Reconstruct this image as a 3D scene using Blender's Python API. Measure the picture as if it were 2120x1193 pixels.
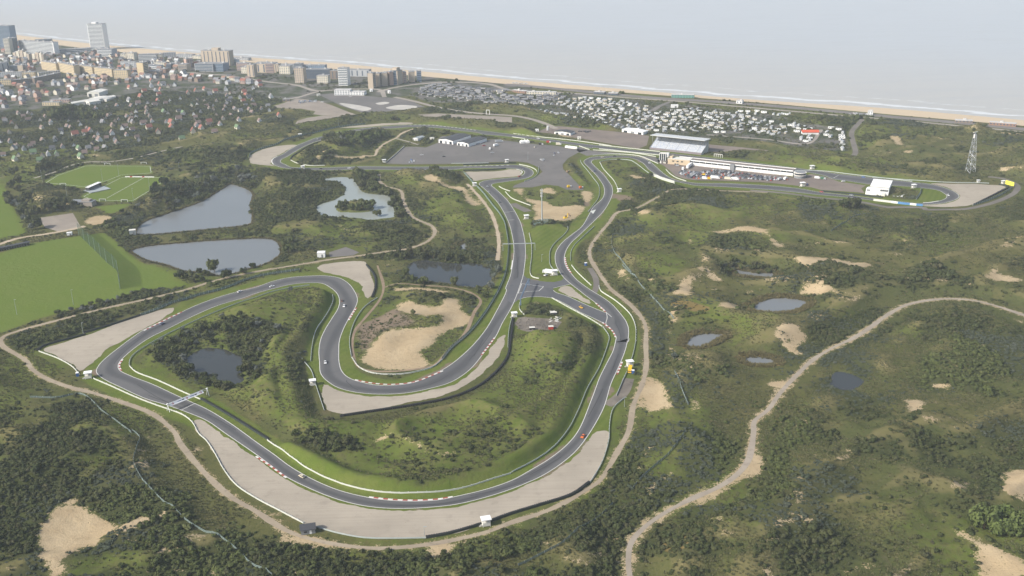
import bpy, bmesh, math, random
import numpy as np
from mathutils import Vector, Matrix
from mathutils.geometry import tessellate_polygon
random.seed(7); rng = np.random.default_rng(11)
S = bpy.context.scene
for o in list(bpy.data.objects): bpy.data.objects.remove(o)

# ------------------------------------------------------------------ camera
FPX, HOR, CAMH, ROLL = 2150.0, 790.0, 300.0, 0.022      # focal length in photo pixels, horizon offset, height, roll
PITCH = math.atan2(HOR, FPX)
cam_d = bpy.data.cameras.new('camera'); cam = bpy.data.objects.new('camera', cam_d)
S.collection.objects.link(cam); S.camera = cam
cam_d.sensor_width = 36.0; cam_d.lens = 36.0*FPX/2120.0
cam_d.clip_start = 1.0; cam_d.clip_end = 60000.0
cam.location = (0, 0, CAMH)
cam.rotation_mode = 'QUATERNION'
cam.rotation_quaternion = (Matrix.Rotation(math.pi/2-PITCH, 4, 'X') @ Matrix.Rotation(-ROLL, 4, 'Z')).to_quaternion()
S.render.resolution_x, S.render.resolution_y = 1024, 576

# ------------------------------------------------------------------ sky, sun, exposure
SUN_EL, SUN_AZ = math.radians(36), (-0.90, -0.436)      # direction towards the sun: from the left, a little from behind
W = bpy.data.worlds.new('World'); S.world = W; W.use_nodes = True
nt = W.node_tree; bg = nt.nodes['Background']
sky = nt.nodes.new('ShaderNodeTexSky'); sky.sky_type = 'NISHITA'; sky.sun_disc = False
sky.sun_elevation = SUN_EL; sky.sun_rotation = math.atan2(SUN_AZ[0], SUN_AZ[1])
sky.air_density = 1.0; sky.dust_density = 2.6; sky.ozone_density = 1.0
nt.links.new(sky.outputs[0], bg.inputs[0]); bg.inputs[1].default_value = 0.13
sun_d = bpy.data.lights.new('sun', 'SUN'); sun_d.energy = 4.0; sun_d.angle = math.radians(1.6); sun_d.color = (1.0, .95, .87)
sun = bpy.data.objects.new('sun', sun_d); S.collection.objects.link(sun)
_sd = Vector((SUN_AZ[0]*math.cos(SUN_EL), SUN_AZ[1]*math.cos(SUN_EL), math.sin(SUN_EL)))
sun.rotation_euler = _sd.to_track_quat('Z', 'Y').to_euler(); sun.location = (-900, 300, 900)
S.view_settings.view_transform = 'Standard'; S.view_settings.look = 'None'
S.view_settings.exposure = 0.40; S.view_settings.gamma = 1.0; S.view_settings.use_curve_mapping = False
S.render.engine = 'CYCLES'
HAZE = 0.84e-4
S.cycles.max_bounces = 5; S.cycles.diffuse_bounces = 2; S.cycles.glossy_bounces = 2
S.cycles.transparent_max_bounces = 6; S.cycles.volume_bounces = 2

# ------------------------------------------------------------------ photo pixel -> place on the ground
_R = {}
for _i, (_a, _o) in enumerate(zip('A1 A2 A3 A4 B1 B2 B3 B4 C1 C2 C3 C4 D1 D2 D3 D4'.split(),
    [(0,0),(530,0),(1060,100),(1590,100),(0,300),(530,250),(1060,300),(1590,300),(0,600),(530,550),(1060,550),(1590,600),(0,893),(530,893),(1060,893),(1590,893)])):
    _R[_a] = (_o[0], _o[1], 530/2108)
for _a, _o in zip('E1 E2 E3 E4 E5 E6 E8 F1 F2 F3 F4 F5 F6 F7 F8'.split(),
    [(490,240),(750,240),(1000,240),(1190,290),(1440,310),(1700,330),(960,330),(1030,470),(1040,570),(560,180),(0,100),(250,130),(0,30),(250,80),(500,110)]):
    _R[_a] = (_o[0], _o[1], 266/2116)
_R['E7'] = (1900, 340, 220/2117); _R['N'] = (0, 0, 1.0)
def P(s):
    """'C1 10,20 30,40 E2 5,6' : points read off enlarged views of the photograph -> photo pixels"""
    out = []; r = _R['N']
    for t in s.split():
        if t in _R: r = _R[t]; continue
        x, y = t.split(','); out.append((r[0]+float(x)*r[2], r[1]+float(y)*r[2]))
    return np.array(out)
_c, _s = math.cos(ROLL), math.sin(ROLL); _cp, _sp = math.cos(PITCH), math.sin(PITCH)
def G(px, z=0.0):
    """photo pixels -> ground x, y at height z"""
    px = np.atleast_2d(np.asarray(px, float)); x = px[:,0]-1060; y = 596.5-px[:,1]
    X = x*_c+y*_s; Y = -x*_s+y*_c
    dy = FPX*_cp+Y*_sp; dz = -FPX*_sp+Y*_cp
    t = (np.asarray(z)-CAMH)/dz
    return np.c_[X*t, dy*t]
def scale_at(p):
    """photo pixels per metre (across the view) at a ground point"""
    return FPX/(p[1]*_cp+CAMH*_sp)
def smooth(pts, step=3.0, closed=False):
    """Catmull-Rom through ground points, resampled"""
    p = np.asarray(pts, float)
    if closed: q = np.r_[p[-1:], p, p[:2]]
    else: q = np.r_[2*p[:1]-p[1:2], p, 2*p[-1:]-p[-2:-1]]
    out = []
    for i in range(1, len(q)-2):
        a, b, c, d = q[i-1], q[i], q[i+1], q[i+2]
        # centripetal parametrisation
        t1 = max(np.linalg.norm(b-a), 1e-3)**.5; t2 = t1+max(np.linalg.norm(c-b), 1e-3)**.5; t3 = t2+max(np.linalg.norm(d-c), 1e-3)**.5
        n = max(2, int(np.linalg.norm(c-b)/step)); t = t1+(t2-t1)*np.arange(n)[:,None]/n
        A1 = (t1-t)/t1*a+t/t1*b; A2 = (t2-t)/(t2-t1)*b+(t-t1)/(t2-t1)*c; A3 = (t3-t)/(t3-t2)*c+(t-t2)/(t3-t2)*d
        B1 = (t2-t)/t2*A1+t/t2*A2; B2 = (t3-t)/(t3-t1)*A2+(t-t1)/(t3-t1)*A3
        out.append((t2-t)/(t2-t1)*B1+(t-t1)/(t2-t1)*B2)
    if not closed: out.append(p[-1:])
    return np.concatenate(out)
def normals2(p, closed=False):
    if closed: d = np.roll(p, -1, 0)-np.roll(p, 1, 0)
    else: d = np.gradient(p, axis=0)
    d /= np.maximum(np.linalg.norm(d, axis=1, keepdims=True), 1e-6)
    return np.c_[-d[:,1], d[:,0]]
def cumlen(p): return np.r_[0, np.cumsum(np.linalg.norm(np.diff(p, axis=0), axis=1))]
def resample(p, step):
    L = cumlen(p); n = max(2, int(round(L[-1]/step))+1); t = np.linspace(0, L[-1], n)
    return np.c_[np.interp(t, L, p[:,0]), np.interp(t, L, p[:,1])]

# ------------------------------------------------------------------ outlines traced from the photograph
T_OUT = smooth(G(P('''E1 600,800 575,750 600,705 660,672 740,640 850,570 995,485 1130,430 1280,370 F3 760,838 900,800 1100,755 1400,700 1700,665
 E2 600,160 800,150 1000,148 1200,155 1400,178 1700,212 E3 20,250 480,305 900,360 1500,440 E4 450,100 1000,168 1430,205 E5 0,108 800,200 1640,300 2050,358
 E6 400,255 800,300 1200,345 1500,378 1700,395 E7 250,400 450,445 650,510 780,580 830,640 790,690 690,735 480,785 250,805 0,820
 E6 1500,738 1000,695 700,660 400,625 0,590 E5 1700,710 1300,670 900,640 400,610 0,592 E4 1850,725 1640,680 1480,635 1350,575 1220,490 1120,385 1000,320 850,290 600,295 430,315 310,330 275,365 300,400 370,470 480,575 560,680 615,770 628,860 600,960 540,1080 460,1193
 F1 1350,140 1220,260 1150,360 1115,450 1105,520 1115,600 1150,680 1220,770 1320,880 1480,1000 1620,1090 F2 1620,340 1800,470 1930,610 2030,740 2080,860 2085,980 2070,1100
 C3 960,600 935,700 880,840 820,970 750,1190 D3 560,130 420,260 250,370 120,430 0,478 D2 1900,545 1650,605 1400,632 1200,640 1000,632 800,600 600,540 420,465 250,380 120,285 0,195
 C1 1860,1190 1700,1080 1560,1020 1380,955 1200,900 1000,810 840,730 790,680 800,640 850,580 960,490 1100,385 1200,320 1400,230 1600,135 1800,60 2000,5
 C2 0,178 150,125 300,95 450,85 560,83 680,100 760,145 815,215 838,280 825,335 770,430 720,530 690,620 685,700 688,800 710,870 760,920 850,955 1000,985 1150,985 1300,962 1450,900 1580,830 1750,690 1880,540 1970,390 2060,200
 F1 130,1020 195,840 230,700 250,560 265,430 262,300 240,160 205,0 E8 740,1050 660,880 560,720 430,580 330,480 255,420 260,390 330,355 450,335 700,312 900,290 975,255 1000,215 970,180 880,160 700,150 400,145 0,150
 E2 1600,880 1000,890 500,890 0,885 E1 1400,895 1000,885 750,855 650,825''')), 3.0, True)
T_IN = smooth(G(P('''E1 725,750 745,715 820,680 950,600 1130,500 1300,430 1440,395 F3 1050,812 1240,755 1500,720 1800,695 2100,680
 E2 700,192 1000,188 1300,205 1600,245 1900,280 E3 0,305 300,330 500,352 700,372 900,398 1150,432 1300,455 1550,490 1800,535 E4 300,128 700,172 1000,203 1430,240 E5 0,140 800,230 1640,340 1950,392 2116,430
 E6 200,328 400,355 750,405 1100,430 1500,455 1700,480 E7 250,495 420,530 530,590 575,635 540,690 420,735 250,765 0,780 E6 1400,705 1000,665 600,610 300,575 0,545 E5 1700,640 1300,600 900,575 500,556 0,550
 E4 1850,690 1700,668 1560,615 1440,530 1330,430 1230,350 1100,290 950,268 700,258 450,265 280,283 190,313 145,355 160,390 230,460 330,560 410,660 470,760 485,850 465,940 420,1000 360,1050 300,1110
 F1 1380,0 1230,120 1080,240 990,350 950,440 945,550 970,650 1030,760 1090,840 1200,940 1380,1080 F2 1300,285 1540,465 1690,595 1720,700 1700,810 1760,870 1840,960 1870,1030
 C3 850,620 830,700 780,800 720,920 660,1080 D3 540,0 440,120 300,230 150,320 0,402 D2 1900,475 1650,535 1500,565 1300,575 1100,568 930,545 700,490 500,410 300,300 150,190 0,85
 C1 2030,1193 1900,1100 1700,980 1500,890 1250,775 1080,710 985,660 980,610 1010,570 1100,490 1230,400 1400,315 1600,215 1800,130 2000,70
 C2 0,230 150,190 300,155 450,143 540,148 620,190 670,240 685,300 670,360 620,440 565,530 530,610 515,700 520,800 530,890 580,950 680,1010 850,1050 1050,1062 1250,1050 1450,1010 1600,965 1750,870 1880,720 1980,580
 F2 0,800 180,480 F1 430,790 445,680 460,560 465,400 455,230 405,0 E8 930,1020 835,840 740,700 640,590 530,490 460,425 500,400 700,370 900,340 1060,305 1140,255 1150,215 1110,165 1000,120 880,95 750,90 400,108
 E2 2116,818 1700,830 1200,838 600,838 0,833 E1 1700,845 1400,856 1100,855 900,845 800,800 740,775''')), 3.0, True)
JUNCTION = G(P('''F1 430,790 450,815 480,840 600,880 800,905 930,910 1050,885 1075,865 1090,840 1200,940 F2 1120,147 1000,175 880,205 840,215 832,240 850,268 880,285 1050,340 1250,430 1500,540 1700,625 1800,690 1690,800 1640,775 1500,710 1300,620 1100,510 950,430 800,375 600,355 400,365 270,400 210,445 180,480 60,400 150,100'''))
GRAVEL = [P('C1 365,490 700,380 1160,215 1420,150 1430,170 1300,260 1100,370 900,480 660,670 590,610 450,540'),
 P('''C1 1605,1075 1640,1070 1850,1205 D2 0,222 130,315 260,405 420,485 600,558 800,615 1000,647 1200,655 1400,647 1650,622 1900,560 2108,495 D3 250,388 430,280 580,145 700,0 790,-5 800,60 740,260 640,430 500,530 240,610 0,685 D2 1900,760 1600,850 1400,880 1150,885 900,880 650,830 480,790 400,760 200,660 0,550 D1 1950,450 1850,330 1760,170 1690,70 1625,0'''),
 P('C2 555,980 680,1030 850,1068 1050,1080 1250,1068 1450,1028 1620,983 1770,888 1900,738 2000,600 2050,570 2040,650 1990,760 1850,900 1700,1000 1500,1080 1250,1130 1000,1180 700,1222 600,1200'),
 P('C2 500,15 560,-10 730,-30 890,-32 940,60 972,150 965,230 920,272 895,240 870,170 800,115 700,85 600,65 530,45'),
 P('E1 210,690 265,628 450,548 700,495 980,480 850,560 700,640 585,700 560,760 590,815 650,830 400,808 260,788 215,740'),
 P('F3 700,830 800,760 1000,700 1400,645 1900,600 2116,595 E2 600,110 820,115 840,130 700,145 500,150 0,192 F3 1700,655 1400,690 1100,745 900,790'),
 P('E8 30,215 350,203 650,188 720,168 850,170 930,195 955,230 920,270 850,285 600,305 350,332 180,358 100,290'),
 P('E7 250,388 700,390 1100,392 1450,415 1620,425 1735,445 1600,550 1400,665 1130,795 880,845 500,855 110,835 110,820 480,795 700,745 810,690 850,640 800,580 660,500 450,432'),
 P('F2 910,230 1050,182 1120,197 1200,260 1350,370 1470,463 1430,478 1250,400 1050,312')]
ASPHALT = [  # name, outline, tone
 ('skid_pad', P('E2 395,785 600,580 720,512 900,512 1050,522 1250,440 1240,390 1320,330 2000,400 E3 0,405 200,385 500,425 600,440 900,470 1200,492 1550,550 1740,565 1560,610 1400,700 1310,800 1320,880 1450,1000 1625,1193 E8 1960,480 1975,508 1700,500 1560,440 1350,415 1130,462 805,467 835,430 1000,368 1180,300 1300,205 1235,135 1130,85 1050,55 870,35 0,65 E2 1470,790 700,798'), 'pad'),
 ('paddock', P('E4 1340,290 1440,330 1530,300 E5 0,250 600,330 1400,420 1640,470 1760,440 1900,400 2110,440 E6 300,370 740,430 660,480 720,560 600,545 0,505 E5 1900,620 1500,575 1100,535 700,520 300,505 0,505 E4 1800,640 1650,590 1560,500 1460,420 1380,380'), 'paddock'),
 ('pit_entry', P('E4 75,112 240,168 300,178 700,212 1330,285 1440,330 1370,375 1200,312 1050,258 850,232 550,228 300,248 200,262 110,225 0,150'), 'pad'),
 ('service_yard', P('A3 200,690 290,655 380,640 900,692 1130,722 1110,800 1040,828 560,742 340,705'), 'paddock'),
 ('stand_yard', P('A3 1620,792 1900,817 2108,840 2108,850 1900,832 1700,860 1625,850'), 'paddock'),
 ('gravel_lot', P('F3 0,330 200,272 430,190 800,232 1000,300 1250,400 1420,458 1100,478 850,470 700,450 740,402 500,360 230,360'), 'beige'),
 ('car_park', P('A2 510,780 640,768 890,790 1150,810 1290,838 1390,880 1200,902 1000,932 880,932 700,872 560,802'), 'pad'),
 ('overflow_lot', P('F3 400,628 440,560 600,510 850,475 1280,478 1100,492 900,540 700,560 480,620'), 'beige'),
 ('strip_lot', P('A2 1330,945 1500,935 2108,965 2108,1010 1700,985 1400,962'), 'beige'),
 ('sports_lot', P('B1 320,602 600,562 668,680 470,712 372,682'), 'beige'),
 ('hut_yard', P('B2 600,1085 740,1040 850,1085 800,1110 610,1125'), 'pad'),
 ('debris_yard', P('F2 210,800 260,700 360,690 800,720 980,770 900,880 640,920 400,930 300,900'), 'dirtgrey')]
CONCRETE = [P('A2 690,850 780,858 950,895 900,914 780,892'), P('A2 1070,888 1180,866 1320,875 1300,895 1150,904'), P('A2 985,852 1060,840 1100,848 1030,864')]
PONDS = [P('B1 1130,740 1180,640 1400,560 1650,470 1850,350 1900,325 2000,350 2080,400 2065,500 2080,600 2050,660 1800,690 1500,720 1300,738'),
 P('N 272,519 300,511 380,503 465,497 560,495 580,510 578,530 555,545 530,553 480,568 455,572 425,565 385,563 345,550 305,540 285,530'),
 P('B2 550,485 720,465 800,490 830,540 900,600 1080,620 1110,700 1140,790 1050,800 960,815 850,800 700,790 560,790 520,700 640,660 740,600 745,560 710,520 640,500'),
 P('N 848,548 870,540 920,545 960,545 1010,553 1014,575 1005,590 990,597 960,592 930,587 890,582 860,575'),
 P('C1 1540,575 1680,490 1800,490 1950,540 2005,580 1970,650 1990,740 1940,780 1880,745 1800,740 1820,690 1730,690 1620,670'),
 P('C3 1445,620 1500,580 1640,560 1750,575 1700,600 1630,640 1550,665 1445,670'),
 P('N 1541,742 1560,740 1603,746 1600,754 1565,754 1547,751'),
 P('N 1555,640 1585,621 1620,617 1670,625 1655,638 1635,645 1590,646'),
 P('N 1522,559 1560,565 1602,567 1600,575 1560,573 1530,569'),
 P('C4 540,740 565,680 640,685 740,725 790,745 720,800 640,825 530,790'),
 P('B2 1665,1055 1710,1010 1735,1010 1730,1080 1700,1080')]
ISLAND = P('B2 670,700 750,665 860,652 955,690 950,738 820,748 680,742')
ROADS = [ # name, points, width, look
 ('access_road', P('A2 1140,800 1290,832 1500,885 1700,920 1900,940 A3 0,556 150,582 300,632 360,662'), 9, 'lightroad'),
 ('coast_road', P('A2 1000,760 1150,720 1380,690 1600,676 1900,692 A3 0,347 450,368 1000,412 1300,432 1700,466 2108,502 A4 500,546 1000,587 1500,632 2108,692 N 2200,286'), 9, 'lightroad'),
 ('seafront_parking', P('A3 -60,298 200,318 500,347 1000,395 1300,418 1700,442 2108,472 A4 500,516 1000,563 1500,608 2108,668 N 2200,280'), 20, 'lot'),
 ('town_road', P('F7 900,570 1160,562 1300,580 1700,602 2090,660 F8 400,470 900,530 1250,622 1500,612'), 9, 'lightroad'),
 ('approach_road', P('F8 760,760 930,730 1250,640 1500,610 A2 800,735 1000,738 1060,800'), 8, 'lightroad'),
 ('tarzan_service_road', P('E7 1400,250 1700,290 1900,370 1990,440 1940,560 1800,650 1500,770 1200,850 900,900 500,905 150,905 E6 1700,800 1300,790 1100,790 700,712 300,660 0,640 E5 1500,720 900,668'), 6, 'road'),
 ('perimeter_track', P('B3 2108,392 1700,378 1340,368 1200,432 1000,530 880,552 800,640 700,760 645,850 640,920 700,1030 760,1120 C3 820,200 960,310 1060,420 1100,500 1102,650 1105,820 1090,920 1060,1010 1000,1150 D3 960,0 880,150 800,290 720,410 600,490 450,580 250,670 0,750 D2 1900,830 1700,880 1500,920 1250,952 1000,965 750,945 500,900 300,840 150,760 0,660 D1 1900,540 1700,360 1560,200 1470,80 C1 1450,1193 1350,1090 1230,1010 1000,925 800,860 550,795 380,730 260,650 220,590 130,530 30,470 0,420 40,380 150,340 350,285 600,220 900,145 1200,80 1530,0 N 450,580 530,563 620,548 B2 600,1145 850,1112 1050,1082 1250,1055 1400,1000 1470,930 1450,870 1300,800 1220,680 1180,570 1080,545 1020,500 1010,440'), 3.4, 'track'),
 ('dune_cycle_path', P('D3 985,1260 970,1193 958,1080 980,920 1080,800 1230,690 1450,570 1700,460 1850,360 1940,250 1975,120 1990,0 N 1562,872 C4 0,990 100,850 250,690 380,570 530,480 700,400 830,320 980,210 1130,130 1300,90 1500,75 1700,90 1900,140 2108,210 N 2180,670'), 3.3, 'path'),
 ('infield_trail', P('B2 1740,520 1850,640 1930,750 1980,880 2000,1000 1990,1150'), 3.2, 'sandtrail'),
 ('pit_rim_track', P('C2 1000,0 1050,180 1020,280 900,430 820,530 795,620 805,760 850,838 950,868 1100,873 1250,862 1450,825 1600,680 1720,560 1800,380 1850,290 1780,230 1600,180 1400,165 1150,150 1060,180'), 2.2, 'brown'),
 ('beach_access', P('A4 780,585 690,690 700,770 720,860 700,890'), 7, 'road'),
 ('camp_lane', P('A3 1150,520 1230,470 1310,440'), 8, 'lot'),
 ('campsite_road', P('A3 1600,712 1800,728 2108,752 A4 300,790 420,700 440,670'), 5, 'lightroad'),
 ('sports_lane', P('B1 -20,825 150,770 400,732 620,690 700,670'), 5, 'sandtrail'),
 ('club_lane', P('B1 280,275 450,225 600,165 720,142 900,140 1100,110 1300,60 1500,15'), 4, 'lightroad'),
 ('pad_track', P('E2 0,655 180,660 250,560 350,470 480,400 560,365 650,290 780,235 920,195'), 3.6, 'sandtrail'),
 ('pad_lane', P('E2 560,375 700,410 920,475'), 3.2, 'lightroad'),
 ('runoff_lane', P('E8 800,730 870,770 1000,830 1060,860'), 9, 'road'),
 ('escape_lane', P('C3 640,20 690,110 690,190 660,250'), 5, 'road'),
 ('gravel_bay', P('C3 960,930 920,1040 860,1100 780,1150'), 8, 'dirtgrey')]
TRAILS = [P('C3 1330,440 1290,520 1300,600 1320,700 1290,800 1340,890 1420,960 1480,1100 1530,1193'), P('D1 900,830 1080,870 1180,900 1280,970 1400,1070 1450,1130 1600,1180'),
 P('D3 1290,65 1180,110 1090,180 1070,260 1060,330 960,440'), P('D3 1500,250 1350,330 1160,460 1100,570 960,720 820,880 680,1050 560,1180'), P('D1 1230,50 1160,150 1150,290'),
 P('C2 1130,-60 1060,20 1010,60'), P('B4 1240,940 1350,990 1450,1030'), P('B4 300,850 440,790'), P('B3 740,730 760,800 830,850 960,880'), P('B3 1460,760 1530,900 1600,970'),
 P('D2 950,110 1010,60 1100,35 1230,40 1320,100 1400,150 1500,185 1620,185 1720,155'), P('D1 1640,715 1770,735 1860,810'), P('C3 900,60 950,130 980,200 970,290'), P('A4 850,900 930,820'),
 P('D3 1590,660 1680,720 1740,830 1900,880'), P('D4 600,1180 750,1130 900,1080'), P('D4 230,660 300,740 380,780'), P('D4 1480,800 1650,870 1780,920'), P('C4 1480,1040 1620,1090 1700,1130'), P('B2 660,820 690,870 800,910 870,930'),
 P('E7 700,1180 790,1060 880,1000 1000,930'), P('D2 250,1130 300,1170 420,1175'), P('B3 1160,520 1190,470 1260,430'),
 P('B4 0,60 300,92 560,152 680,150 800,152 1100,182 1350,206 1480,216'), P('A3 1760,850 1850,845 2108,845')]
SAND = [P('C2 870,780 1000,600 1100,530 1400,510 1530,480 1550,400 1680,380 1780,420 1760,480 1680,500 1540,560 1450,650 1370,710 1420,830 1250,866 1100,862 950,830'),
 P('C2 1150,330 1250,290 1340,310 1480,350 1550,280 1640,260 1690,320 1680,380 1550,400 1400,420 1300,400 1220,390'), P('C2 1100,190 1250,180 1450,190 1600,220 1500,230 1300,205 1150,215'),
 P('D1 590,530 640,590 760,670 870,730 1070,780 1180,680 1210,750 1100,780 900,830 820,900 870,930 700,960 560,1000 420,1000 380,1100 330,1000 330,800 420,640 560,580'),
 P('D1 1150,1130 1250,1080 1310,1110 1250,1165 1180,1175'), P('D1 1700,1140 1850,1160 1850,1193 1740,1193'), P('D1 330,1000 420,1000 560,1180 380,1193 360,1100'),
 P('D4 1930,360 1990,310 2120,320 2120,580 1970,520 1740,570 1900,530 1950,470'), P('D4 1690,1000 1780,920 1900,960 2050,1020 2120,1060 2120,1200 1700,1200 1760,1080'), P('D4 1500,800 1700,860 1780,920 1690,930 1560,860'),
 P('C3 1130,960 1180,920 1240,980 1300,1080 1310,1180 1100,1180'), P('B4 210,930 450,930 700,970 860,995 760,1012 520,972 400,962 340,1020 270,970'),
 P('B3 1600,720 1800,690 1980,670 2108,710 2108,745 1980,715 1800,715 1700,735'), P('B4 0,700 40,760 150,840 90,850 20,780'),
 P('C3 1360,150 1400,120 1550,60 1620,40 1700,80 1740,110 1690,140 1640,90 1560,90 1480,180 1470,250 1350,240 1230,250 1340,215 1390,190'),
 P('C3 1700,330 1800,310 1880,325 1810,360'), P('C3 1870,205 1960,200 2000,220 1930,230'), P('C4 110,310 200,290 320,370 280,450 230,480 200,420 140,360'), P('C4 100,430 190,420 260,520 340,545 240,540'),
 P('B4 1750,1090 1900,1060 2108,1110 2108,1130 1900,1120'), P('B4 1600,1120 1700,1140 1770,1180 1640,1160'),
 P('E8 1130,760 1350,700 1500,780 1950,760 1980,850 1850,960 1700,1020 1400,1030 1180,1030 1200,900'), P('E8 1280,500 1420,460 1500,520 1520,590 1400,560 1300,560'), P('E8 810,480 980,480 980,560 1100,660 1350,690 1300,720 1100,720 950,610'),
 P('B1 700,640 760,590 850,580 920,600 820,660'), P('B2 1370,470 1450,440 1500,470 1560,520 1680,540 1780,640 1840,700 1760,690 1680,580 1530,530 1430,500'),
 P('D3 1990,150 2060,200 2080,260 2040,370 1950,380 1750,490 1600,600 1480,620 1700,495 1880,370 1965,260'), P('B4 250,1150 400,1140 520,1160 560,1193 300,1193'), P('C4 150,20 300,0 560,5 450,35 250,30'),
 P('E7 1600,90 1750,60 1900,90 1750,130 1600,180'), P('F2 480,430 560,425 620,490 540,495'), P('D2 140,880 300,870 420,920 640,980 600,1000 400,940 200,900'), P('D2 1420,960 1560,930 1640,960 1480,1060 1440,1040'),
 P('C3 860,20 930,30 950,80 900,100'), P('C3 1290,380 1330,400 1385,470 1330,480'), P('C3 1360,890 1500,960 1450,940'), P('C4 1340,780 1420,760 1530,810 1420,830'), P('C4 1140,900 1250,900 1290,960 1200,1020'),
 P('C4 0,740 100,750 160,760 60,800 0,790'), P('C4 1990,230 2108,260 2108,285 2040,260'), P('A4 1000,720 1060,730 1110,800 1080,800'), P('A4 1090,850 1200,840 1180,865'), P('E3 1180,310 1450,330 1500,360 1250,330'),
 P('E4 920,560 1080,600 1200,630 1000,640'), P('E4 140,830 260,850 300,920 200,1050 140,1000'), P('E1 1330,480 1450,560 1550,610 2116,660 2116,690 1500,630 1380,540'), P('E1 1300,640 1370,640 1370,740 1320,740'), P('D4 600,150 690,130 680,190'), P('D4 980,90 1060,100 1030,120'), P('D4 200,410 300,360 280,420'), P('D4 1440,440 1720,420 1600,470'),
 P('B4 1090,780 1160,770 1130,830'), P('B4 1030,900 1130,890 1080,930'), P('B4 1560,840 1730,820 1600,850'), P('B3 1000,560 1150,560 1060,580'), P('C4 1690,440 1800,450 1830,470 1730,465')]
LUSH = [P('N 0,525 60,505 155,490 215,482 240,500 265,525 300,548 360,565 365,578 385,592 300,600 240,620 150,640 80,660 0,690 -60,700 -60,540'),
 P('B1 340,320 450,250 700,165 1250,170 1260,240 1000,255 900,300 680,360'), P('B1 650,430 760,370 1000,262 1400,262 1250,370 1100,470 760,465'),
 P('B1 770,510 1040,485 1080,490 950,560 890,570 830,530'), P('B1 -100,320 0,320 60,380 60,450 150,600 210,730 0,770 -100,780'),
 P('E6 1650,480 1900,510 2040,600 1950,680 1650,710 1500,690 1600,620'), P('F1 570,130 1100,150 930,290 860,400 850,560 930,740 700,740 560,760 575,500'), P('B3 180,680 300,650 400,650 450,690 420,750 320,870 300,980 330,1050 280,1070 160,1050 150,900 170,750')]
BRIGHT = [LUSH[0], LUSH[2], P('B1 1030,990 1150,980 1300,985 1350,1040 1450,1100 1540,1150 1400,1180 1250,1180 1150,1100 1100,1030'),
 P('B1 340,320 450,250 700,165 1250,170 1260,240 1000,255 900,300 680,360'), P('B1 -100,320 0,320 60,380 60,450 150,600 210,730 0,770 -100,780'), P('B1 770,510 1040,485 1080,490 950,560 890,570 830,530')]
INFIELD = [P('N 262,765 330,700 450,630 560,605 640,600 650,640 600,720 620,790 650,850 680,865 900,850 1040,760 1060,680 1100,660 1180,680 1230,730 1220,790 1180,870 1120,930 1020,980 900,1005 760,990 640,930 520,860 420,815 300,780'), P('C3 1350,260 1700,250 1850,380 2100,400 2100,560 1800,700 1650,650 1820,530 1600,500 1380,600 1330,450'), P('B3 880,860 1300,880 1560,960 1380,1100 1300,1193 1000,1040'), P('B2 1270,760 1500,560 1700,560 1850,760 1960,960 1700,980 1500,800'), P('C4 -100,0 300,40 120,280 40,430 300,600 200,620 -100,500')]
CLEAR = [P('C4 1170,160 1400,130 1500,230 1400,230 1250,190'), P('C4 1480,480 1600,520 1650,580 1560,560'), P('B4 400,1040 520,990 700,1010 760,1040 560,1070 440,1070'), P('C4 150,800 350,780 600,900 500,1000 300,1050 120,950'), P('C4 700,430 1000,400 1300,500 1250,560 900,520'), P('D4 1000,740 1150,730 1200,850 1250,1000 1150,1150 980,1120 960,980 1060,900'), P('D4 1450,600 1700,620 1600,760 1400,760'), P('C4 1000,740 1180,730 1200,820 1000,880'), P('D3 1550,680 1760,680 1760,800 1600,800')]
OCHRE = [P('D3 1210,960 1300,880 1420,850 1470,900 1400,1000 1280,990'), P('C3 1300,300 1400,290 1640,340 1640,370 1450,370 1330,340'), P('B2 1720,1050 1760,1010 1860,1020 1890,1070 1800,1100 1740,1090')]
# relief: crest lines, height, half width
RIDGES = [(P('C2 440,185 530,195 480,330 330,560 220,700 250,870 330,1150'), 6.5, 15), (P('D2 250,100 430,170 620,280 850,355 1100,385 1350,380 1600,340 1900,260 2108,195 D3 200,70 290,0 C3 390,1190 500,950 590,800 640,620 600,500'), 5.5, 13),
 (P('B4 -60,50 0,60 300,92 560,152 680,150 800,152 1100,182 1350,206 1480,216'), 7.0, 26), (P('F3 0,800 400,630 900,545 1300,500 1900,462 2116,440 E2 1200,30 2116,75 E3 0,95 500,140 760,262'), 7.0, 24),
 (P('A4 650,640 900,620 1500,690 2108,770'), 8, 45), (P('A3 -100,480 0,490 400,560 700,612 900,668'), 6, 16), (P('E2 560,400 420,540 330,700'), 5, 12), (P('E2 700,310 1100,270 1400,270'), 4.5, 14),
 (P('C3 640,480 500,410 350,330'), 3, 9), (P('C1 330,430 700,300 1160,170 1700,60'), 2.5, 8), (P('B3 480,880 620,760 760,640 850,560'), 3, 9), (P('E3 1420,760 1500,900 1650,1080'), 4, 9), (P('F3 1000,300 1250,380 1400,430 1700,440'), 2.5, 9)]
SHORE = smooth(G(P('N -300,40 -150,54 0,67 26,70 100,79 221,92 377,106 530,118 681,128 874,146 1060,163 1311,184 1590,206 1841,222 2120,246 2300,261 2600,288')), 30)
BEACHBACK = smooth(G(P('N -300,52 0,82 100,92 221,106 377,120 530,131 681,143 874,159 1060,176 1311,194 1590,215 1841,238 2120,262 2300,277 2600,302')), 30)
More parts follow.
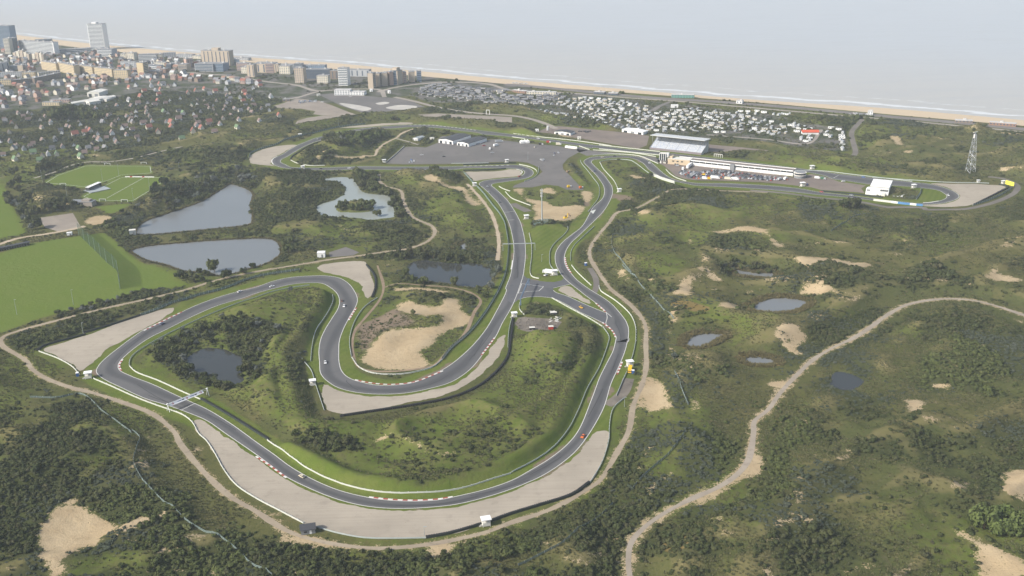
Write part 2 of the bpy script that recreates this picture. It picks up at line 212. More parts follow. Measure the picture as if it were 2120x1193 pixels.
# ------------------------------------------------------------------ rasters of the ground (2.5 m cells)
RS, RX0, RY0, RNX, RNY = 2.5, -2100.0, 320.0, 1680, 1280
def fill(arr, poly, val=1.0, mode='set'):
    x = (poly[:,0]-RX0)/RS; y = (poly[:,1]-RY0)/RS
    j0, j1 = max(0, int(y.min())), min(RNY-1, int(y.max())+1)
    x2, y2 = np.roll(x, -1), np.roll(y, -1)
    for j in range(j0, j1+1):
        c = (y <= j) != (y2 <= j)
        if not c.any(): continue
        xs = np.sort(x[c]+(j-y[c])*(x2[c]-x[c])/(y2[c]-y[c]))
        for a, b in zip(xs[0::2], xs[1::2]):
            i0, i1 = max(0, math.ceil(a)), min(RNX-1, math.floor(b))
            if i1 >= i0:
                if mode == 'max': arr[j, i0:i1+1] = np.maximum(arr[j, i0:i1+1], val)
                else: arr[j, i0:i1+1] = val
def strip(p, w):
    n = normals2(p)*w/2
    return [np.array([p[i]-n[i], p[i+1]-n[i+1], p[i+1]+n[i+1], p[i]+n[i]]) for i in range(len(p)-1)]
def box1(a, r, ax):
    if r < 1: return a
    k = 2*r+1; pad = [(0,0),(0,0)]; pad[ax] = (r+1, r)
    c = np.cumsum(np.pad(a, pad, mode='edge').astype(np.float64), axis=ax)
    if ax == 0: return ((c[k:]-c[:-k])/k).astype(np.float32)
    return ((c[:, k:]-c[:, :-k])/k).astype(np.float32)
def blur(a, m, n=2):
    r = max(1, int(round(m/RS)))
    for _ in range(n): a = box1(box1(a, r, 0), r, 1)
    return a
def dilate(a, m):
    return (blur(a.astype(np.float32), m, 1) > 1e-4).astype(np.float32)
def samp(a, x, y):
    u = np.clip((np.asarray(x)-RX0)/RS, 0, RNX-1.001); v = np.clip((np.asarray(y)-RY0)/RS, 0, RNY-1.001)
    i = u.astype(int); j = v.astype(int); fu = u-i; fv = v-j
    return (a[j,i]*(1-fu)+a[j,i+1]*fu)*(1-fv)+(a[j+1,i]*(1-fu)+a[j+1,i+1]*fu)*fv
gx = RX0+RS*np.arange(RNX); gy = RY0+RS*np.arange(RNY)
def vnoise(wl, seed, ang=0.0, aniso=1.0):
    r = np.random.default_rng(seed); X, Y = np.meshgrid(gx-RX0+4000, gy-RY0+4000)
    if ang or aniso != 1:
        X, Y = X*math.cos(ang)+Y*math.sin(ang), (-X*math.sin(ang)+Y*math.cos(ang))*aniso
        X = X-X.min(); Y = Y-Y.min()
    u = X/wl; v = Y/wl; i = u.astype(int); j = v.astype(int); fu = u-i; fv = v-j
    fu = fu*fu*fu*(fu*(fu*6-15)+10); fv = fv*fv*fv*(fv*(fv*6-15)+10)
    L = r.random((j.max()+2, i.max()+2)).astype(np.float32)
    return ((L[j,i]*(1-fu)+L[j,i+1]*fu)*(1-fv)+(L[j+1,i]*(1-fu)+L[j+1,i+1]*fu)*fv).astype(np.float32)

Z0 = lambda: np.zeros((RNY, RNX), np.float32)
track_m = Z0(); fill(track_m, T_OUT); fill(track_m, T_IN, 0.0); fill(track_m, JUNCTION)
hard = track_m.copy()
def rough_edge(q, amp, seed):
    r = np.random.default_rng(seed); q = resample(np.r_[q, q[:1]], 1.6)[:-1]; k = np.convolve(r.normal(size=len(q)+8), np.ones(5)/5, 'same')[4:-4]; return q+normals2(q, True)*(k*amp)[:,None]
gravel_g = [rough_edge(smooth(G(p), 4, True), 1.1, i) for i, p in enumerate(GRAVEL)]
for p in gravel_g: fill(hard, p)
asph_g = [(n, G(p), t) for n, p, t in ASPHALT]
for n, p, t in asph_g: fill(hard, p)
pond_g = [smooth(G(p, -0.8), 3, True) for p in PONDS]
pond_m = Z0()
for p in pond_g: fill(pond_m, p)
isl_g = smooth(G(ISLAND), 3, True)
fill(pond_m, isl_g, 0.0)
road_g = [(n, smooth(G(p), 4), w, t) for n, p, w, t in ROADS]
road_m = Z0()
for n, p, w, t in road_g:
    for q in strip(p, w+2): fill(road_m, q)
pitch_m = Z0()
for p in LUSH[:6]: fill(pitch_m, G(p))
flat = np.maximum(np.maximum(hard, pond_m), np.maximum(road_m, pitch_m))
Fw = np.maximum(blur(dilate(flat, 16), 6, 2), dilate(flat, 4))                     # wide levelling for the dunes
Fn = blur(dilate(flat, 5), 2.5, 1)                  # narrow levelling for the banks
# no dunes in the town, the camp site and on the beach
XX, YY = np.meshgrid(gx, gy)
shore_y = np.interp(gx, SHORE[:,0], SHORE[:,1])[None,:]; back_y = np.interp(gx, BEACHBACK[:,0], BEACHBACK[:,1])[None,:]
TOWN = G(P('N -200,230 0,235 120,225 200,215 300,190 420,195 520,200 600,205 700,215 830,200 880,195 1100,190 1100,120 500,90 -200,40'))
SUBURB = G(P('N -200,200 -200,400 0,345 60,330 120,345 200,320 330,300 450,262 560,232 600,215 520,190 300,170 100,195'))
CAMP = G(P('A3 -900,360 -750,300 0,390 450,360 800,400 1200,440 1700,500 2108,550 A4 0,540 420,640 640,680 690,850 560,860 300,830 0,770 A3 1600,740 1100,710 880,680 700,610 350,560 180,530 0,470 -400,470 -720,440'))
lvl = Z0(); fill(lvl, TOWN); fill(lvl, CAMP); lvl[YY > back_y-30] = 1
for i_ in (0, 1, 3, 21, 22, 23): fill(lvl, G(SAND[i_]), .92)
for p in LUSH[6:]+[P('E4 430,370 600,330 900,330 1000,400 1200,560 1200,640 1050,640 860,720 1060,1030 700,1050 690,800 560,580'), P('E8 810,480 1120,470 1500,440 1950,520 2100,560 2100,760 1900,960 1700,1020 1180,1030 1110,760')]: fill(lvl, G(p), .92)
lvl = np.maximum(lvl, 0); sub = Z0(); fill(sub, SUBURB, .7); lvl = blur(np.maximum(lvl, sub), 10, 2)
d1 = 1-np.abs(2*vnoise(150, 1, .5, 1.7)-1); d2 = 1-np.abs(2*vnoise(62, 2, .7, 1.5)-1); d3 = vnoise(26, 3); d4 = vnoise(11, 4); d5 = vnoise(5.5, 6)
dune = 8.0*d1**1.8*vnoise(240, 9)*1.5+7.0*d2**1.8*(.35+.65*vnoise(130, 8))+3.0*d3+1.6*d4+.55*d5-2.6
H = dune*np.clip(1-Fw, 0, 1)*(1-lvl)
def seg_dist(p):
    best = np.full((RNY, RNX), 1e6, np.float32)
    m = 60
    for a, b in zip(p[:-1], p[1:]):
        i0, i1 = [int(np.clip((v-RX0)/RS, 0, RNX)) for v in (min(a[0], b[0])-m, max(a[0], b[0])+m)]
        j0, j1 = [int(np.clip((v-RY0)/RS, 0, RNY)) for v in (min(a[1], b[1])-m, max(a[1], b[1])+m)]
        if i1 <= i0 or j1 <= j0: continue
        X, Y = XX[j0:j1, i0:i1], YY[j0:j1, i0:i1]; d = b-a; L = max(d@d, 1e-6)
        t = np.clip(((X-a[0])*d[0]+(Y-a[1])*d[1])/L, 0, 1)
        best[j0:j1, i0:i1] = np.minimum(best[j0:j1, i0:i1], np.hypot(X-a[0]-t*d[0], Y-a[1]-t*d[1]))
    return best
ridge = Z0()
for pts, h, w in RIDGES:
    g = smooth(G(pts, h), 12)
    d = seg_dist(g); t = np.clip(1-d/w, 0, 1); ridge = np.maximum(ridge, h*t*t*(3-2*t)*(.86+.28*d3))
H = H*np.clip(1-ridge/4, 0, 1)+ridge*np.clip(1-1.15*Fn, 0, 1)
pondsh = blur(pond_m, 2.5, 1)
H = H-2.6*pondsh
bt = np.clip((YY-back_y)/np.maximum(shore_y-back_y, 1), 0, 1.6)
H = np.where(bt > 0, H*(1-np.clip(bt*4, 0, 1))-2.0*bt, H).astype(np.float32)
isl = Z0(); fill(isl, isl_g); H = np.where(blur(isl, 2.5, 1) > .5, .6, H)
def hgt(x, y): return samp(H, x, y)
def GH(px, it=8):
    """photo pixels -> x, y, z on the relief"""
    px = np.atleast_2d(np.asarray(px, float)); z = np.zeros(len(px))
    for _ in range(it):
        g = G(px, z); z = .5*z+.5*hgt(g[:,0], g[:,1])
    return np.c_[g, z]
def gh1(x, y): return GH([(x, y)])[0]
# ------------------------------------------------------------------ land cover
sand_r, lush_r, bright_r, scrub_r, ochre_r, town_r, beach_r, dirt_r = (Z0() for _ in range(8))
for p in SAND: fill(sand_r, smooth(GH(p)[:,:2], 3, True))
trail_r = Z0()
for p in TRAILS:
    g = smooth(GH(p)[:,:2], 4)
    for q in strip(g, 3.4): fill(trail_r, q, 1.0)
for n, p, w, t in road_g:
    if t in ('path', 'track', 'sandtrail'):
        for q in strip(p, w+(5.0 if t == 'path' else 3.0)): fill(sand_r, q, .80, 'max')
sand_r = .66*blur(sand_r, 2.5, 1)+.34*blur(sand_r, 7, 2)
sand_r = np.maximum(sand_r, .80*blur(trail_r, 2.5, 1))
tr = blur(dilate(track_m, 7.0), 2.5, 1); lush_r = np.maximum(lush_r, tr*.95)
for p in LUSH: fill(lush_r, G(p))
for p in INFIELD: m = Z0(); fill(m, GH(p)[:,:2]); lush_r = np.maximum(lush_r, .53*blur(m, 6, 2))
lush_r = np.maximum(lush_r, np.clip((vnoise(110, 91)*.6+vnoise(45, 92)*.4-.36)*1.9, 0, .5))
lush_r = blur(lush_r, 2.5, 1)
for p in BRIGHT: fill(bright_r, GH(p)[:,:2])
bright_r = .8*blur(bright_r, 5, 1)
for p in OCHRE: fill(ochre_r, GH(p)[:,:2])
for p in pond_g[5:8]+pond_g[8:9]+pond_g[10:11]:
    m = Z0(); fill(m, p); ochre_r = np.maximum(ochre_r, dilate(m, 6)*.9)
ochre_r = blur(ochre_r, 3, 1)
fill(town_r, TOWN, 1.0); fill(town_r, CAMP, .75); town_r = blur(town_r, 8, 1)
beach_r = np.clip((YY-back_y)/12, 0, 1).astype(np.float32)
for p in [P('E8 1980,520 2100,560 2116,760 2000,820 1960,760 1700,760 1950,700'), P('F2 130,820 210,830 190,1193 130,1193'), P('A3 420,690 900,720 1130,760 1100,800 700,770 450,730'), P('E4 300,700 440,760 700,900 800,880 1000,960 1060,1050 900,1050 700,1010'), P('C2 800,500 1000,420 1150,340 1300,440 1420,470 1100,520 1000,600 880,760 830,700')]:
    fill(dirt_r, GH(p)[:,:2], .8)
dirt_r = np.maximum(blur(dirt_r, 4, 1), .7*dilate(track_m, 1.0)*(vnoise(24, 77) > .8))
HEAVY = [('N -60,880 60,865 180,872 240,900 330,960 420,1050 560,1120 700,1155 1000,1135 1180,1065 1270,965 1330,860 1400,880 1500,900 1540,930 1480,1000 1380,1050 1300,1120 1290,1280 -60,1280', .78),
 ('N 1320,1280 1310,1120 1400,1060 1560,980 1600,900 1680,800 1780,700 1900,640 2000,640 2180,700 2180,1000 2060,1040 2000,1080 1900,1100 1700,1193 1600,1280', .60), ('N 10,700 80,690 170,662 300,638 330,622 200,690 120,725 60,745', .8),
 ('N 297,730 350,690 430,665 480,652 530,658 560,662 590,685 560,705 545,730 555,760 510,800 470,810 430,800 390,790 340,760', 1.0), ('C3 0,880 200,750 330,730 480,780 490,850 400,950 200,1050 60,1050', .75),
 ('C3 1000,290 1130,350 1280,440 1290,520 1300,620 1320,740 1290,820 1200,850 1130,820 1120,500', .95), ('C3 1200,880 1320,900 1450,1193 1320,1193 1300,1050 1230,950', .95),
 ('B1 860,660 1000,560 1280,430 1450,330 1700,220 1900,200 2108,250 2090,390 2000,340 1890,310 1650,460 1400,540 1180,630 1130,700 900,680', .9), ('B1 1000,850 1300,770 1700,720 2108,690 2108,790 1860,780 1500,800 1200,835 1080,870', .9),
 ('B2 0,430 500,420 700,440 540,480 710,510 740,600 520,690 560,790 700,800 900,830 1150,830 1300,800 1440,880 1450,930 1300,1030 1000,1060 700,1010 500,1050 250,1160 100,1193 200,1040 0,960 0,700', .66),
 ('B2 820,420 960,430 1010,520 1100,600 1180,680 1300,810 1150,800 1110,690 1090,620 920,590 840,530 800,470', .95), ('F3 890,860 1000,790 1250,740 1500,715 1850,720 1970,790 1900,860 1700,930 1400,960 1100,970 920,920', 1.0),
 ('B3 950,320 1050,280 1180,270 1330,330 1300,360 1150,440 1050,470 1000,400', 1.0), ('A4 440,590 760,580 640,690 450,640', .9), ('A4 790,600 1200,610 1700,680 2108,740 2120,860 1800,760 1400,740 1100,700 830,640', .95),
 ('B4 250,430 460,450 560,500 560,640 400,640 250,560', .9), ('B4 580,460 700,445 790,500 700,530', 1.0), ('B4 700,550 880,520 1000,560 900,610', .8), ('B4 1220,560 1600,550 1500,640 1330,650', .8), ('B4 1130,700 1250,650 1400,690 1230,770', .9),
 ('B4 1600,640 2108,400 2108,560 1900,620 1700,650', .8), ('B4 860,760 1000,710 1100,760 1000,810', .9), ('B4 0,1040 400,1070 800,1090 1100,1080 1250,950 1500,1050 1600,1080 1750,1190 1100,1150 700,1130 500,1150 100,1120', .9),
 ('B3 1480,760 1700,720 2000,730 2108,760 2108,880 1900,890 1600,850', .9), ('B3 820,660 1000,640 1020,760 870,780', .9), ('B3 1680,960 1800,950 2108,1000 2108,1060 1900,1070 1720,1030', 1.0),
 ('B2 1110,1080 1350,1050 1550,1080 1700,1120 1690,1160 1300,1150 1080,1150', .9), ('C2 1150,20 1230,20 1300,100 1450,150 1650,160 1700,190 1850,200 1800,240 1600,190 1300,160 1180,110', .9), ('D2 250,30 500,-20 760,60 900,130 780,200 500,150 330,90', .9),
 ('C1 420,220 700,150 1000,40 1100,60 700,180 480,240', .8), ('E2 1050,880 1250,880 1400,920 1600,960 1620,1040 1500,1080 1350,1000 1150,960', .95), ('C3 1310,700 1400,740 1500,830 1640,850 1860,850 1850,910 1600,900 1400,860 1300,780', .9),
 ('C4 -20,620 130,620 210,690 200,740 0,740', .9), ('C4 300,60 480,20 640,60 700,100 450,110', .8), ('C4 400,280 560,260 800,180 1000,150 1000,200 800,320 600,370 430,350', .9), ('E2 600,330 700,280 1100,260 1130,330 1000,360 700,400', .7), ('F7 -2100,640 600,630 1000,640 1200,600 1250,700 1000,760 600,720 300,820 -200,800 -2100,900', .9),
 ('E1 0,830 300,880 1000,920 1350,930 1300,1010 1000,1000 700,940 300,1000 0,1060', .8), ('C1 0,1000 300,960 500,930 700,900 800,1000 1100,1193 0,1193', .75), ('D1 1500,900 2108,1193 1600,1193 1300,1000', .8)]
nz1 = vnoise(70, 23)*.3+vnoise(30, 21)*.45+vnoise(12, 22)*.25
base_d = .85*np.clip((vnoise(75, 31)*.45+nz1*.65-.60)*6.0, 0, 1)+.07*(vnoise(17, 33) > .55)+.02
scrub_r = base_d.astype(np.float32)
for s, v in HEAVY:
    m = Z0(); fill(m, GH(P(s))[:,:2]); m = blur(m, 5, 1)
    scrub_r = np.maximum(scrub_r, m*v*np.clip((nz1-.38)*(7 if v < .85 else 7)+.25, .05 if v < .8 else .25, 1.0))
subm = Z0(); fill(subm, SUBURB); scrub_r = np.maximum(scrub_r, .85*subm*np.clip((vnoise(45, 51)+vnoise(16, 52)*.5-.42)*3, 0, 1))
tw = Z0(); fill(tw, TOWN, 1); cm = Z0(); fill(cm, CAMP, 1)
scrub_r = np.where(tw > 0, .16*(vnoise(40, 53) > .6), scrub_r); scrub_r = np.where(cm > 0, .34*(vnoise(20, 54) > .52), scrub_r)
keep_off = np.maximum(dilate(hard, 4.5), np.maximum(dilate(pond_m, .1)*0+pond_m, np.maximum(road_m, pitch_m)))
keep_off = np.maximum(keep_off, (sand_r > .45).astype(np.float32)); keep_off = np.maximum(keep_off, dilate(track_m, 9)); keep_off = np.maximum(keep_off, (beach_r > 0).astype(np.float32))
for p in LUSH+BRIGHT: fill(keep_off, GH(p)[:,:2], 1)
clr = Z0()
for p in CLEAR: fill(clr, GH(p)[:,:2])
inf = Z0()
for p in INFIELD: fill(inf, GH(p)[:,:2])
hv_ = Z0()
for s_, v_ in HEAVY: fill(hv_, GH(P(s_))[:,:2])
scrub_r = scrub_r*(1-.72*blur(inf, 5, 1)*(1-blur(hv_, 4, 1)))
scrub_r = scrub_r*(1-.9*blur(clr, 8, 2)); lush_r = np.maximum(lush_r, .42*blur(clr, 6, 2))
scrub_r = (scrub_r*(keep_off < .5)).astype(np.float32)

# ------------------------------------------------------------------ materials
class NT:
    def __init__(s, mat):
        mat.use_nodes = True; s.t = mat.node_tree; s.t.nodes.clear(); s.out = s.t.nodes.new('ShaderNodeOutputMaterial')
    def set(s, sock, v):
        if hasattr(v, 'is_output') or isinstance(v, bpy.types.NodeSocket): s.t.links.new(v, sock)
        elif isinstance(v, (tuple, list)) and len(v) == 3 and sock.type == 'RGBA': sock.default_value = (*v, 1)
        else: sock.default_value = v
    def n(s, typ, out=0, props=None, **k):
        nd = s.t.nodes.new('ShaderNode'+typ)
        for a, b in (props or {}).items(): setattr(nd, a, b)
        for a, b in k.items():
            key = int(a[1:]) if a[0] == 'i' and a[1:].isdigit() else a.replace('_', ' ')
            s.set(nd.inputs[key], b)
        return nd.outputs[out]
    def noise(s, vec, scale, detail=3, rough=.55): return s.n('TexNoise', 0, None, Vector=vec, Scale=scale, Detail=detail, Roughness=rough)
    def math(s, op, a, b=0.0): return s.n('Math', 0, {'operation': op}, i0=a, i1=b)
    def ramp(s, v, lo, hi): return s.n('MapRange', 0, {'interpolation_type': 'SMOOTHSTEP'}, Value=v, i1=lo, i2=hi, i3=0.0, i4=1.0)
    def mix(s, f, a, b): return s.n('MixRGB', 0, None, Fac=f, Color1=a, Color2=b)
    def pos(s): return s.n('NewGeometry', 0)
    def bsdf(s, col, rough=.9, spec=.1, bump=None, strength=.4, dist=.3, metal=0.0):
        b = s.t.nodes.new('ShaderNodeBsdfPrincipled'); s.set(b.inputs['Base Color'], col); s.set(b.inputs['Roughness'], rough)
        b.inputs['Specular IOR Level'].default_value = spec; b.inputs['Metallic'].default_value = metal
        if bump is not None: s.t.links.new(s.n('Bump', 0, None, Strength=strength, Distance=dist, Height=bump), b.inputs['Normal'])
        s.t.links.new(b.outputs[0], s.out.inputs[0]); return b
MATS = {}
def mat(name, col, rough=.7, spec=.2, var=.12, scale=.4, metal=0.0):
    """plain surface with a little procedural mottling"""
    if name in MATS: return MATS[name]
    m = bpy.data.materials.new(name); t = NT(m); MATS[name] = m
    f = t.noise(t.pos(), scale, 4)
    c = t.mix(f, tuple(max(0, v*(1-var)) for v in col), tuple(min(1, v*(1+var)) for v in col))
    t.bsdf(c, rough, spec, metal=metal); return m
def surf(name, ca, cb, cc, s1, s2, rough=.95, spec=.05, bump=.25, bscale=2.0):
    m = bpy.data.materials.new(name); t = NT(m); MATS[name] = m; p = t.pos()
    a = t.noise(p, s1, 5); b = t.noise(p, s2, 5); d = t.noise(p, bscale, 3)
    c = t.mix(t.ramp(a, .35, .68), ca, cb); c = t.mix(t.math('MULTIPLY', t.ramp(b, .52, .75), .7), c, cc)
    t.bsdf(c, rough, spec, d, bump, .1); return m
surf('asphalt', (.088,.090,.096), (.112,.112,.116), (.068,.069,.073), .022, .11, .85, .25)
surf('pad', (.135,.128,.122), (.165,.154,.145), (.105,.101,.098), .018, .07)
surf('paddock', (.175,.145,.125), (.215,.178,.15), (.14,.118,.104), .03, .1)
surf('lot', (.165,.15,.14), (.2,.185,.17), (.12,.113,.108), .03, .12)
surf('road', (.15,.135,.122), (.19,.17,.15), (.115,.105,.098), .03, .15)
surf('lightroad', (.27,.24,.205), (.33,.295,.25), (.2,.18,.16), .03, .15)
surf('beige', (.25,.215,.18), (.3,.26,.215), (.19,.168,.145), .025, .09)
surf('dirtgrey', (.13,.115,.098), (.2,.175,.145), (.075,.068,.06), .06, .2)
surf('track', (.285,.235,.172), (.355,.295,.215), (.19,.16,.118), .05, .25)
surf('path', (.29,.25,.20), (.35,.30,.24), (.23,.195,.155), .05, .25)
surf('sandtrail', (.39,.315,.225), (.45,.37,.27), (.29,.235,.17), .05, .25)
surf('brown', (.22,.165,.115), (.28,.21,.145), (.15,.115,.08), .08, .3)
def gravel_mat():
    m = bpy.data.materials.new('gravel'); t = NT(m); MATS['gravel'] = m; p = t.pos()
    c = t.mix(t.ramp(t.noise(p, .02, 4), .35, .65), (.325,.285,.228), (.385,.338,.270)); c = t.mix(t.math('MULTIPLY', t.ramp(t.noise(p, .13, 5), .52, .75), .5), c, (.235,.205,.165))
    rk = t.noise(t.n('Mapping', 0, None, Vector=p, Rotation=(0, 0, .35), Scale=(.03, 1.0, 1.0)), .55, 4, .6)
    c = t.mix(t.math('MULTIPLY', t.ramp(rk, .42, .62), .14), c, (.215,.19,.155)); c = t.mix(t.math('MULTIPLY', t.ramp(t.noise(p, .9, 3), .66, .72), .5), c, (.15,.14,.09))
    t.bsdf(c, .95, .05, t.math('ADD', rk, t.noise(p, 3.0, 3)), .5, .15)
gravel_mat()
surf('concrete', (.42,.40,.36), (.5,.47,.42), (.34,.32,.29), .04, .2)
def terrain_mat():
    m = bpy.data.materials.new('ground_cover'); t = NT(m); p = t.pos()
    A1 = t.t.nodes.new('ShaderNodeAttribute'); A1.attribute_name = 'cover_a'; A2 = t.t.nodes.new('ShaderNodeAttribute'); A2.attribute_name = 'cover_b'
    def sep(a):
        s = t.t.nodes.new('ShaderNodeSeparateColor'); t.t.links.new(a.outputs['Color'], s.inputs[0]); return s.outputs[0], s.outputs[1], s.outputs[2], a.outputs['Alpha']
    sand, lush, bright, scrub = sep(A1); ochre, town, beach, dirt = sep(A2)
    n1 = t.noise(p, .010, 5); n2 = t.noise(p, .045, 6, .6); n3 = t.noise(p, .22, 5, .65); n4 = t.noise(p, 1.1, 3, .6)
    c = t.mix(t.ramp(n1, .35, .62), (.104,.104,.041), (.079,.090,.035))
    c = t.mix(t.math('MULTIPLY', t.ramp(n2, .5, .70), .6), c, (.158,.138,.064))           # straw
    c = t.mix(t.math('MULTIPLY', t.ramp(t.noise(p, .11, 5, .7), .52, .66), .35), c, (.066,.072,.034))
    c = t.mix(t.math('MULTIPLY', t.ramp(t.noise(p, .38, 5, .7), .51, .64), .55), c, (.046,.058,.024))          # dark tussocks
    c = t.mix(t.math('MULTIPLY', t.ramp(t.noise(p, .07, 4), .6, .72), .5), c, (.118,.098,.060))   # heathy brown
    c = t.mix(t.math('MULTIPLY', t.ramp(n4, .52, .70), .3), c, (.150,.150,.070))
    A3 = t.t.nodes.new('ShaderNodeAttribute'); A3.attribute_name = 'crest'; cr = A3.outputs['Fac']
    c = t.mix(t.math('MULTIPLY', t.ramp(t.math('ADD', cr, t.math('MULTIPLY', t.math('SUBTRACT', n3, .5), 1.4)), .45, 1.5), .7), c, t.mix(n2, (.150,.140,.060), (.215,.185,.095)))
    stp = t.n('TexWave', 0, None, Vector=t.n('Mapping', 0, None, Vector=p, Rotation=(0, 0, .5)), Scale=.055, Distortion=.6, Detail=1.0)
    lg = t.mix(t.ramp(n2, .35, .65), (.096,.132,.030), (.124,.146,.042)); lg = t.mix(t.math('MULTIPLY', t.math('MULTIPLY', stp, .35), t.ramp(lush, .7, .95)), lg, (.145,.185,.045)); lg = t.mix(t.math('MULTIPLY', t.ramp(n3, .5, .8), .45), lg, (.066,.088,.028))
    c = t.mix(t.ramp(t.math('ADD', lush, t.math('MULTIPLY', t.math('SUBTRACT', n3, .5), .55)), .38, .62), c, lg)
    bg_ = t.mix(n2, (.104,.160,.032), (.138,.172,.048))
    c = t.mix(t.ramp(t.math('ADD', bright, t.math('MULTIPLY', t.math('SUBTRACT', n3, .5), .9)), .35, .75), c, bg_)
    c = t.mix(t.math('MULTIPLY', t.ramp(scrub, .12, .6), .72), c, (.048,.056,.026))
    oc = t.mix(n3, (.155,.115,.042), (.205,.165,.075))
    c = t.mix(t.ramp(t.math('ADD', ochre, t.math('MULTIPLY', t.math('SUBTRACT', n3, .5), .6)), .35, .6), c, oc)
    dc = t.mix(n3, (.135,.105,.075), (.26,.21,.155))
    c = t.mix(t.ramp(t.math('ADD', dirt, t.math('MULTIPLY', t.math('SUBTRACT', n2, .5), .9)), .4, .75), c, dc)
    tc = t.mix(t.ramp(t.noise(p, .03, 5), .42, .6), (.055,.070,.036), (.15,.142,.132)); tc = t.mix(t.ramp(n3, .5, .66), tc, (.10,.10,.085))
    c = t.mix(t.ramp(town, .3, .6), c, tc)
    sc = t.mix(t.ramp(n2, .3, .7), (.40,.315,.195), (.47,.38,.245)); sc = t.mix(t.math('MULTIPLY', t.ramp(n3, .52, .72), .5), sc, (.29,.23,.14)); sc = t.mix(t.math('MULTIPLY', t.ramp(n4, .62, .70), .5), sc, (.13,.12,.06))
    sf = t.math('ADD', sand, t.math('ADD', t.math('MULTIPLY', t.math('SUBTRACT', n3, .5), 1.5), t.math('MULTIPLY', t.math('SUBTRACT', n4, .5), 1.2)))
    sf = t.math('ADD', sf, t.math('MULTIPLY', t.ramp(t.math('ADD', cr, t.math('MULTIPLY', t.math('SUBTRACT', t.noise(p, .04, 4), .5), 5.0)), 1.3, 2.2), t.math('MULTIPLY', t.ramp(lush, .5, .25), .5)))
    c = t.mix(t.ramp(sf, .48, .60), c, sc)
    # scattered bare spots on the dunes
    bare = t.math('MULTIPLY', t.ramp(t.noise(p, .028, 5, .6), .66, .70), t.ramp(n3, .42, .55))
    fr = t.math('MULTIPLY', bare, t.ramp(t.math('ADD', t.math('ADD', lush, scrub), t.math('ADD', town, bright)), .5, .15))
    c = t.mix(t.math('MULTIPLY', fr, .85), c, sc)
    c = t.n('HueSaturation', 0, None, Hue=.496, Saturation=1.06, Value=.93, Fac=1.0, Color=c)
    c = t.mix(t.ramp(beach, .2, .8), c, t.mix(n2, (.50,.40,.28), (.56,.46,.33)))
    h = t.math('ADD', n3, t.math('MULTIPLY', n4, .35)); t.bsdf(c, 1.0, .0, h, .7, .9); return m
def new_obj(name, me, material=None, parent=None, link=True):
    o = bpy.data.objects.new(name, me)
    if material is not None and me is not None:
        if not me.materials: me.materials.append(material)
        elif me.materials[0] != material:
            o.material_slots[0].link = 'OBJECT'; o.material_slots[0].material = material
    if parent: o.parent = parent
    if link: S.collection.objects.link(o)
    return o
def tag(o, label=None, cat=None, group=None, kind=None):
    if label: o['label'] = label
    if cat: o['category'] = cat
    if group: o['group'] = group
    if kind: o['kind'] = kind
    return o
def pymesh(name, v, f):
    me = bpy.data.meshes.new(name); me.from_pydata([tuple(map(float, q)) for q in v], [], f); me.update(); return me

# ------------------------------------------------------------------ the ground sheet
def build_ground():
    nr, nc = 720, 640
    y = 370*(3700/370)**(np.arange(nr)/(nr-1)); u = np.linspace(-.67, .67, nc)
    X = (y[:,None]*u[None,:]).ravel(); Y = np.repeat(y, nc); Zh = hgt(X, Y)
    edge = np.minimum(np.minimum(np.tile((u+.67)/.05, nr), np.tile((.67-u)/.05, nr)), np.repeat((y-370)/30, nc)); Zh = Zh*np.clip(edge, 0, 1)
    v = np.c_[X, Y, Zh]; i = np.arange(nr-1)[:,None]*nc+np.arange(nc-1)[None,:]; i = i.ravel()
    f = np.c_[i, i+1, i+nc+1, i+nc]
    # apron out to the horizon, landward sides
    B = 14000; k = len(v); y0, y1 = 370, 3700; a, b = .67*y0, .67*y1
    ext = np.array([(-a,y0,-.05),(a,y0,-.05),(-b,y1,-2),(b,y1,-2),(-B,-B,0),(B,-B,0),(-B,y1+2600,-2),(B,600,-2)])
    v = np.r_[v, ext]; fx = [[k,k+4,k+5,k+1],[k+1,k+5,k+7,k+3],[k,k+2,k+6,k+4]]
    me = bpy.data.meshes.new('ground'); me.vertices.add(len(v)); me.vertices.foreach_set('co', v.astype(np.float32).ravel())
    F = np.r_[f, np.array(fx)]; me.loops.add(len(F)*4); me.loops.foreach_set('vertex_index', F.astype(np.int32).ravel())
    me.polygons.add(len(F)); me.polygons.foreach_set('loop_start', np.arange(0, len(F)*4, 4, dtype=np.int32)); me.polygons.foreach_set('loop_total', np.full(len(F), 4, np.int32))
    me.polygons.foreach_set('use_smooth', np.ones(len(F), bool)); me.update(); me.validate()
    for nm, ch in (('cover_a', (sand_r, lush_r, bright_r, scrub_r)), ('cover_b', (ochre_r, town_r, beach_r, dirt_r))):
        at = me.attributes.new(nm, 'FLOAT_COLOR', 'POINT')
        at.data.foreach_set('color', np.stack([samp(c, v[:,0], v[:,1]) for c in ch], 1).astype(np.float32).ravel())
    Hd = H-.75*ridge*np.clip(1-1.15*Fn, 0, 1); cr = np.clip(Hd-blur(Hd, 14, 2), -2, 1.6); at = me.attributes.new('crest', 'FLOAT', 'POINT'); at.data.foreach_set('value', samp(cr, v[:,0], v[:,1]).astype(np.float32))
    return tag(new_obj('ground', me, terrain_mat()), kind='structure')
build_ground()

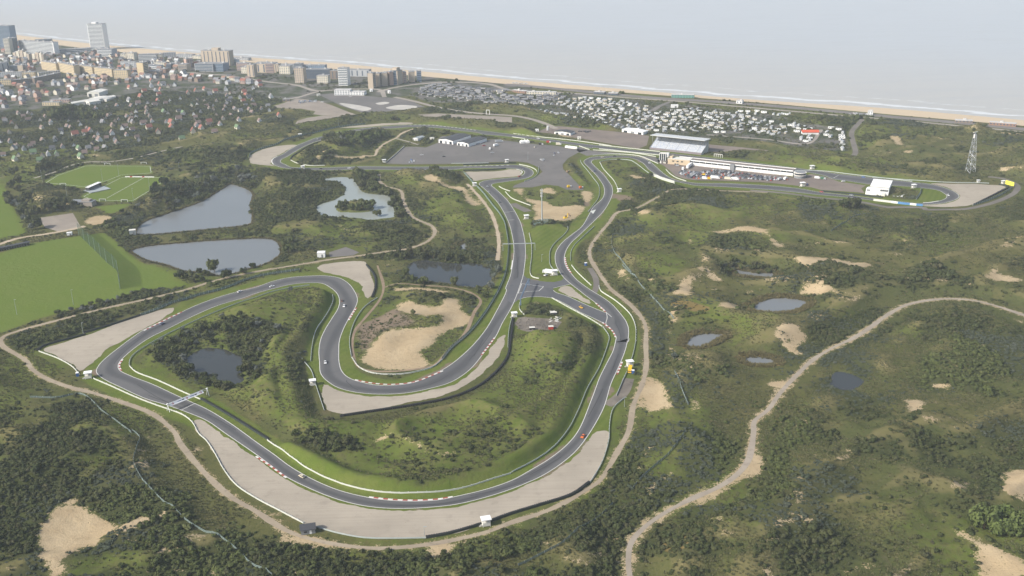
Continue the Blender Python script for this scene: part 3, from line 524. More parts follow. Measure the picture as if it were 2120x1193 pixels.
def sheet(name, poly, z, m, holes=(), parent=None):
    loops = [[Vector((p[0], p[1], 0)) for p in poly]]+[[Vector((p[0], p[1], 0)) for p in h] for h in holes]
    tri = tessellate_polygon(loops); v = [q for l in loops for q in l]
    fs = []
    for a, b, c in tri:
        n = (v[b]-v[a]).cross(v[c]-v[a]).z
        if abs(n) > 1e-7: fs.append((a, b, c) if n > 0 else (a, c, b))
    return new_obj(name, pymesh(name, [(q.x, q.y, z) for q in v], fs), m, parent)
def ribbon_mesh(name, p, w, z, n=2, drape=False, closed=False, offset=0.0):
    nn = normals2(p, closed); k = np.linspace(-.5, .5, n)
    v = []; wv = np.broadcast_to(np.asarray(w, float), (len(p),))
    for i in range(len(p)):
        for t in k:
            q = p[i]+nn[i]*(t*wv[i]+offset); v.append((q[0], q[1], (float(hgt(q[0], q[1])) if drape else 0)+z))
    f = []; m = len(p)
    for i in range(m if closed else m-1):
        a = i*n; b = ((i+1) % m)*n
        for j in range(n-1): f.append((a+j, b+j, b+j+1, a+j+1))
    return pymesh(name, v, f)
# asphalt, gravel, paths, water: flat sheets a little above one another
st = lambda o: tag(o, kind='structure')
for n, p, t in asph_g: st(sheet(n, p, .03, MATS[t]))
for p in CONCRETE: st(sheet('concrete_apron', smooth(G(p), 4, True), .05, MATS['concrete']))
for n, p, w, t in road_g:
    wv = w*(1+(.30 if t in ('path', 'track', 'sandtrail', 'brown') else .06)*(np.interp(np.arange(len(p)), np.arange(0, len(p)+5, 3), rng.uniform(-1, 1, len(np.arange(0, len(p)+5, 3))))))
    st(new_obj(n, ribbon_mesh(n, p, wv, .06+.004*len(n) % .03, 3), MATS[t]))
for p in gravel_g: st(sheet('gravel_trap', p, .08, MATS['gravel']))
def loft_track():
    a, b = T_OUT, T_IN; v = [(*p, .10) for p in a]+[(*p, .10) for p in b]; na, nb = len(a), len(b); f = []; i = j = 0
    while i < na or j < nb:
        da = np.linalg.norm(a[(i+1) % na]-b[j % nb]) if i < na else 1e9; db = np.linalg.norm(a[i % na]-b[(j+1) % nb]) if j < nb else 1e9
        if da <= db: f.append((i % na, na+j % nb, (i+1) % na)); i += 1
        else: f.append((i % na, na+j % nb, na+(j+1) % nb)); j += 1
    f = [t if (b_-a_)[0]*(c_-a_)[1]-(b_-a_)[1]*(c_-a_)[0] > 0 else t[::-1] for t in f for a_, b_, c_ in [[np.array(v[q][:2]) for q in t]]]
    me = pymesh('race_track', v, f); at = me.attributes.new('lateral', 'FLOAT', 'POINT'); at.data.foreach_set('value', np.r_[np.zeros(na), np.ones(nb)].astype(np.float32))
    m = bpy.data.materials.new('race_asphalt'); t = NT(m); p = t.pos(); A = t.t.nodes.new('ShaderNodeAttribute'); A.attribute_name = 'lateral'
    n1 = t.noise(p, .012, 4); n2 = t.noise(p, .12, 5); lat = A.outputs['Fac']
    c = t.mix(t.ramp(n1, .3, .7), (.102,.102,.102), (.124,.122,.120)); c = t.mix(t.math('MULTIPLY', t.ramp(n2, .5, .8), .35), c, (.075,.076,.08))
    line = t.ramp(t.math('ABSOLUTE', t.math('SUBTRACT', lat, t.math('ADD', .5, t.math('MULTIPLY', t.math('SUBTRACT', t.noise(p, .006, 2), .5), 1.6)))), .32, .05)
    c = t.mix(t.math('MULTIPLY', t.ramp(t.noise(p, .035, 2), .56, .575), .35), c, (.135,.133,.132)); c = t.mix(t.math('MULTIPLY', line, .65), c, (.058,.059,.063)); t.bsdf(c, .85, .2, t.noise(p, 3.0, 2), .1, .05)
    return st(new_obj('race_track', me, m))
loft_track()
st(sheet('track_junction', JUNCTION, .125, MATS['asphalt']))
def water_mat(name, col, rough, bs, bd, strength=.25):
    m = bpy.data.materials.new(name); t = NT(m); MATS[name] = m; p = t.pos()
    sc = t.n('Mapping', 0, None, Vector=p, Scale=(1.0, 2.2, 1.0))
    h = t.noise(sc, bs, 3); b = t.bsdf(t.mix(t.noise(p, .01, 3), col, tuple(v*1.3 for v in col)), rough, .5, h, strength, bd); b.inputs['IOR'].default_value = 1.33; return m
water_mat('pond_water', (.145,.152,.150), .18, .35, .05, .16); water_mat('green_water', (.23,.25,.225), .18, .35, .05, .16); water_mat('dark_water', (.034,.036,.033), .1, .35, .05, .16)
for i, p in enumerate(pond_g):
    pw = p+normals2(p, True)*0
    c = p.mean(0); pw = c+(p-c)*1.0
    n = normals2(p, True); ar = np.sum(p[:,0]*np.roll(p[:,1], -1)-np.roll(p[:,0], -1)*p[:,1]); pw = p-n*2.0*np.sign(ar)
    st(sheet('pond', pw, -.8, MATS['green_water' if i == 2 else 'dark_water' if i in (3, 4, 9) else 'pond_water'], holes=[]))
# sea: one sheet from under the beach to the horizon, surf given by the distance to the shore
def build_sea():
    sx = np.interp(np.linspace(0, 1, 260), np.linspace(0, 1, len(SHORE)), SHORE[:,0]); sy = np.interp(np.linspace(0, 1, 260), np.linspace(0, 1, len(SHORE)), SHORE[:,1])
    d = np.r_[-60, np.linspace(-20, 260, 57), 330, 450, 700, 1200, 2500, 6000, 20000]
    sxy = np.c_[sx, sy]; n = np.array([.33, .94]); n /= np.linalg.norm(n)
    e0 = sxy[0]+(sxy[0]-sxy[10])/np.linalg.norm(sxy[0]-sxy[10])*16000; e1 = sxy[-1]+(sxy[-1]-sxy[-10])/np.linalg.norm(sxy[-1]-sxy[-10])*16000
    sxy = np.r_[[e0], sxy, [e1]]
    v = (sxy[:,None,:]+n[None,None,:]*d[None,:,None]).reshape(-1, 2); nd = len(d)
    f = [(a*nd+b, a*nd+b+1, (a+1)*nd+b+1, (a+1)*nd+b) for a in range(len(sxy)-1) for b in range(nd-1)]
    me = pymesh('sea', np.c_[v, np.full(len(v), -2.0)], f)
    at = me.attributes.new('shore', 'FLOAT', 'POINT'); at.data.foreach_set('value', np.tile(d, len(sxy)).astype(np.float32))
    m = bpy.data.materials.new('sea_water'); t = NT(m); p = t.pos()
    A = t.t.nodes.new('ShaderNodeAttribute'); A.attribute_name = 'shore'; sd = A.outputs['Fac']
    st_ = t.n('Mapping', 0, None, Vector=p, Rotation=(0, 0, .34), Scale=(1.0, 5.0, 1.0))
    w1 = t.noise(st_, .006, 5, .6); w2 = t.noise(st_, .03, 4)
    sdw = t.math('ADD', sd, t.math('MULTIPLY', t.math('SUBTRACT', w1, .5), 60.0))
    col = t.mix(t.ramp(sd, 0.0, 900.0), (.42,.405,.37), (.41,.425,.43))
    col = t.mix(t.math('MULTIPLY', t.ramp(w1, .45, .65), .35), col, (.37,.375,.37))
    def band(c, w):
        return t.ramp(t.math('ABSOLUTE', t.math('SUBTRACT', sdw, c)), w, w*.35)
    foam = t.math('MAXIMUM', t.math('MULTIPLY', band(30., 9.), t.ramp(w2, .25, .42)), t.math('MAXIMUM', t.math('MULTIPLY', band(80., 7.), t.math('MULTIPLY', t.ramp(w2, .46, .60), .6)), t.math('MULTIPLY', band(135., 5.), t.math('MULTIPLY', t.ramp(w2, .54, .66), .35))))
    col = t.mix(foam, col, (.62,.63,.62)); b = t.bsdf(col, .38, .5, t.math('ADD', w2, w1), .5, 3.0); b.inputs['IOR'].default_value = 1.33
    return tag(new_obj('sea', me, m), kind='structure')
build_sea()
def paint_mat(name, col, wear=.25):
    m = bpy.data.materials.new(name); t = NT(m); MATS[name] = m; p = t.pos()
    c = t.mix(t.math('MULTIPLY', t.ramp(t.noise(p, .5, 4), .5, .75), wear), col, tuple(v*.55 for v in col)); t.bsdf(c, .7, .2); return m
paint_mat('line_paint', (.62,.61,.56), .35); paint_mat('kerb_white', (.66,.64,.60)); paint_mat('kerb_red', (.34,.085,.065)); paint_mat('white_paint', (.55,.56,.51), .4)
# white edge lines
for name, loop in (('edge_line', T_OUT), ('edge_line', T_IN)):
    n = normals2(loop, True); side = np.sign(np.mean(samp(track_m, *(loop+n*3).T)-samp(track_m, *(loop-n*3).T)))
    st(new_obj(name, ribbon_mesh(name, loop, .42, .14, 2, closed=True, offset=.3*side), MATS['line_paint']))
st(sheet('painted_marker', G(P('B3 645,548 692,534 668,570')), .15, MATS['white_paint']))
for s in ('F2 320,140 260,300', 'F2 320,140 500,165 680,190', 'F2 680,190 600,262', 'F2 600,262 420,270 262,300', 'C1 1500,990 1605,938', 'E8 680,875 835,858', 'E8 750,1003 830,998', 'E6 205,308 285,265', 'F2 1700,605 1800,690', 'F2 840,215 1120,147', 'F2 840,250 880,285 1050,340 1250,430 1500,540 1700,620', 'F2 270,400 400,365 600,355 800,375 950,430 1100,510 1300,620 1500,710 1640,778'):
    g = smooth(G(P(s)), 3); st(new_obj('painted_line', ribbon_mesh('painted_line', g, .45, .15), MATS['line_paint']))
# rubber left on the asphalt: short curved streaks
sk = np.random.default_rng(5); tm_ = (T_OUT[:, None] if False else None)
for k in range(46):
    i = int(sk.integers(0, len(T_IN)-40)); seg = T_IN[i:i+int(sk.integers(7, 22))]; j = [int(np.argmin(np.sum((T_OUT-q)**2, 1))) for q in seg]
    f0, f1 = sk.uniform(.2, .8, 2); ff = np.linspace(f0, f1, len(seg))[:,None]; q = seg*(1-ff)+T_OUT[j]*ff
    if np.max(np.linalg.norm(np.diff(q, axis=0), axis=1)) > 6 or samp(track_m, q[:,0], q[:,1]).min() < .9: continue
    st(new_obj('skid_mark', ribbon_mesh('skid_mark', q, .5, .112+.0004*k), mat('rubber_mark', (.05,.05,.053), .8, .2) if 'rubber_mark' in MATS else mat('rubber_mark', (.05,.05,.053), .8, .2)))
# pitch markings
for s_ in ('B1 690,425 1000,270 1385,270 1245,368 1095,460 770,458', 'B1 380,312 480,250 715,172 1235,177 1245,232 1000,247 890,292 690,345'):
    g = G(P(s_)); g = np.r_[g, g[:1]]; st(new_obj('pitch_line', ribbon_mesh('pitch_line', resample(g, 5), .5, .05), MATS['line_paint']))
g = G(P('B1 880,440 1190,268')); st(new_obj('pitch_line', ribbon_mesh('pitch_line', resample(g, 5), .5, .055), MATS['line_paint']))
# ------------------------------------------------------------------ mesh building
class MB:
    def __init__(s): s.v = []; s.f = []
    def box(s, x, y, z, w, d, h, rz=0.0, taper=1.0, tx=0.0):
        """base centre x,y,z; size w (x) d (y) h (z)"""
        c, q = math.cos(rz), math.sin(rz); k = len(s.v)
        for zz, t, o in ((0, 1, 0), (h, taper, tx)):
            for a, b in ((-1,-1),(1,-1),(1,1),(-1,1)):
                px, py = a*w/2*t+o, b*d/2*t; s.v.append((x+px*c-py*q, y+px*q+py*c, z+zz))
        s.f += [tuple(k+i for i in q_) for q_ in ((3,2,1,0),(4,5,6,7),(0,1,5,4),(1,2,6,5),(2,3,7,6),(3,0,4,7))]; return s
    def bar(s, a, b, r, n=4):
        a, b = Vector(a), Vector(b); d = (b-a).normalized(); u = d.orthogonal().normalized(); w = d.cross(u); k = len(s.v)
        r2 = r if not isinstance(r, tuple) else r[1]; r1 = r if not isinstance(r, tuple) else r[0]
        for p, rr in ((a, r1), (b, r2)):
            for i in range(n):
                t = 2*math.pi*i/n+math.pi/4; q = p+(u*math.cos(t)+w*math.sin(t))*rr; s.v.append(tuple(q))
        for i in range(n): j = (i+1) % n; s.f.append((k+i, k+j, k+n+j, k+n+i))
        s.f += [tuple(k+n-1-i for i in range(n)), tuple(k+n+i for i in range(n))]; return s
    def prism(s, poly, z0, z1):
        k = len(s.v); n = len(poly); poly = list(poly)
        if sum(poly[i][0]*poly[(i+1) % n][1]-poly[(i+1) % n][0]*poly[i][1] for i in range(n)) < 0: poly = poly[::-1]
        s.v += [(p[0], p[1], z0) for p in poly]+[(p[0], p[1], z1) for p in poly]
        s.f += [tuple(range(k+n-1, k-1, -1)), tuple(range(k+n, k+2*n))]+[(k+i, k+(i+1) % n, k+n+(i+1) % n, k+n+i) for i in range(n)]; return s
    def quad(s, a, b, c, d): k = len(s.v); s.v += [a, b, c, d]; s.f.append((k, k+1, k+2, k+3)); return s
    def poly(s, pts): k = len(s.v); s.v += list(pts); s.f.append(tuple(range(k, k+len(pts)))); return s
    def gable(s, x, y, z, w, d, h, rz=0.0, over=.4, th=.25):
        """pitched roof with its ridge along local x"""
        c, q = math.cos(rz), math.sin(rz); k = len(s.v); W = w/2+over; D = d/2+over
        for a, b, zz in ((-W,-D,0),(W,-D,0),(W,0,h),(-W,0,h),(W,D,0),(-W,D,0)): s.v.append((x+a*c-b*q, y+a*q+b*c, z+zz+th))
        for a, b, zz in ((-W,-D,0),(W,-D,0),(W,0,h),(-W,0,h),(W,D,0),(-W,D,0)): s.v.append((x+a*c-b*q, y+a*q+b*c, z+zz))
        s.f += [tuple(k+i for i in t) for t in ((0,1,2,3),(3,2,4,5),(7,6,9,8),(8,9,11,10),(6,7,1,0),(11,5,4,10),(6,0,3,9),(9,3,5,11),(7,8,2,1),(8,10,4,2))]; return s
    def mesh(s, name): return pymesh(name, s.v, s.f)
    def build(s, name, m, parent=None): return new_obj(name, s.mesh(name), m, parent)
def root(name, loc, rz=0.0, label=None, cat=None, group=None):
    o = bpy.data.objects.new(name, None); o.empty_display_size = .5; S.collection.objects.link(o)
    o.location = tuple(map(float, loc)); o.rotation_euler = (0, 0, rz); return tag(o, label, cat, group)
mat('white', (.78,.78,.76)); mat('offwhite', (.66,.64,.58)); mat('black_rubber', (.022,.023,.025), .8); mat('dark_glass', (.028,.036,.045), .15, .5); mat('steel', (.42,.44,.46), .45, .5, metal=.3)
mat('galv', (.33,.36,.36), .5, .4); mat('armco', (.40,.44,.42), .5, .4); mat('dark_grey', (.06,.063,.07)); mat('mid_grey', (.22,.23,.24)); mat('grey_green', (.20,.25,.22)); mat('belt', (.035,.045,.04), .7)
mat('tan_wall', (.52,.42,.29)); mat('concrete_wall', (.36,.35,.32)); mat('wood', (.16,.11,.07)); mat('red', (.42,.04,.03)); mat('yellow', (.70,.46,.02)); mat('orange', (.62,.14,.02)); mat('blue', (.05,.12,.32)); mat('red_brick', (.30,.11,.075))
def net_mat(name, col, alpha):
    m = bpy.data.materials.new(name); t = NT(m); MATS[name] = m
    d = t.t.nodes.new('ShaderNodeBsdfDiffuse'); d.inputs[0].default_value = (*col, 1); tr_ = t.t.nodes.new('ShaderNodeBsdfTransparent'); mx = t.t.nodes.new('ShaderNodeMixShader'); mx.inputs[0].default_value = alpha
    t.t.links.new(tr_.outputs[0], mx.inputs[1]); t.t.links.new(d.outputs[0], mx.inputs[2]); t.t.links.new(mx.outputs[0], t.out.inputs[0]); return m
net_mat('chain_link', (.20,.27,.24), .55); net_mat('range_net', (.05,.085,.05), .27); net_mat('dune_fence_mesh', (.22,.28,.26), .55)

# ------------------------------------------------------------------ barriers and fences
def wall_mesh(name, p, h, th, z0=0.0, drape=True, lift=0.0):
    n = normals2(p)*th/2; v = []; f = []
    for i in range(len(p)):
        zg = (float(hgt(*p[i])) if drape else 0)+lift
        for sgn, zz in ((-1, z0), (-1, h), (1, h), (1, z0)): q = p[i]+sgn*n[i]; v.append((q[0], q[1], zg+zz))
    for i in range(len(p)-1):
        a, b = 4*i, 4*i+4
        for j in range(4): f.append((a+j, a+(j+1) % 4, b+(j+1) % 4, b+j))
    f += [(0,1,2,3), (len(v)-1, len(v)-2, len(v)-3, len(v)-4)]
    return pymesh(name, v, [t[::-1] for t in f])
def posts_mesh(name, p, step, h, r, side=0.0, lift=-.1):
    q = resample(p, step); n = normals2(q); mb = MB()
    for a, b in zip(q, n): mb.box(a[0]+b[0]*side, a[1]+b[1]*side, float(hgt(*a))+lift, r, r, h-lift)
    return mb.mesh(name)
def local(mesh_obj_list, o):
    """shift world-built meshes under an Empty so that the Empty sits at the thing's base"""
    for c in mesh_obj_list:
        c.parent = o; c.data.transform(Matrix.Translation(-Vector(o.location)))
def barrier(s, kind, label, h=None, flat=True):
    px = P(s); p = smooth(G(px) if flat else GH(px)[:,:2], 4.0)
    q = p[len(p)//2]; o = root({'white': 'barrier_wall', 'tyre': 'tyre_wall', 'rail': 'guardrail', 'fence': 'mesh_fence', 'conc': 'barrier_wall', 'dune': 'dune_fence'}[kind], (q[0], q[1], float(hgt(*q))), 0, label,
        {'white': 'barrier', 'tyre': 'tyre wall', 'rail': 'guardrail', 'fence': 'fence', 'conc': 'barrier', 'dune': 'fence'}[kind]); ch = []
    if kind == 'white': h = h or .9; ch.append(new_obj('wall', wall_mesh('wall', p, h, .22), MATS['white_paint'])); c = new_obj('posts', posts_mesh('posts', p, 5.0, h+.05, .35, .36), MATS['armco']); tag(c, kind='stuff'); ch.append(c)
    elif kind == 'conc': h = h or 1.2; ch.append(new_obj('wall', wall_mesh('wall', p, h, .7), MATS['concrete_wall'])); c = new_obj('posts', posts_mesh('posts', p, 8.0, h+.12, .9), MATS['mid_grey']); tag(c, kind='stuff'); ch.append(c)
    elif kind == 'tyre':
        h = h or 1.35; ch.append(new_obj('belt', wall_mesh('belt', p, h, .12), MATS['belt'])); mb = MB()
        q = resample(p, 1.3); n = normals2(q)
        for i, (a, b) in enumerate(zip(q, n)): mb.box(a[0]+b[0]*.75, a[1]+b[1]*.75, float(hgt(*a))-.05, 1.2, 1.2, h+.02, .3*(i % 5), .92)
        c = mb.build('tyre_stacks', MATS['black_rubber']); tag(c, kind='stuff'); ch.append(c)
    elif kind == 'rail':
        h = h or 1.05; ch.append(new_obj('rail', wall_mesh('rail', p, h, .22, .30), MATS['armco'])); c = new_obj('posts', posts_mesh('posts', p, 4.0, h, .18, .2), MATS['galv']); tag(c, kind='stuff'); ch.append(c)
    else:
        h = h or 2.4; dn = kind == 'dune'
        if dn: h = 1.5
        ch.append(new_obj('mesh_panel', wall_mesh('mesh_panel', p, h, .05, .1), MATS['dune_fence_mesh' if dn else 'chain_link'])); c = new_obj('posts', posts_mesh('posts', p, 4.0, h+.1, .14), MATS['galv']); tag(c, kind='stuff'); ch.append(c)
        if not dn: ch.append(new_obj('rail', wall_mesh('rail', p+normals2(p)*.5, .95, .2, .2), MATS['armco']))
    local(ch, o); return o
for s, k, l in [
 ('C1 320,500 360,470 700,375', 'tyre', 'black tyre wall at the back corner of the left gravel trap'), ('C1 700,358 900,300 1160,215', 'tyre', 'black tyre wall along the top of the left gravel trap beside a lamp post'),
 ('C1 1160,215 1400,130 1600,60 1830,0 N 530,575 620,560', 'fence', 'grey-green mesh fence along the verge above the left gravel trap'), ('C1 320,510 480,570 600,640 650,700', 'white', 'white post-and-rail barrier on the lower edge of the left gravel trap'),
 ('C1 770,735 900,790 1100,880 1250,940 1380,985 1500,1030 1580,1090 1640,1193 D1 1690,70 1760,170 1850,330 1950,450 2108,555 D2 200,660 390,760', 'white', 'long white railing from the left corner hut past the white gantry'),
 ('D2 500,795 650,840 900,885 1150,890 1400,885', 'rail', 'grey guardrail behind the big gravel trap right of the dark shed'), ('D2 1410,885 1600,850 1900,762 2108,688 D3 240,615 500,530 640,432', 'tyre', 'dark tyre barrier round the lower right rim of the big gravel trap'),
 ('D3 645,425 740,265 800,60 800,0 C3 835,1180 920,1100', 'rail', 'guardrail up the right rim of the big gravel trap'), ('C1 1065,625 1070,585 1100,540 1200,470 1400,360 1700,220 2000,100 C2 0,265 150,215 300,185 440,165', 'rail', 'dark guardrail round the bushy infield pond at the left corner'),
 ('C1 1066,632 1120,680 1300,750 1530,855 1650,905', 'white', 'bright white wall running down under the white gantry'), ('C1 1655,907 1850,1020 2108,1180 D2 90,72', 'tyre', 'black tyre wall continuing the white wall below the gantry'),
 ('D2 92,76 250,190 400,300 600,400 800,470 1000,510 1200,525 1450,515 1700,475 1950,400 2100,352', 'white', 'long pale wall inside the bottom sweep of the track'), ('D3 0,345 200,240 350,130 460,0 C3 550,1190 620,1020 720,840 790,650 800,590 750,510', 'rail', 'guardrail on the inside of the lower right bend'),
 ('C3 745,505 640,440 500,365 400,310 330,270', 'white', 'white block barrier on the inside of the link road below the triangle'), ('C3 715,170 730,210 850,290 970,400 1015,500 1018,620', 'white', 'white wall outside the right bend opposite the yellow car'),
 ('C3 1018,625 1000,720 955,860', 'rail', 'guardrail between the right bend and the yellow truck'), ('C3 945,880 900,980 860,1075', 'rail', 'guardrail between track and gravel bay below the yellow truck'), ('C3 490,0 530,50 650,165', 'white', 'white wall beside the paved escape lane right of the junction'),
 ('F1 130,0 170,250 170,450 140,700 90,880 0,1080 C2 1990,220 1880,400 1750,560 1600,690 1530,780', 'fence', 'pale green fence left of the central straight down to the sand pit'), ('C2 1530,780 1450,840 1250,890 1100,900 950,885 850,840 790,760', 'white', 'pale wall between the sand pit and the S-bend'),
 ('C2 785,750 770,640 780,560 820,450 900,340 1000,270', 'rail', 'guardrail up the left side of the sand pit'), ('F1 520,110 555,280 560,480 535,700 540,780 580,830 680,855', 'white', 'white wall right of the central straight next to the white truck'),
 ('F1 1150,0 1162,40 1100,130 940,280 870,390 855,520 870,640 935,730', 'rail', 'grey guardrail between the mast lawn and the right leg'), ('F1 1590,0 1400,180 1250,340 1205,460 1200,560', 'rail', 'guardrail on the outside of the right leg above the red and white kerb'),
 ('E8 910,88 1080,125 1190,180 1205,215', 'white', 'short curved white wall outside the small hairpin'), ('E8 1230,130 1225,230 1150,310 1000,370', 'rail', 'guardrail behind the hairpin facing the paved pad'), ('E8 580,450 650,490 760,530', 'white', 'short white wall pointing at the mast from the hairpin'), ('E8 685,540 800,650 950,710 1100,765', 'white', 'white wall beside the dirt field left of the mast'),
 ('E8 0,225 160,400 300,540 480,770 600,920 680,1080 700,1193', 'fence', 'mesh fence left of the track below the hairpin gravel'), ('E8 0,97 550,82 860,72', 'tyre', 'black tyre wall between the pad and the hairpin straight'), ('E8 0,190 350,183 690,162', 'tyre', 'black tyre wall above the hairpin gravel trap'),
 ('E4 300,255 550,236 850,242 1050,265 1200,318 1370,393', 'white', 'long white wall round the top of the hill corner'), ('E4 70,102 240,162', 'white', 'short white wall at the pit entry by the parked trucks'), ('E4 300,168 700,195 1000,222 1330,278', 'white', 'white pit wall nearest the hill corner'), ('E4 400,150 1000,212 1430,256', 'white', 'white pit wall along the main straight opposite the grandstand'),
 ('E4 90,340 110,390 210,510 310,640 390,750 405,850 385,970 300,1090 220,1190', 'rail', 'grey rail on the left of the descending right leg'), ('E4 410,372 470,480 560,580 640,670 700,790 712,830', 'white', 'thin white wall along the hill infield'), ('E4 420,365 600,330 900,340 1000,390 1120,480 1230,560', 'rail', 'rail along the upper rim of the hill infield'),
 ('E4 1500,490 1580,570 1680,630 1830,680', 'white', 'pale curved wall between paddock and hill exit'), ('E6 0,532 400,572 700,602 1000,637', 'tyre', 'dark green tyre wall below the white hospitality building'), ('E7 1620,413 1740,435 1790,463 1600,568 1400,668 1120,808', 'tyre', 'black tyre wall at the far end gravel trap by the yellow billboard'),
 ('E7 -900,270 0,335 600,372 1200,382 1420,390', 'rail', 'rail along the foot of the bank at the far right end'), ('E7 1100,830 1400,735 1700,600 1900,470', 'fence', 'green fence beside the service road at the far end bend'), ('E1 205,690 240,620 350,570 650,480 1000,375 1350,270 1700,190 2116,140', 'fence', 'mesh fence round the left end gravel trap'), ('E1 890,740 1000,790 1200,825 1450,822', 'white', 'white wall inside the left end hairpin'),
 ('E1 898,728 930,670 1050,590 1200,500 1400,425', 'tyre', 'dark tyre wall curving inside the left end hairpin'), ('E2 390,775 550,640 690,508', 'conc', 'concrete wall at the slope end of the paved pad'), ('E2 1470,792 1800,788 2080,780', 'rail', 'low rail between the pad and the lower straight'), ('E3 500,297 850,342 1200,377 1600,422 2116,500 E4 400,85 1000,150 1400,195', 'white', 'white barrier along the far side of the main straight'),
 ('E3 480,350 690,380', 'white', 'short white wall beside the white tents'), ('E6 -900,190 0,198 500,255 1000,312 1500,372', 'rail', 'rail along the far side of the main straight behind the white hospitality building'), ('E6 1640,490 1630,560 1560,665', 'fence', 'small green fence across the far end infield'),
 ('F2 285,460 280,560 355,655', 'white', 'short curved white rail left of the debris yard'), ('F2 165,690 120,850 100,1000 90,1193', 'rail', 'rail beside the hut left of the debris yard'), ('C2 380,785 450,860 490,980 560,1193', 'rail', 'rail down the slope beside the inner berm hut'), ('C2 630,250 635,300 590,400 500,540 465,650 450,790', 'rail', 'rail between the berm and the S-bend'),
 ('C2 905,0 965,80 978,180 950,262', 'tyre', 'black tyre barrier round the top gravel trap'), ('C2 2108,440 2090,600 2060,760 1950,900 1800,1010 1600,1090 1300,1150 1000,1195 700,1240', 'tyre', 'dark tyre barrier below the middle gravel trap')]:
    barrier(s, k, l)
for s, l in [('D1 1090,0 1150,50 1100,250 1150,370 1300,540 1500,710 1700,840 1800,860 1950,980 2108,1120 D2 130,1190', 'pale dune fence winding down the lower left scrub'), ('C1 250,890 500,890 650,860 850,1010 950,1080 1080,1180', 'pale dune fence below the left perimeter track'),
 ('D3 1430,0 1270,210 1150,310 1000,470', 'dune fence in the scrub between the two sandy paths'), ('D3 830,600 650,760 450,900 200,1040 50,1110', 'dune fence through dark scrub at the bottom centre'), ('C3 910,0 1050,150 1200,310 1330,440', 'long straight dune fence right of the perimeter track'),
 ('C3 1340,880 1450,1150', 'short dune fence beside the sandy trail'), ('B3 840,700 820,800 850,900 980,1050', 'dune fence climbing the hill right of the track'), ('B4 520,715 640,640 760,575', 'dune fence crossing the right hand dunes')]:
    barrier(s, 'dune', l, flat=False)
barrier('E4 1275,590 1400,642 1550,692 1640,718', 'white', 'tall white advertising wall at the hill exit', h=3.2)
# printed boards at the far end straight
o = root('banner_boards', (*G(P('E6 1350,740'))[0], 0), 0, 'row of blue and white boards below the far end infield', 'banner'); ch = []
bp = resample(G(P('E6 860,685 1030,705 1350,745 1670,775')), 6.0)
for i in range(len(bp)-1):
    ch.append(new_obj('board', wall_mesh('board', bp[i:i+2], 2.4, .15, .1), MATS['offwhite'] if i < 3 else mat('board_blue', (.10,.25,.48)) if i % 3 else MATS['white']))
local(ch, o)
# kerbs: every block its own piece
_kb = MB().box(0, 0, 0, 1, 1, 1).mesh('kerb_block'); _kb.materials.append(MATS['kerb_white'])
def kerb(s, kind, label, L=2.7, w=1.15):
    p = resample(smooth(G(P(s)), 2), L); o = root('kerb', (*p[len(p)//2], .10), 0, label, 'kerb', 'painted kerbs of the race track')
    for i in range(len(p)-1):
        if kind == 'dash' and i % 2: continue
        c = (p[i]+p[i+1])/2-np.array(o.location[:2]); d = p[i+1]-p[i]
        b = new_obj('kerb_block', _kb, MATS['kerb_red'] if (kind == 'rw' and i % 2) else MATS['kerb_white'], o)
        b.location = (c[0], c[1], 0); b.rotation_euler = (0, 0, math.atan2(d[1], d[0])); b.scale = (np.linalg.norm(d)*.98, w, .10)
for s, k, l in [('D2 0,208 130,295 250,385', 'rw', 'red and white kerb along the big gravel trap left of the beige car'), ('D2 930,543 1100,562 1300,570 1500,560 1620,540', 'rw', 'red and white kerb on the inside of the bottom sweep'), ('C2 815,942 950,968 1100,980 1300,960 1450,905 1540,868', 'rw', 'red and white kerb under the sand pit'),
 ('C2 765,450 800,390 828,348', 'rw', 'kerb at the exit of the top S-bend'), ('C2 1965,595 1910,670 1855,740', 'rw', 'faded kerb at the start of the middle gravel trap'), ('C1 1185,338 1350,255 1500,183', 'rw', 'red and white kerb below the left gravel trap'), ('C1 1010,575 985,615 985,640 1000,668', 'rw', 'short kerb at the apex of the left corner'),
 ('F1 1112,505 1125,590 1160,680 1215,762', 'rw', 'red and white kerb on the right leg above the junction'), ('F2 1540,463 1620,535 1700,608', 'rw', 'red and white kerb along the tip of the triangular island'), ('F2 1648,778 1760,865 1830,945 1865,1025', 'rw', 'red and white kerb after the link road joins the right loop'), ('C3 907,795 885,850 866,897', 'rw', 'short red and white kerb left of the yellow truck'),
 ('E2 780,153 1000,152 1200,160 1400,182 1700,216 1900,243', 'dash', 'dashed white kerb along the top straight'), ('E8 0,112 400,108 750,98', 'dash', 'dashed white kerb on the straight before the hairpin'), ('E1 605,803 577,750 603,703 662,672', 'w', 'white kerb outside the left end hairpin'), ('E4 1340,572 1440,625', 'w', 'white kerb by the tall advertising wall'), ('E7 110,770 250,762 420,735', 'w', 'white kerb inside the far end bend'), ('F1 250,553 240,630 224,700', 'w', 'white kerb on the left edge of the central straight'), ('E8 940,240 965,215 940,185 870,165', 'w', 'pale kerb round the hairpin gravel')]:
    kerb(s, k, l, 3.4 if k == 'dash' else 2.7)
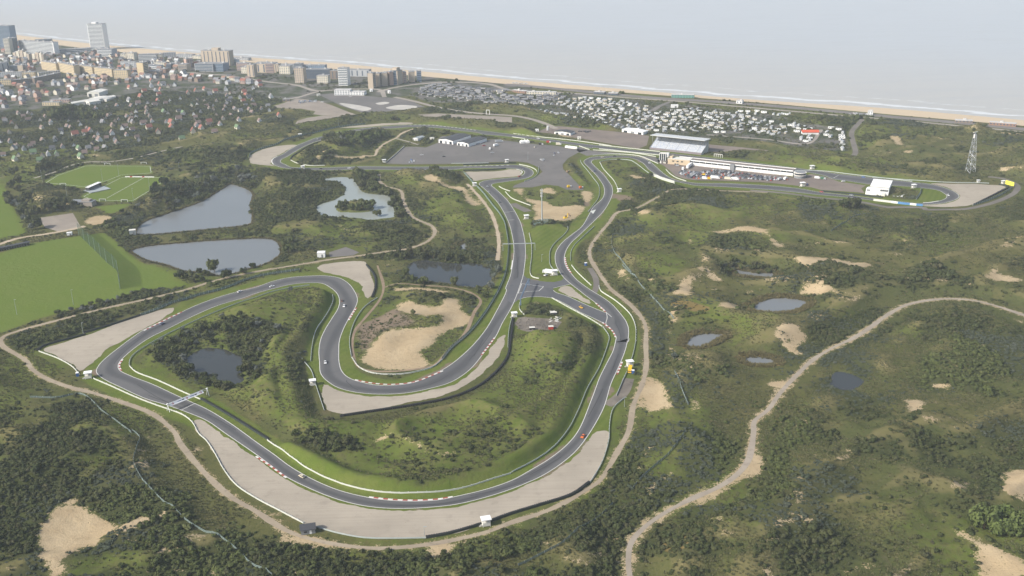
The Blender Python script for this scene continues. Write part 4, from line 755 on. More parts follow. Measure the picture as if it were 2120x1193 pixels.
# ------------------------------------------------------------------ vehicles
def car_meshes():
    prof = [(-2.2,.35),(-2.25,.62),(-2.1,.88),(-1.2,.95),(.75,.93),(1.7,.82),(2.15,.66),(2.2,.35)]
    def extr(pr, w0, w1, z_split=None):
        mb = MB(); n = len(pr)
        for sg in (-1, 1):
            for x, z in pr: mb.v.append((x, sg*(w0 if z < .8 else w1)/2, z))
        for i in range(n-1): mb.f.append((i, i+1, n+i+1, n+i))
        mb.f.append(tuple(range(n-1, -1, -1))); mb.f.append(tuple(range(n, 2*n))); mb.f.append((n-1, 0, n, 2*n-1)); return mb
    body = extr(prof, 1.8, 1.68).mesh('body')
    g = MB(); lo = [(-1.75,.78),(.95,.78),(.95,-.78),(-1.75,-.78)]; hi = [(-1.15,.60),(.30,.60),(.30,-.60),(-1.15,-.60)]
    g.v = [(x, y, .90) for x, y in lo]+[(x, y, 1.36) for x, y in hi]; g.f = [(0,1,5,4),(1,2,6,5),(2,3,7,6),(3,0,4,7),(3,2,1,0),(4,5,6,7)]
    g.f = [t[::-1] for t in g.f]; glass = g.mesh('windows'); r = MB().box(-.43, 0, 1.355, 1.5, 1.24, .06, 0, .93).mesh('roof')
    wh = MB(); n = 10
    wh.v = [(.32*math.cos(2*math.pi*i/n), y, .32+.32*math.sin(2*math.pi*i/n)) for y in (-.11, .11) for i in range(n)]
    wh.f = [(i, (i+1) % n, n+(i+1) % n, n+i) for i in range(n)]+[tuple(range(n-1, -1, -1)), tuple(range(n, 2*n))]; wheel = wh.mesh('wheel')
    wing = MB().box(-2.0, 0, 1.18, .42, 1.6, .05).box(-2.0, .55, .85, .12, .06, .34).box(-2.0, -.55, .85, .12, .06, .34).mesh('rear_wing')
    for m, k in ((body, 'white'), (glass, 'dark_glass'), (r, 'white'), (wheel, 'black_rubber'), (wing, 'dark_grey')): m.materials.append(MATS[k])
    return body, glass, r, wheel, wing
CARM = car_meshes()
PAINT = dict(white=(.76,.76,.75), silver=(.42,.44,.46), grey=(.16,.17,.18), black=(.018,.018,.02), darkblue=(.03,.05,.13), blue=(.06,.16,.42), red=(.40,.03,.025), orange=(.66,.15,.03), yellow=(.74,.42,.04), beige=(.62,.55,.40), brown=(.16,.09,.06), green=(.05,.15,.08), cream=(.66,.6,.47))
for k, v in PAINT.items(): mat('paint_'+k, v, .3, .5, .05)
def car(x, y, z, rz, col, label, cat='car', group=None, race=False, wheels=True, s=1.0):
    o = root('race_car' if race else 'car', (x, y, z), rz, label, cat, group); o.scale = (s, s, s); pm = MATS['paint_'+col]
    new_obj('body', CARM[0], pm, o); new_obj('windows', CARM[1], MATS['dark_glass'], o); new_obj('roof', CARM[2], pm, o)
    if wheels:
        for a, b in ((1.35,.82),(1.35,-.82),(-1.35,.82),(-1.35,-.82)): w = new_obj('wheel', CARM[3], MATS['black_rubber'], o); w.location = (a, b, 0)
    if race: new_obj('rear_wing', CARM[4], MATS['dark_grey'], o)
    return o
_mid = None
def track_dir(p):
    i = int(np.argmin(np.sum((T_IN-p)**2, 1))); d = T_IN[(i+2) % len(T_IN)]-T_IN[i-2]; return math.atan2(d[1], d[0])+math.pi*0
for s, col, l in [('N 625,988', 'beige', 'beige race car on the lower left of the bottom sweep'), ('N 1207,905', 'orange', 'orange race car coming down the right of the bottom sweep'), ('F2 1295,540', 'yellow', 'yellow race car on the link road below the triangular island'), ('C2 571,803', 'white', 'white race car alone at the foot of the S-bend'),
 ('C2 726,338', 'white', 'white race car just behind the brown one in the top S-bend'), ('C2 706,295', 'brown', 'brown race car leading the white one in the top S-bend'), ('C2 133,176', 'white', 'white race car nearest the top gravel trap on the upper left straight'), ('C1 1975,20', 'white', 'white race car in the middle of the upper left straight'), ('C1 1337,286', 'darkblue', 'dark blue race car beside the kerb of the left gravel trap'),
 ('E1 1347,384', 'silver', 'pale race car beside the green thicket on the top left bend'), ('E1 1040,880', 'blue', 'blue race car next to the hut at the left end hairpin'), ('E1 1382,878', 'black', 'black race car on the lower straight right of the hairpin hut'), ('E1 1855,868', 'white', 'white race car on the lower straight above the green pond'), ('E2 172,212', 'black', 'dark race car behind the thicket on the top straight'),
 ('E3 912,376', 'white', 'white race car on the main straight beside the white tents'), ('E3 602,1003', 'red', 'red race car leaving the small hairpin'), ('E3 662,890', 'grey', 'dark grey race car entering the small hairpin'), ('E8 391,455', 'silver', 'silver race car leading the pair below the hairpin hut'), ('E8 408,546', 'silver', 'silver race car second of the pair below the hairpin hut'), ('E8 588,711', 'grey', 'grey race car on the central straight near the white start line'),
 ('E4 1230,386', 'white', 'white race car below the end of the long white wall on the hill'), ('E4 650,272', 'black', 'black race car on top of the hill corner'), ('E4 457,290', 'beige', 'pale race car behind the black one on the hill corner'), ('E4 325,520', 'darkblue', 'dark blue race car descending from the hill corner'), ('E5 2075,703', 'red', 'red race car on the right hand straight below the paddock end'), ('E6 497,600', 'silver', 'silver race car below the white hospitality building'), ('E6 697,302', 'blue', 'pale blue race car on the main straight left of the white hospitality building'), ('E6 2092,598', 'white', 'white race car in the far end bend')]:
    p = G(P(s))[0]; car(p[0], p[1], .10, track_dir(p), col, l, 'race car', race=True)
for s, col, a, l in [('E2 980,652', 'white', .2, 'small white car alone on the left of the paved pad'), ('E2 1346,676', 'black', .1, 'black car alone in the middle of the paved pad'), ('E3 155,615', 'silver', .1, 'silver car on the pad below the white bus'), ('E3 855,517', 'cream', 1.2, 'cream car at the top of the pad below the red shed'), ('F1 797,800', 'white', .9, 'white car beside the white truck at the junction'), ('C2 398,718', 'black', 1.2, 'dark car parked on the lay-by beside the inner berm'),
 ('E6 365,370', 'white', .2, 'white car alone on the brick paddock near the main straight'), ('F3 1318,165', 'white', .1, 'white car alone on the dark car park'), ('F3 850,255', 'white', -.2, 'white car alone on the beige lot'), ('E2 2005,497', 'red', .3, 'small red car by the white halls')]:
    p = G(P(s))[0]; car(p[0], p[1], .10, a, col, l)
# parked cars
def nth(i): return '%d%s' % (i, 'th' if 10 < i % 100 < 14 else {1: 'st', 2: 'nd', 3: 'rd'}.get(i % 10, 'th'))
def rows(polys, n, sp, rz, cols, grp, place, rowgap=6.5, zz=.04, jit=.5, wheels=False, fillp=.85):
    """parked cars in rows; each label gives colour, place in its row and the row"""
    cnt = 0
    for poly in polys:
        g = G(P(poly)); m = Z0(); fill(m, g); c, q = math.cos(rz), math.sin(rz); ctr = g.mean(0)
        R_ = np.abs(g-ctr).max()*1.5; rowi = 0
        for a in np.arange(R_, -R_, -rowgap):
            row = []
            for b in np.arange(-R_, R_, sp):
                x = ctr[0]+b*c-a*q; y = ctr[1]+b*q+a*c
                if samp(m, x, y) > .6 and random.random() < fillp and cnt < n: cnt += 1; row.append((x, y))
            if not row: continue
            rowi += 1
            for k, (x, y) in enumerate(row):
                col = random.choice(cols)
                car(x+random.uniform(-jit, jit), y+random.uniform(-jit, jit), zz, rz+math.pi/2+random.choice((0, math.pi))+random.uniform(-.12, .12), col, '%s car %s from left in the %s row %s' % (col.replace('darkblue', 'dark blue'), nth(k+1), nth(rowi), place), 'car', 'cars '+grp, wheels=wheels)
pd = G(P('E5 300,400 1500,500')); prz = math.atan2(*(pd[1]-pd[0])[::-1])
mixc = ['white']*5+['silver']*7+['grey']*7+['black']*8+['darkblue']*3+['red', 'orange', 'brown']
rows(['E5 -20,440 -20,395 150,350 320,330 600,360 900,405 1100,430 1500,480 1560,510 1300,520 900,490 500,470 100,460', 'E4 1700,560 1740,500 2116,545 2116,650 1900,640 1800,600'], 235, 2.55, prz, mixc, 'in the paddock rows behind the pits', 'of the pit paddock', 5.4, fillp=.88)
rows(['F3 430,265 470,235 760,215 780,250 560,285'], 32, 2.8, .1, ['white', 'silver', 'silver', 'grey', 'blue'], 'on the beige lot by the town', 'of the beige lot', 6.5)
rows(['E6 0,470 200,485 420,510 620,535 610,550 400,530 200,505 0,490'], 14, 7.0, prz, ['white', 'silver', 'yellow', 'red', 'grey', 'black'], 'along the paddock edge', 'along the paddock edge', 8, fillp=.95)
rows(['E3 1150,660 1170,610 1230,590 1240,600 1200,670'], 4, 4.5, .2, ['silver', 'darkblue'], 'in the short column on the pad', 'of the pad column', 6.5)
rows(['A3 550,690 555,680 655,688 655,700'], 9, 3.0, -.1, ['black'], 'in the service yard row', 'of the service yard', 6)
rows(['E5 1640,560 1760,555 1900,590 1880,605'], 7, 4.0, prz, ['black', 'grey', 'darkblue'], 'beside the paddock exit hut', 'by the paddock exit hut', 6.5)
rows(['E4 1340,310 1360,290 1430,310 1430,340 1370,340', 'E4 1630,420 1660,375 1730,390 1720,440'], 14, 2.8, prz, ['black', 'grey', 'silver', 'darkblue'], 'by the control tower', 'by the control tower', 5.5)
rows(['E2 770,770 790,730 870,735 880,780'], 8, 3.2, .15, ['white', 'white', 'blue', 'silver'], 'in the cluster on the left of the pad', 'of the left pad cluster', 6, fillp=.9)
rows(['E3 945,760 950,705 1050,725 1055,755'], 8, 3.4, .2, ['white', 'darkblue', 'silver'], 'in the cluster in the middle of the pad', 'of the middle pad cluster', 6, fillp=.9)
rows(['E2 1780,500 1950,440 2000,425 1990,450 1820,510'], 9, 3.4, .9, ['white', 'white', 'silver'], 'beside the right white hall', 'by the right white hall', 6, fillp=.9)
# vans, campers, lorries
def box_vehicle(name, s, L, w, h, rz, col, label, cat, cab='white', cabl=2.0, z=.05, group=None):
    p = G(P(s))[0]; o = root(name, (p[0], p[1], z), rz, label, cat, group)
    mb = MB().box(-cabl/2, 0, .55, L-cabl, w, h-.55, 0, .985); mb.build('body', MATS[col] if col in MATS else MATS['paint_'+col], o)
    c = MB(); c.box(L/2-cabl/2, 0, .5, cabl, w*.96, h*.72-.5, 0, .93).build('cab', MATS['paint_'+cab], o)
    MB().box(L/2-cabl*.35, 0, h*.46, cabl*.72, w*.965, h*.17, 0, .97).build('windscreen', MATS['dark_glass'], o)
    for a in ((L/2-cabl*.6), -L/2+1.4):
        for b in (w/2-.15, -w/2+.15): q = new_obj('wheel', CARM[3], MATS['black_rubber'], o); q.location = (a, b, 0); q.scale = (1.3, 1.3, 1.3)
    return o
for a in [('F1 830,762', 9.5, 2.6, 3.4, 2.75, 'white', 'white box truck on the grass at the junction', 'truck'), ('E3 265,437', 11, 2.6, 3.3, .25, 'steel', 'long silver coach on the pad near the white tents', 'bus'), ('E3 215,500', 8, 2.5, 3.2, .7, 'white', 'white lorry on the pad below the silver coach', 'truck'), ('E3 115,555', 5.2, 2.2, 2.8, 1.4, 'white', 'white van standing upright to view on the pad', 'van'),
 ('E5 155,487', 7, 2.3, 3.0, prz, 'white', 'white camper at the left of the paddock edge', 'camper'), ('E5 325,478', 11, 2.5, 3.3, prz, 'white', 'long white race transporter on the paddock edge', 'truck'), ('E5 540,493', 9, 2.5, 3.1, prz, 'cream', 'cream camper in the middle of the paddock edge', 'camper'), ('E5 655,500', 9, 2.5, 3.1, prz, 'white', 'white camper right of the cream one on the paddock edge', 'camper'), ('E5 232,492', 5.5, 2.2, 2.6, prz+.3, 'yellow', 'yellow van on the paddock edge', 'van'), ('E5 150,432', 5.5, 2.2, 2.4, prz, 'yellow', 'yellow van among the parked cars of the paddock', 'van'),
 ('E4 1780,490', 6, 2.4, 3.2, 1.3, 'white', 'tall white van near the white trailer in the paddock', 'van'), ('E5 1480,495', 7, 2.5, 3.1, .9, 'white', 'white motorhome at the right end of the paddock', 'camper'), ('E5 1390,500', 6.5, 2.3, 2.9, .7, 'silver', 'silver van at the right end of the paddock', 'van'), ('E8 1740,465', 5.0, 2.3, 2.8, .3, 'yellow', 'yellow vehicle beside the mast field', 'van'), ('E8 1935,480', 4.8, 2.2, 2.6, .4, 'orange', 'orange vehicle by the fence corner above the mast field', 'van'), ('E8 1710,215', 4.6, 2.2, 2.5, 1.2, 'brown', 'brown van under the fence of the paved pad', 'van'),
 ('E3 1080,445', 6, 2.4, 2.8, -.1, 'red', 'red lorry beside the main straight', 'truck'), ('E3 955,478', 6, 2.4, 2.8, -.1, 'black', 'black lorry left of the red one beside the main straight', 'truck'), ('E3 1245,480', 7, 2.5, 3.2, -.15, 'cream', 'cream truck beside the main straight', 'truck'), ('E6 30,330', 6, 2.3, 2.6, prz, 'green', 'green van on the paddock by the pit exit', 'van'), ('E5 2010,480', 7, 2.3, 2.6, prz, 'white', 'white van on the paddock by the pit exit', 'van')]: box_vehicle(a[7].replace(' ', '_') if a[7] != 'camper' else 'camper_van', a[0], a[1], a[2], a[3], a[4], a[5], a[6], a[7])
o = box_vehicle('recovery_truck', 'C3 972,870', 7.8, 2.5, 3.0, -1.78, 'yellow', 'yellow recovery truck beside the white hut on the right loop', 'truck', cab='yellow')
p = G(P('C3 996,890'))[0]; o = root('portable_toilet', (*p, .05), 0, 'blue and white cabin beside the yellow recovery truck', 'cabin'); MB().box(0, 0, 0, 1.6, 1.6, 2.4).build('cabin', MATS['blue'], o); MB().box(0, 0, 2.4, 1.8, 1.8, .25).build('roof', MATS['white'], o)
for i, (s, l) in enumerate([('C1 640,712', 'blue portable cabin at the left corner'), ('C2 365,682', 'green portable cabin beside the inner berm'), ('B3 608,995', 'blue and white cabin on the verge right of the junction')]):
    p = G(P(s))[0]; o = root('portable_toilet', (*p, .05), .3, l, 'cabin'); MB().box(0, 0, 0, 1.8, 1.8, 2.5).build('cabin', MATS['blue' if i != 1 else 'grey_green'], o); MB().box(0, 0, 2.5, 2.1, 2.1, .25).build('roof', MATS['white'], o)
# diggers
for s, rz, l in [('E8 1682,985', .4, 'yellow excavator on the dirt field beside the mast'), ]:
    p = G(P(s))[0]; o = root('excavator', (*p, .05), rz, l, 'excavator')
    for b in (-1.1, 1.1): MB().box(0, b, 0, 4.2, .6, .9).build('crawler', MATS['dark_grey'], o)
    MB().box(-.4, 0, .95, 3.6, 2.6, 1.2).box(-1.6, 0, 2.1, 1.2, 2.4, .4).build('body', MATS['yellow'], o); MB().box(.5, .6, 2.1, 1.5, 1.2, 1.4, 0, .9).build('cab', MATS['dark_glass'], o)
    MB().bar((1.2, -.4, 2.0), (2.2, -.4, 6.2), .32).build('boom', MATS['yellow'], o); MB().bar((2.2, -.4, 6.1), (4.6, -.4, 3.2), .25).build('stick', MATS['orange'], o); MB().box(4.7, -.4, 2.3, .9, 1.1, 1.0, 0, 1.2).build('bucket', MATS['dark_grey'], o)
# ------------------------------------------------------------------ marshal huts
def hut(s, label, rz=.3, k=1.0, stair=False):
    p = G(P(s))[0]; o = root('marshal_hut', (*p, .04), rz, label, 'hut', 'marshal huts round the track'); o.scale = (k, k, k)
    for a, b in ((-1.3,-1.0),(1.3,-1.0),(-1.3,1.0),(1.3,1.0)): MB().box(a, b, -.1, .16, .16, 2.9).build('post', MATS['white'], o)
    MB().box(0, .0, .25, 2.8, 2.2, 1.25).build('parapet', MATS['offwhite'], o); MB().box(0, 1.0, 1.5, 2.6, .1, 1.3).build('back_wall', MATS['mid_grey'], o)
    MB().box(0, 0, 2.8, 3.6, 3.0, .28).build('roof', MATS['white'], o)
    MB().box(-2.0, 0, -.05, 1.2, 1.0, .3).box(-1.7, 0, .25, .6, 1.0, .3).build('steps', MATS['concrete_wall'], o); return o
for s, l, k in [('C1 730,728', 'white hut at the left corner between two railings', 1.5), ('C2 468,985', 'white hut at the foot of the inner berm', 1.3), ('D2 1895,775', 'white hut beside the perimeter track at the bottom', 1.45), ('E8 180,445', 'white hut at the fence below the hairpin gravel', 1.35), ('E4 735,860', 'white hut at the end of the hill infield wall', 1.3), ('E1 1045,345', 'white hut on the grass strip of the top left bend', 1.4), ('E1 1092,880', 'white hut inside the left end hairpin', 1.4),
 ('E2 362,775', 'white hut at the corner of the paved pad', 1.4), ('E2 1195,120', 'white hut on the bank above the top straight', 1.2), ('F2 198,690', 'white hut left of the debris yard', 1.3), ('E5 1920,325', 'white hut on the far side of the main straight beyond the pits', 1.5), ('E6 1525,475', 'white hut on the far end infield', 1.4), ('E8 712,55', 'white hut between the pad and the hairpin', 1.3), ('C3 970,830', 'white hut above the yellow recovery truck', 1.4), ('E8 1035,985', 'white hut beside the telecom mast', 1.4), ('E5 1762,605', 'white hut at the paddock exit', 1.5), ('F1 940,795', 'white hut beside the white box truck', 1.5), ('E7 1205,370', 'small white hut above the far end gravel', 1.0), ('E7 1700,395', 'small white hut left of the yellow billboard', 1.2)]: hut(s, l, .25, k)
# dark shed
p = G(P('D2 430,825'))[0]; o = root('shed', (*p, .02), .22, 'dark grey gabled shed beside the big gravel trap', 'shed')
MB().box(0, 0, 0, 7.2, 5.4, 2.6).build('wall', MATS['mid_grey'], o); r = MB().gable(0, 0, 2.6, 7.2, 5.4, 1.7, 0, .5).build('roof', MATS['dark_grey'], o); MB().box(1.2, -2.72, 0, 1.1, .08, 2.1).build('door', MATS['white'], o); MB().box(-1.4, -2.72, 1.0, 1.6, .08, .9).build('window', MATS['dark_glass'], o)
# ------------------------------------------------------------------ gantries and masts
def at_height(base, top_px):
    """height above the ground of the pixel that stands straight over a ground point"""
    lo, hi = 0.0, 200.0
    for _ in range(40):
        m = (lo+hi)/2; v = project(base[0], base[1], m)[1]
        if v > top_px: lo = m
        else: hi = m
    return lo
def project(x, y, z):
    dx, dy, dz = x, y, z-CAMH; f = dy*_cp-dz*_sp; u = dy*_sp+dz*_cp; X, Y = FPX*dx/f, FPX*u/f
    return 1060+X*_c-Y*_s, 596.5-(X*_s+Y*_c)
b0, b1 = G(P('C1 1387,1003 1712,872')); hh = at_height(b0, 600+945*.2514); d = b1-b0; L = np.linalg.norm(d); rz = math.atan2(d[1], d[0])
o = root('gantry', (*((b0+b1)/2), 0), rz, 'white banner gantry across the track with two A-shaped legs', 'gantry')
for sx in (-1, 1):
    for sy in (-1, 1): MB().bar((sx*L/2, sy*1.6, 0), (sx*L/2, 0, hh), .22).build('leg', MATS['white'], o)
    MB().box(sx*L/2, 0, hh-.1, 1.0, 1.0, .6).build('cap', MATS['white'], o)
MB().box(0, .5, hh-1.0, L, .22, .22).box(0, .5, hh+.1, L, .22, .22).build('beam', MATS['steel'], o)
bn = MB().box(-.8, .25, -1.15, L*.84, .12, 2.3).build('banner', mat('banner_white', (.90,.87,.84)), o); bn.location = (0, -.2, hh-.6); bn.rotation_euler = (-.85, 0, 0)
for cx, w, h, c in ((-L*.37, 1.5, 1.5, 'red'), (-.6, 1.5, 1.5, 'red'), (L*.33, 1.5, 1.5, 'red')):      # the three red round marks
    ring = MB(); n = 16
    for i in range(n):
        t, u = 2*math.pi*i/n, 2*math.pi*(i+1)/n; ring.quad(*[(cx+r*math.cos(a), .17, r*math.sin(a)) for r, a in ((.38, t), (.72, t), (.72, u), (.38, u))])
    ring.build('emblem', MATS['red'], bn)
for cx in (-L*.16, L*.16):
    MB().box(cx+1.3, .17, -.35, 1.6, .02, .7).build('wordmark_block', MATS['dark_grey'], bn)
    for i in range(7): MB().box(cx-2.6+i*.42, .17, -.3, .30, .02, .55 if i % 3 else .65).build('wordmark_letter', mat('letter_blue', (.10,.13,.30)), bn)
b0, b1 = G(P('F1 90,395 618,382')); hh = at_height(b0, 470+275*.1257); d = b1-b0; L = np.linalg.norm(d); rz = math.atan2(d[1], d[0])
o = root('gantry', (*((b0+b1)/2), 0), rz, 'thin grey gantry spanning the central straight', 'gantry')
for sx in (-1, 1): MB().box(sx*L/2, 0, 0, .35, .35, hh).build('leg', MATS['galv'], o)
MB().box(0, 0, hh-.7, L, .5, .7).build('beam', MATS['galv'], o)
b0, b1 = G(P('F2 300,500 440,170')); d = b1-b0; L = np.linalg.norm(d); rz = math.atan2(d[1], d[0])
o = root('gantry', (*((b0+b1)/2), 0), rz, 'dark blue-grey truss gantry over the junction mouth', 'gantry'); tr_ = MB()
for sy in (-.45, .45):
    for z in (5.6, 6.5): tr_.bar((-L/2, sy, z), (L/2, sy, z), .12)
for i in range(int(L/1.6)):
    x = -L/2+i*1.6; tr_.bar((x, .45, 5.6), (x+.8, .45, 6.5), .07).bar((x+.8, .45, 6.5), (x+1.6, .45, 5.6), .07).bar((x, -.45, 5.6), (x+.8, -.45, 6.5), .07).bar((x, -.45, 6.5), (x+.8, .45, 6.5), .07)
tr_.build('truss', mat('truss_blue', (.12,.17,.24), .5, .4), o); MB().box(0, 0, 5.7, L*.96, .5, .7).build('sign_band', mat('truss_blue', 0), o)
for sx in (-1, 1): MB().box(sx*(L/2-.4), 0, 0, .5, .9, 5.6).build('leg', mat('truss_blue', 0), o)
# telecom mast
p = G([(1122.3, 466)])[0]; hh = at_height(p, 391); o = root('telecom_mast', (*p, 0), 0, 'tall grey telecom mast on the dirt beside the lawn', 'mast')
MB().bar((0, 0, 0), (0, 0, hh*.92), (.75, .5), 12).build('pole', MATS['galv'], o)
for k, z in enumerate((.80, .88, .96)):
    for i in range(3):
        a = 2*math.pi*i/3+.4+k*.3; MB().box(1.15*math.cos(a), 1.15*math.sin(a), hh*z-1.1, .35, .5, 2.2, a).build('antenna', MATS['offwhite'], o)
    MB().box(0, 0, hh*z-.1, 2.4, 2.4, .15).build('platform', MATS['galv'], o)
MB().bar((0, 0, hh*.9), (0, 0, hh*1.02), .12).build('tip', MATS['offwhite'], o)
q = np.array([(-9,-4.5),(9,-4.5),(9,5),(-9,5),(-9,-4.5)])+p; fo = root('compound_fence', (*p, 0), 0, 'mesh fence round the cabinets at the foot of the telecom mast', 'fence')
local([new_obj('mesh_panel', wall_mesh('mesh_panel', resample(q, 3), 2.2, .06), MATS['chain_link']), tag(new_obj('posts', posts_mesh('posts', q, 3, 2.4, .14), MATS['galv']), kind='stuff')], fo)
for dx, dy, w, c, l in ((-6, -1, 3, 'offwhite', 'white equipment cabinet left of the mast foot'), (-2.4, -1.5, 1.6, 'galv', 'grey equipment cabinet at the mast foot'), (4, -1.8, 3.2, 'mid_grey', 'grey equipment cabinet right of the mast foot')):
    k = root('cabinet', (p[0]+dx, p[1]+dy, 0), 0, l, 'cabinet'); MB().box(0, 0, 0, w, 2.0, 2.1).build('box', MATS[c], k); MB().box(0, 0, 2.1, w+.2, 2.2, .12).build('lid', MATS['galv'], k)
# lattice tower
p = GH([(2008.6, 357)])[0]; hh = at_height_z = None
def tower(p, toppx):
    lo, hi = 0.0, 200.0
    for _ in range(40):
        m = (lo+hi)/2
        if project(p[0], p[1], p[2]+m)[1] > toppx: lo = m
        else: hi = m
    return lo
hh = tower(p, 271); o = root('lattice_tower', (p[0], p[1], p[2]-.3), .35, 'tall steel lattice tower on the bank at the right', 'tower')
lv = 9; wz = lambda t: 3.9*(1-t)+1.15*t; zs = [hh*(1-(1-i/lv)**1.0)*.93 for i in range(lv+1)]
for a, b in ((-1,-1),(1,-1),(1,1),(-1,1)): MB().bar((a*wz(0), b*wz(0), 0), (a*wz(1), b*wz(1), zs[-1]), .26).build('leg', MATS['steel'], o)
for i in range(lv):
    w0, w1 = wz(i/lv), wz((i+1)/lv); br = MB()
    cs0 = [(-w0,-w0),(w0,-w0),(w0,w0),(-w0,w0)]; cs1 = [(-w1,-w1),(w1,-w1),(w1,w1),(-w1,w1)]
    for k in range(4):
        A, B, C_, D_ = cs0[k], cs0[(k+1) % 4], cs1[k], cs1[(k+1) % 4]
        br.bar((*A, zs[i]), (*D_, zs[i+1]), .16) if i % 2 else br.bar((*B, zs[i]), (*C_, zs[i+1]), .16)
        br.bar((*C_, zs[i+1]), (*D_, zs[i+1]), .15)
    br.build('bracing', MATS['steel'], o)
MB().box(0, 0, zs[-1]-4.5, 2.3, 2.3, 4.2, 0, .9).build('antenna_cage', MATS['offwhite'], o); MB().box(0, 0, zs[-1], .8, .8, hh*.04).build('mast_head', MATS['steel'], o); MB().box(0, 0, zs[-1]+hh*.04, 7.0, 1.2, .5, .2).build('cross_beam', MATS['offwhite'], o)
# lamp posts and flood masts
def lamp(s, h, label, cat='lamp post', flat=True):
    p = (G(P(s))[0] if flat else GH(P(s))[0]); z = 0 if flat else p[2]; o = root('lamp_post', (p[0], p[1], z-.1), 0, label, cat, 'poles')
    MB().bar((0, 0, 0), (0, 0, h), (.16, .09), 6).build('pole', MATS['galv'], o); MB().box(.6, 0, h-.1, 1.5, .35, .18).build('head', MATS['galv'], o)
for s, h, l in [('C1 685,362', 9, 'lamp post at the tyre wall of the left gravel trap'), ('D2 1388,882', 7, 'camera post on the rim of the big gravel trap'), ('C3 925,1165', 7, 'post beside the gravel bay below the yellow truck'), ('F1 728,575', 7, 'post on the mast lawn between the two legs'), ('E2 1695,200', 11, 'pole on the bank above the top straight'), ('F3 1120,645', 14, 'tall pole on the bank of the top left bend'), ('E3 740,725', 10, 'pole on the paved pad'), ('B1 980,260', 15, 'floodlight pole between the two football pitches'), ('B1 845,300', 15, 'floodlight pole beside the small stand'), ('B1 1100,465', 15, 'floodlight pole at the near side of the dark pitch'), ('B1 1235,380', 15, 'floodlight pole at the right corner of the dark pitch'), ('B1 350,310', 15, 'floodlight pole at the left corner of the bright pitch'), ('B1 1480,230', 13, 'flag pole right of the dark pitch'), ('C1 140,205', 13, 'dark pole on the driving range near the left edge'), ('C1 605,122', 13, 'dark pole on the driving range near the scrub'), ('B1 555,440', 13, 'pole beside the club house')]: lamp(s, h, l)
# driving range net
bp = G(P('B1 650,745 770,860 880,970 965,1045 990,1190')); q = smooth(bp, 5); o = root('ball_net', (*q[len(q)//2], 0), 0, 'tall dark green ball net across the driving range', 'net')
ch = [new_obj('net', wall_mesh('net', q, 13.0, .06, .1), MATS['range_net'])]
for a in resample(q, 22): ch.append(MB().bar((a[0], a[1], -.2), (a[0], a[1], 13.4), (.22, .16), 6).build('pole', MATS['grey_green']))
local(ch, o)
# ------------------------------------------------------------------ circuit buildings
_R['H1'] = (740, 120, 160/2120); _R['H2'] = (1320, 260, 180/2120)
def frame2(a, b):
    d = b-a; return (a+b)/2, float(np.linalg.norm(d)), math.atan2(d[1], d[0])
# pit building: flat roof, white fascia, window band facing the paddock
a, b = G(P('E5 -330,232 1600,440')); c, L, rz = frame2(a, b)
o = root('pit_building', (*c, .02), rz, 'long white pit building with a dark window band above the paddock', 'pit building'); D = 12.0
MB().box(0, D/2, 0, L, D, 3.4).build('ground_floor', MATS['white'], o)
MB().box(0, D/2+1.2, 3.4, L-.4, D-2.4, 2.3).build('upper_floor', MATS['white'], o)
MB().box(0, D/2, 5.7, L, D, .5).build('roof', mat('roof_brown', (.20,.17,.15)), o)
MB().box(0, -.15, 5.5, L, .3, 1.3).build('fascia', MATS['white'], o); MB().box(0, D+.1, 5.6, L, .25, 1.2).build('railing', MATS['white'], o)
n = int(L/7.5)
for i in range(n):
    x = -L/2+(i+.5)*L/n
    if i in (9, 19, 26): MB().box(x, -1.2, 0, 5.0, 2.8, 6.9).build('stair_tower', MATS['mid_grey'], o); continue
    MB().box(x, 1.12, 3.7, L/n-.9, .14, 1.6).build('window', MATS['dark_glass'], o); MB().box(x, -.06, .1, L/n-1.6, .1, 2.7).build('garage_door', mat('garage_door', (.68,.67,.63)), o)
# tan office block and glass control tower at its left end
a, b = G(P('E4 1530,395 1890,425')); c, L, rz = frame2(a, b)
o = root('office_block', (*c, .02), rz, 'tan office block with three dark windows left of the white pit building', 'building')
MB().box(0, 6, 0, L, 12, 6.4).build('wall', MATS['tan_wall'], o); MB().box(0, 6, 6.4, L+.3, 12.3, .5).build('roof', MATS['offwhite'], o)
for x in (-.25, -.05, .15): MB().box(x*L, -.06, 3.4, 2.6, .12, 1.4).build('window', MATS['dark_glass'], o)
MB().box(-L/2+2.5, 6, 6.9, 5, 8, 2.6).build('penthouse', MATS['tan_wall'], o)
p = G(P('E4 1440,392'))[0]; o = root('control_tower', (p[0]+1.5, p[1]+3, .02), rz, 'dark glass control tower with white ribs on a white column', 'tower')
MB().box(-2.6, -1, 0, 1.3, 1.3, 4.2).build('column', MATS['white'], o); MB().box(1.6, 1.6, 0, 3.6, 3.6, 4.2).build('shaft', MATS['offwhite'], o); MB().box(0, 0, 4.2, 7.6, 6.6, 8.2).build('glass', MATS['dark_glass'], o)
for x in (-3.8, -1.2, 1.2, 3.8): MB().box(x, -3.35, 4.2, .5, .25, 8.4).build('rib', MATS['white'], o)
MB().box(0, 0, 12.4, 8.2, 7.2, .5).build('roof', MATS['offwhite'], o); MB().box(5.2, 1, 8, 3.0, 5, 5.0).build('stair_head', MATS['white'], o)
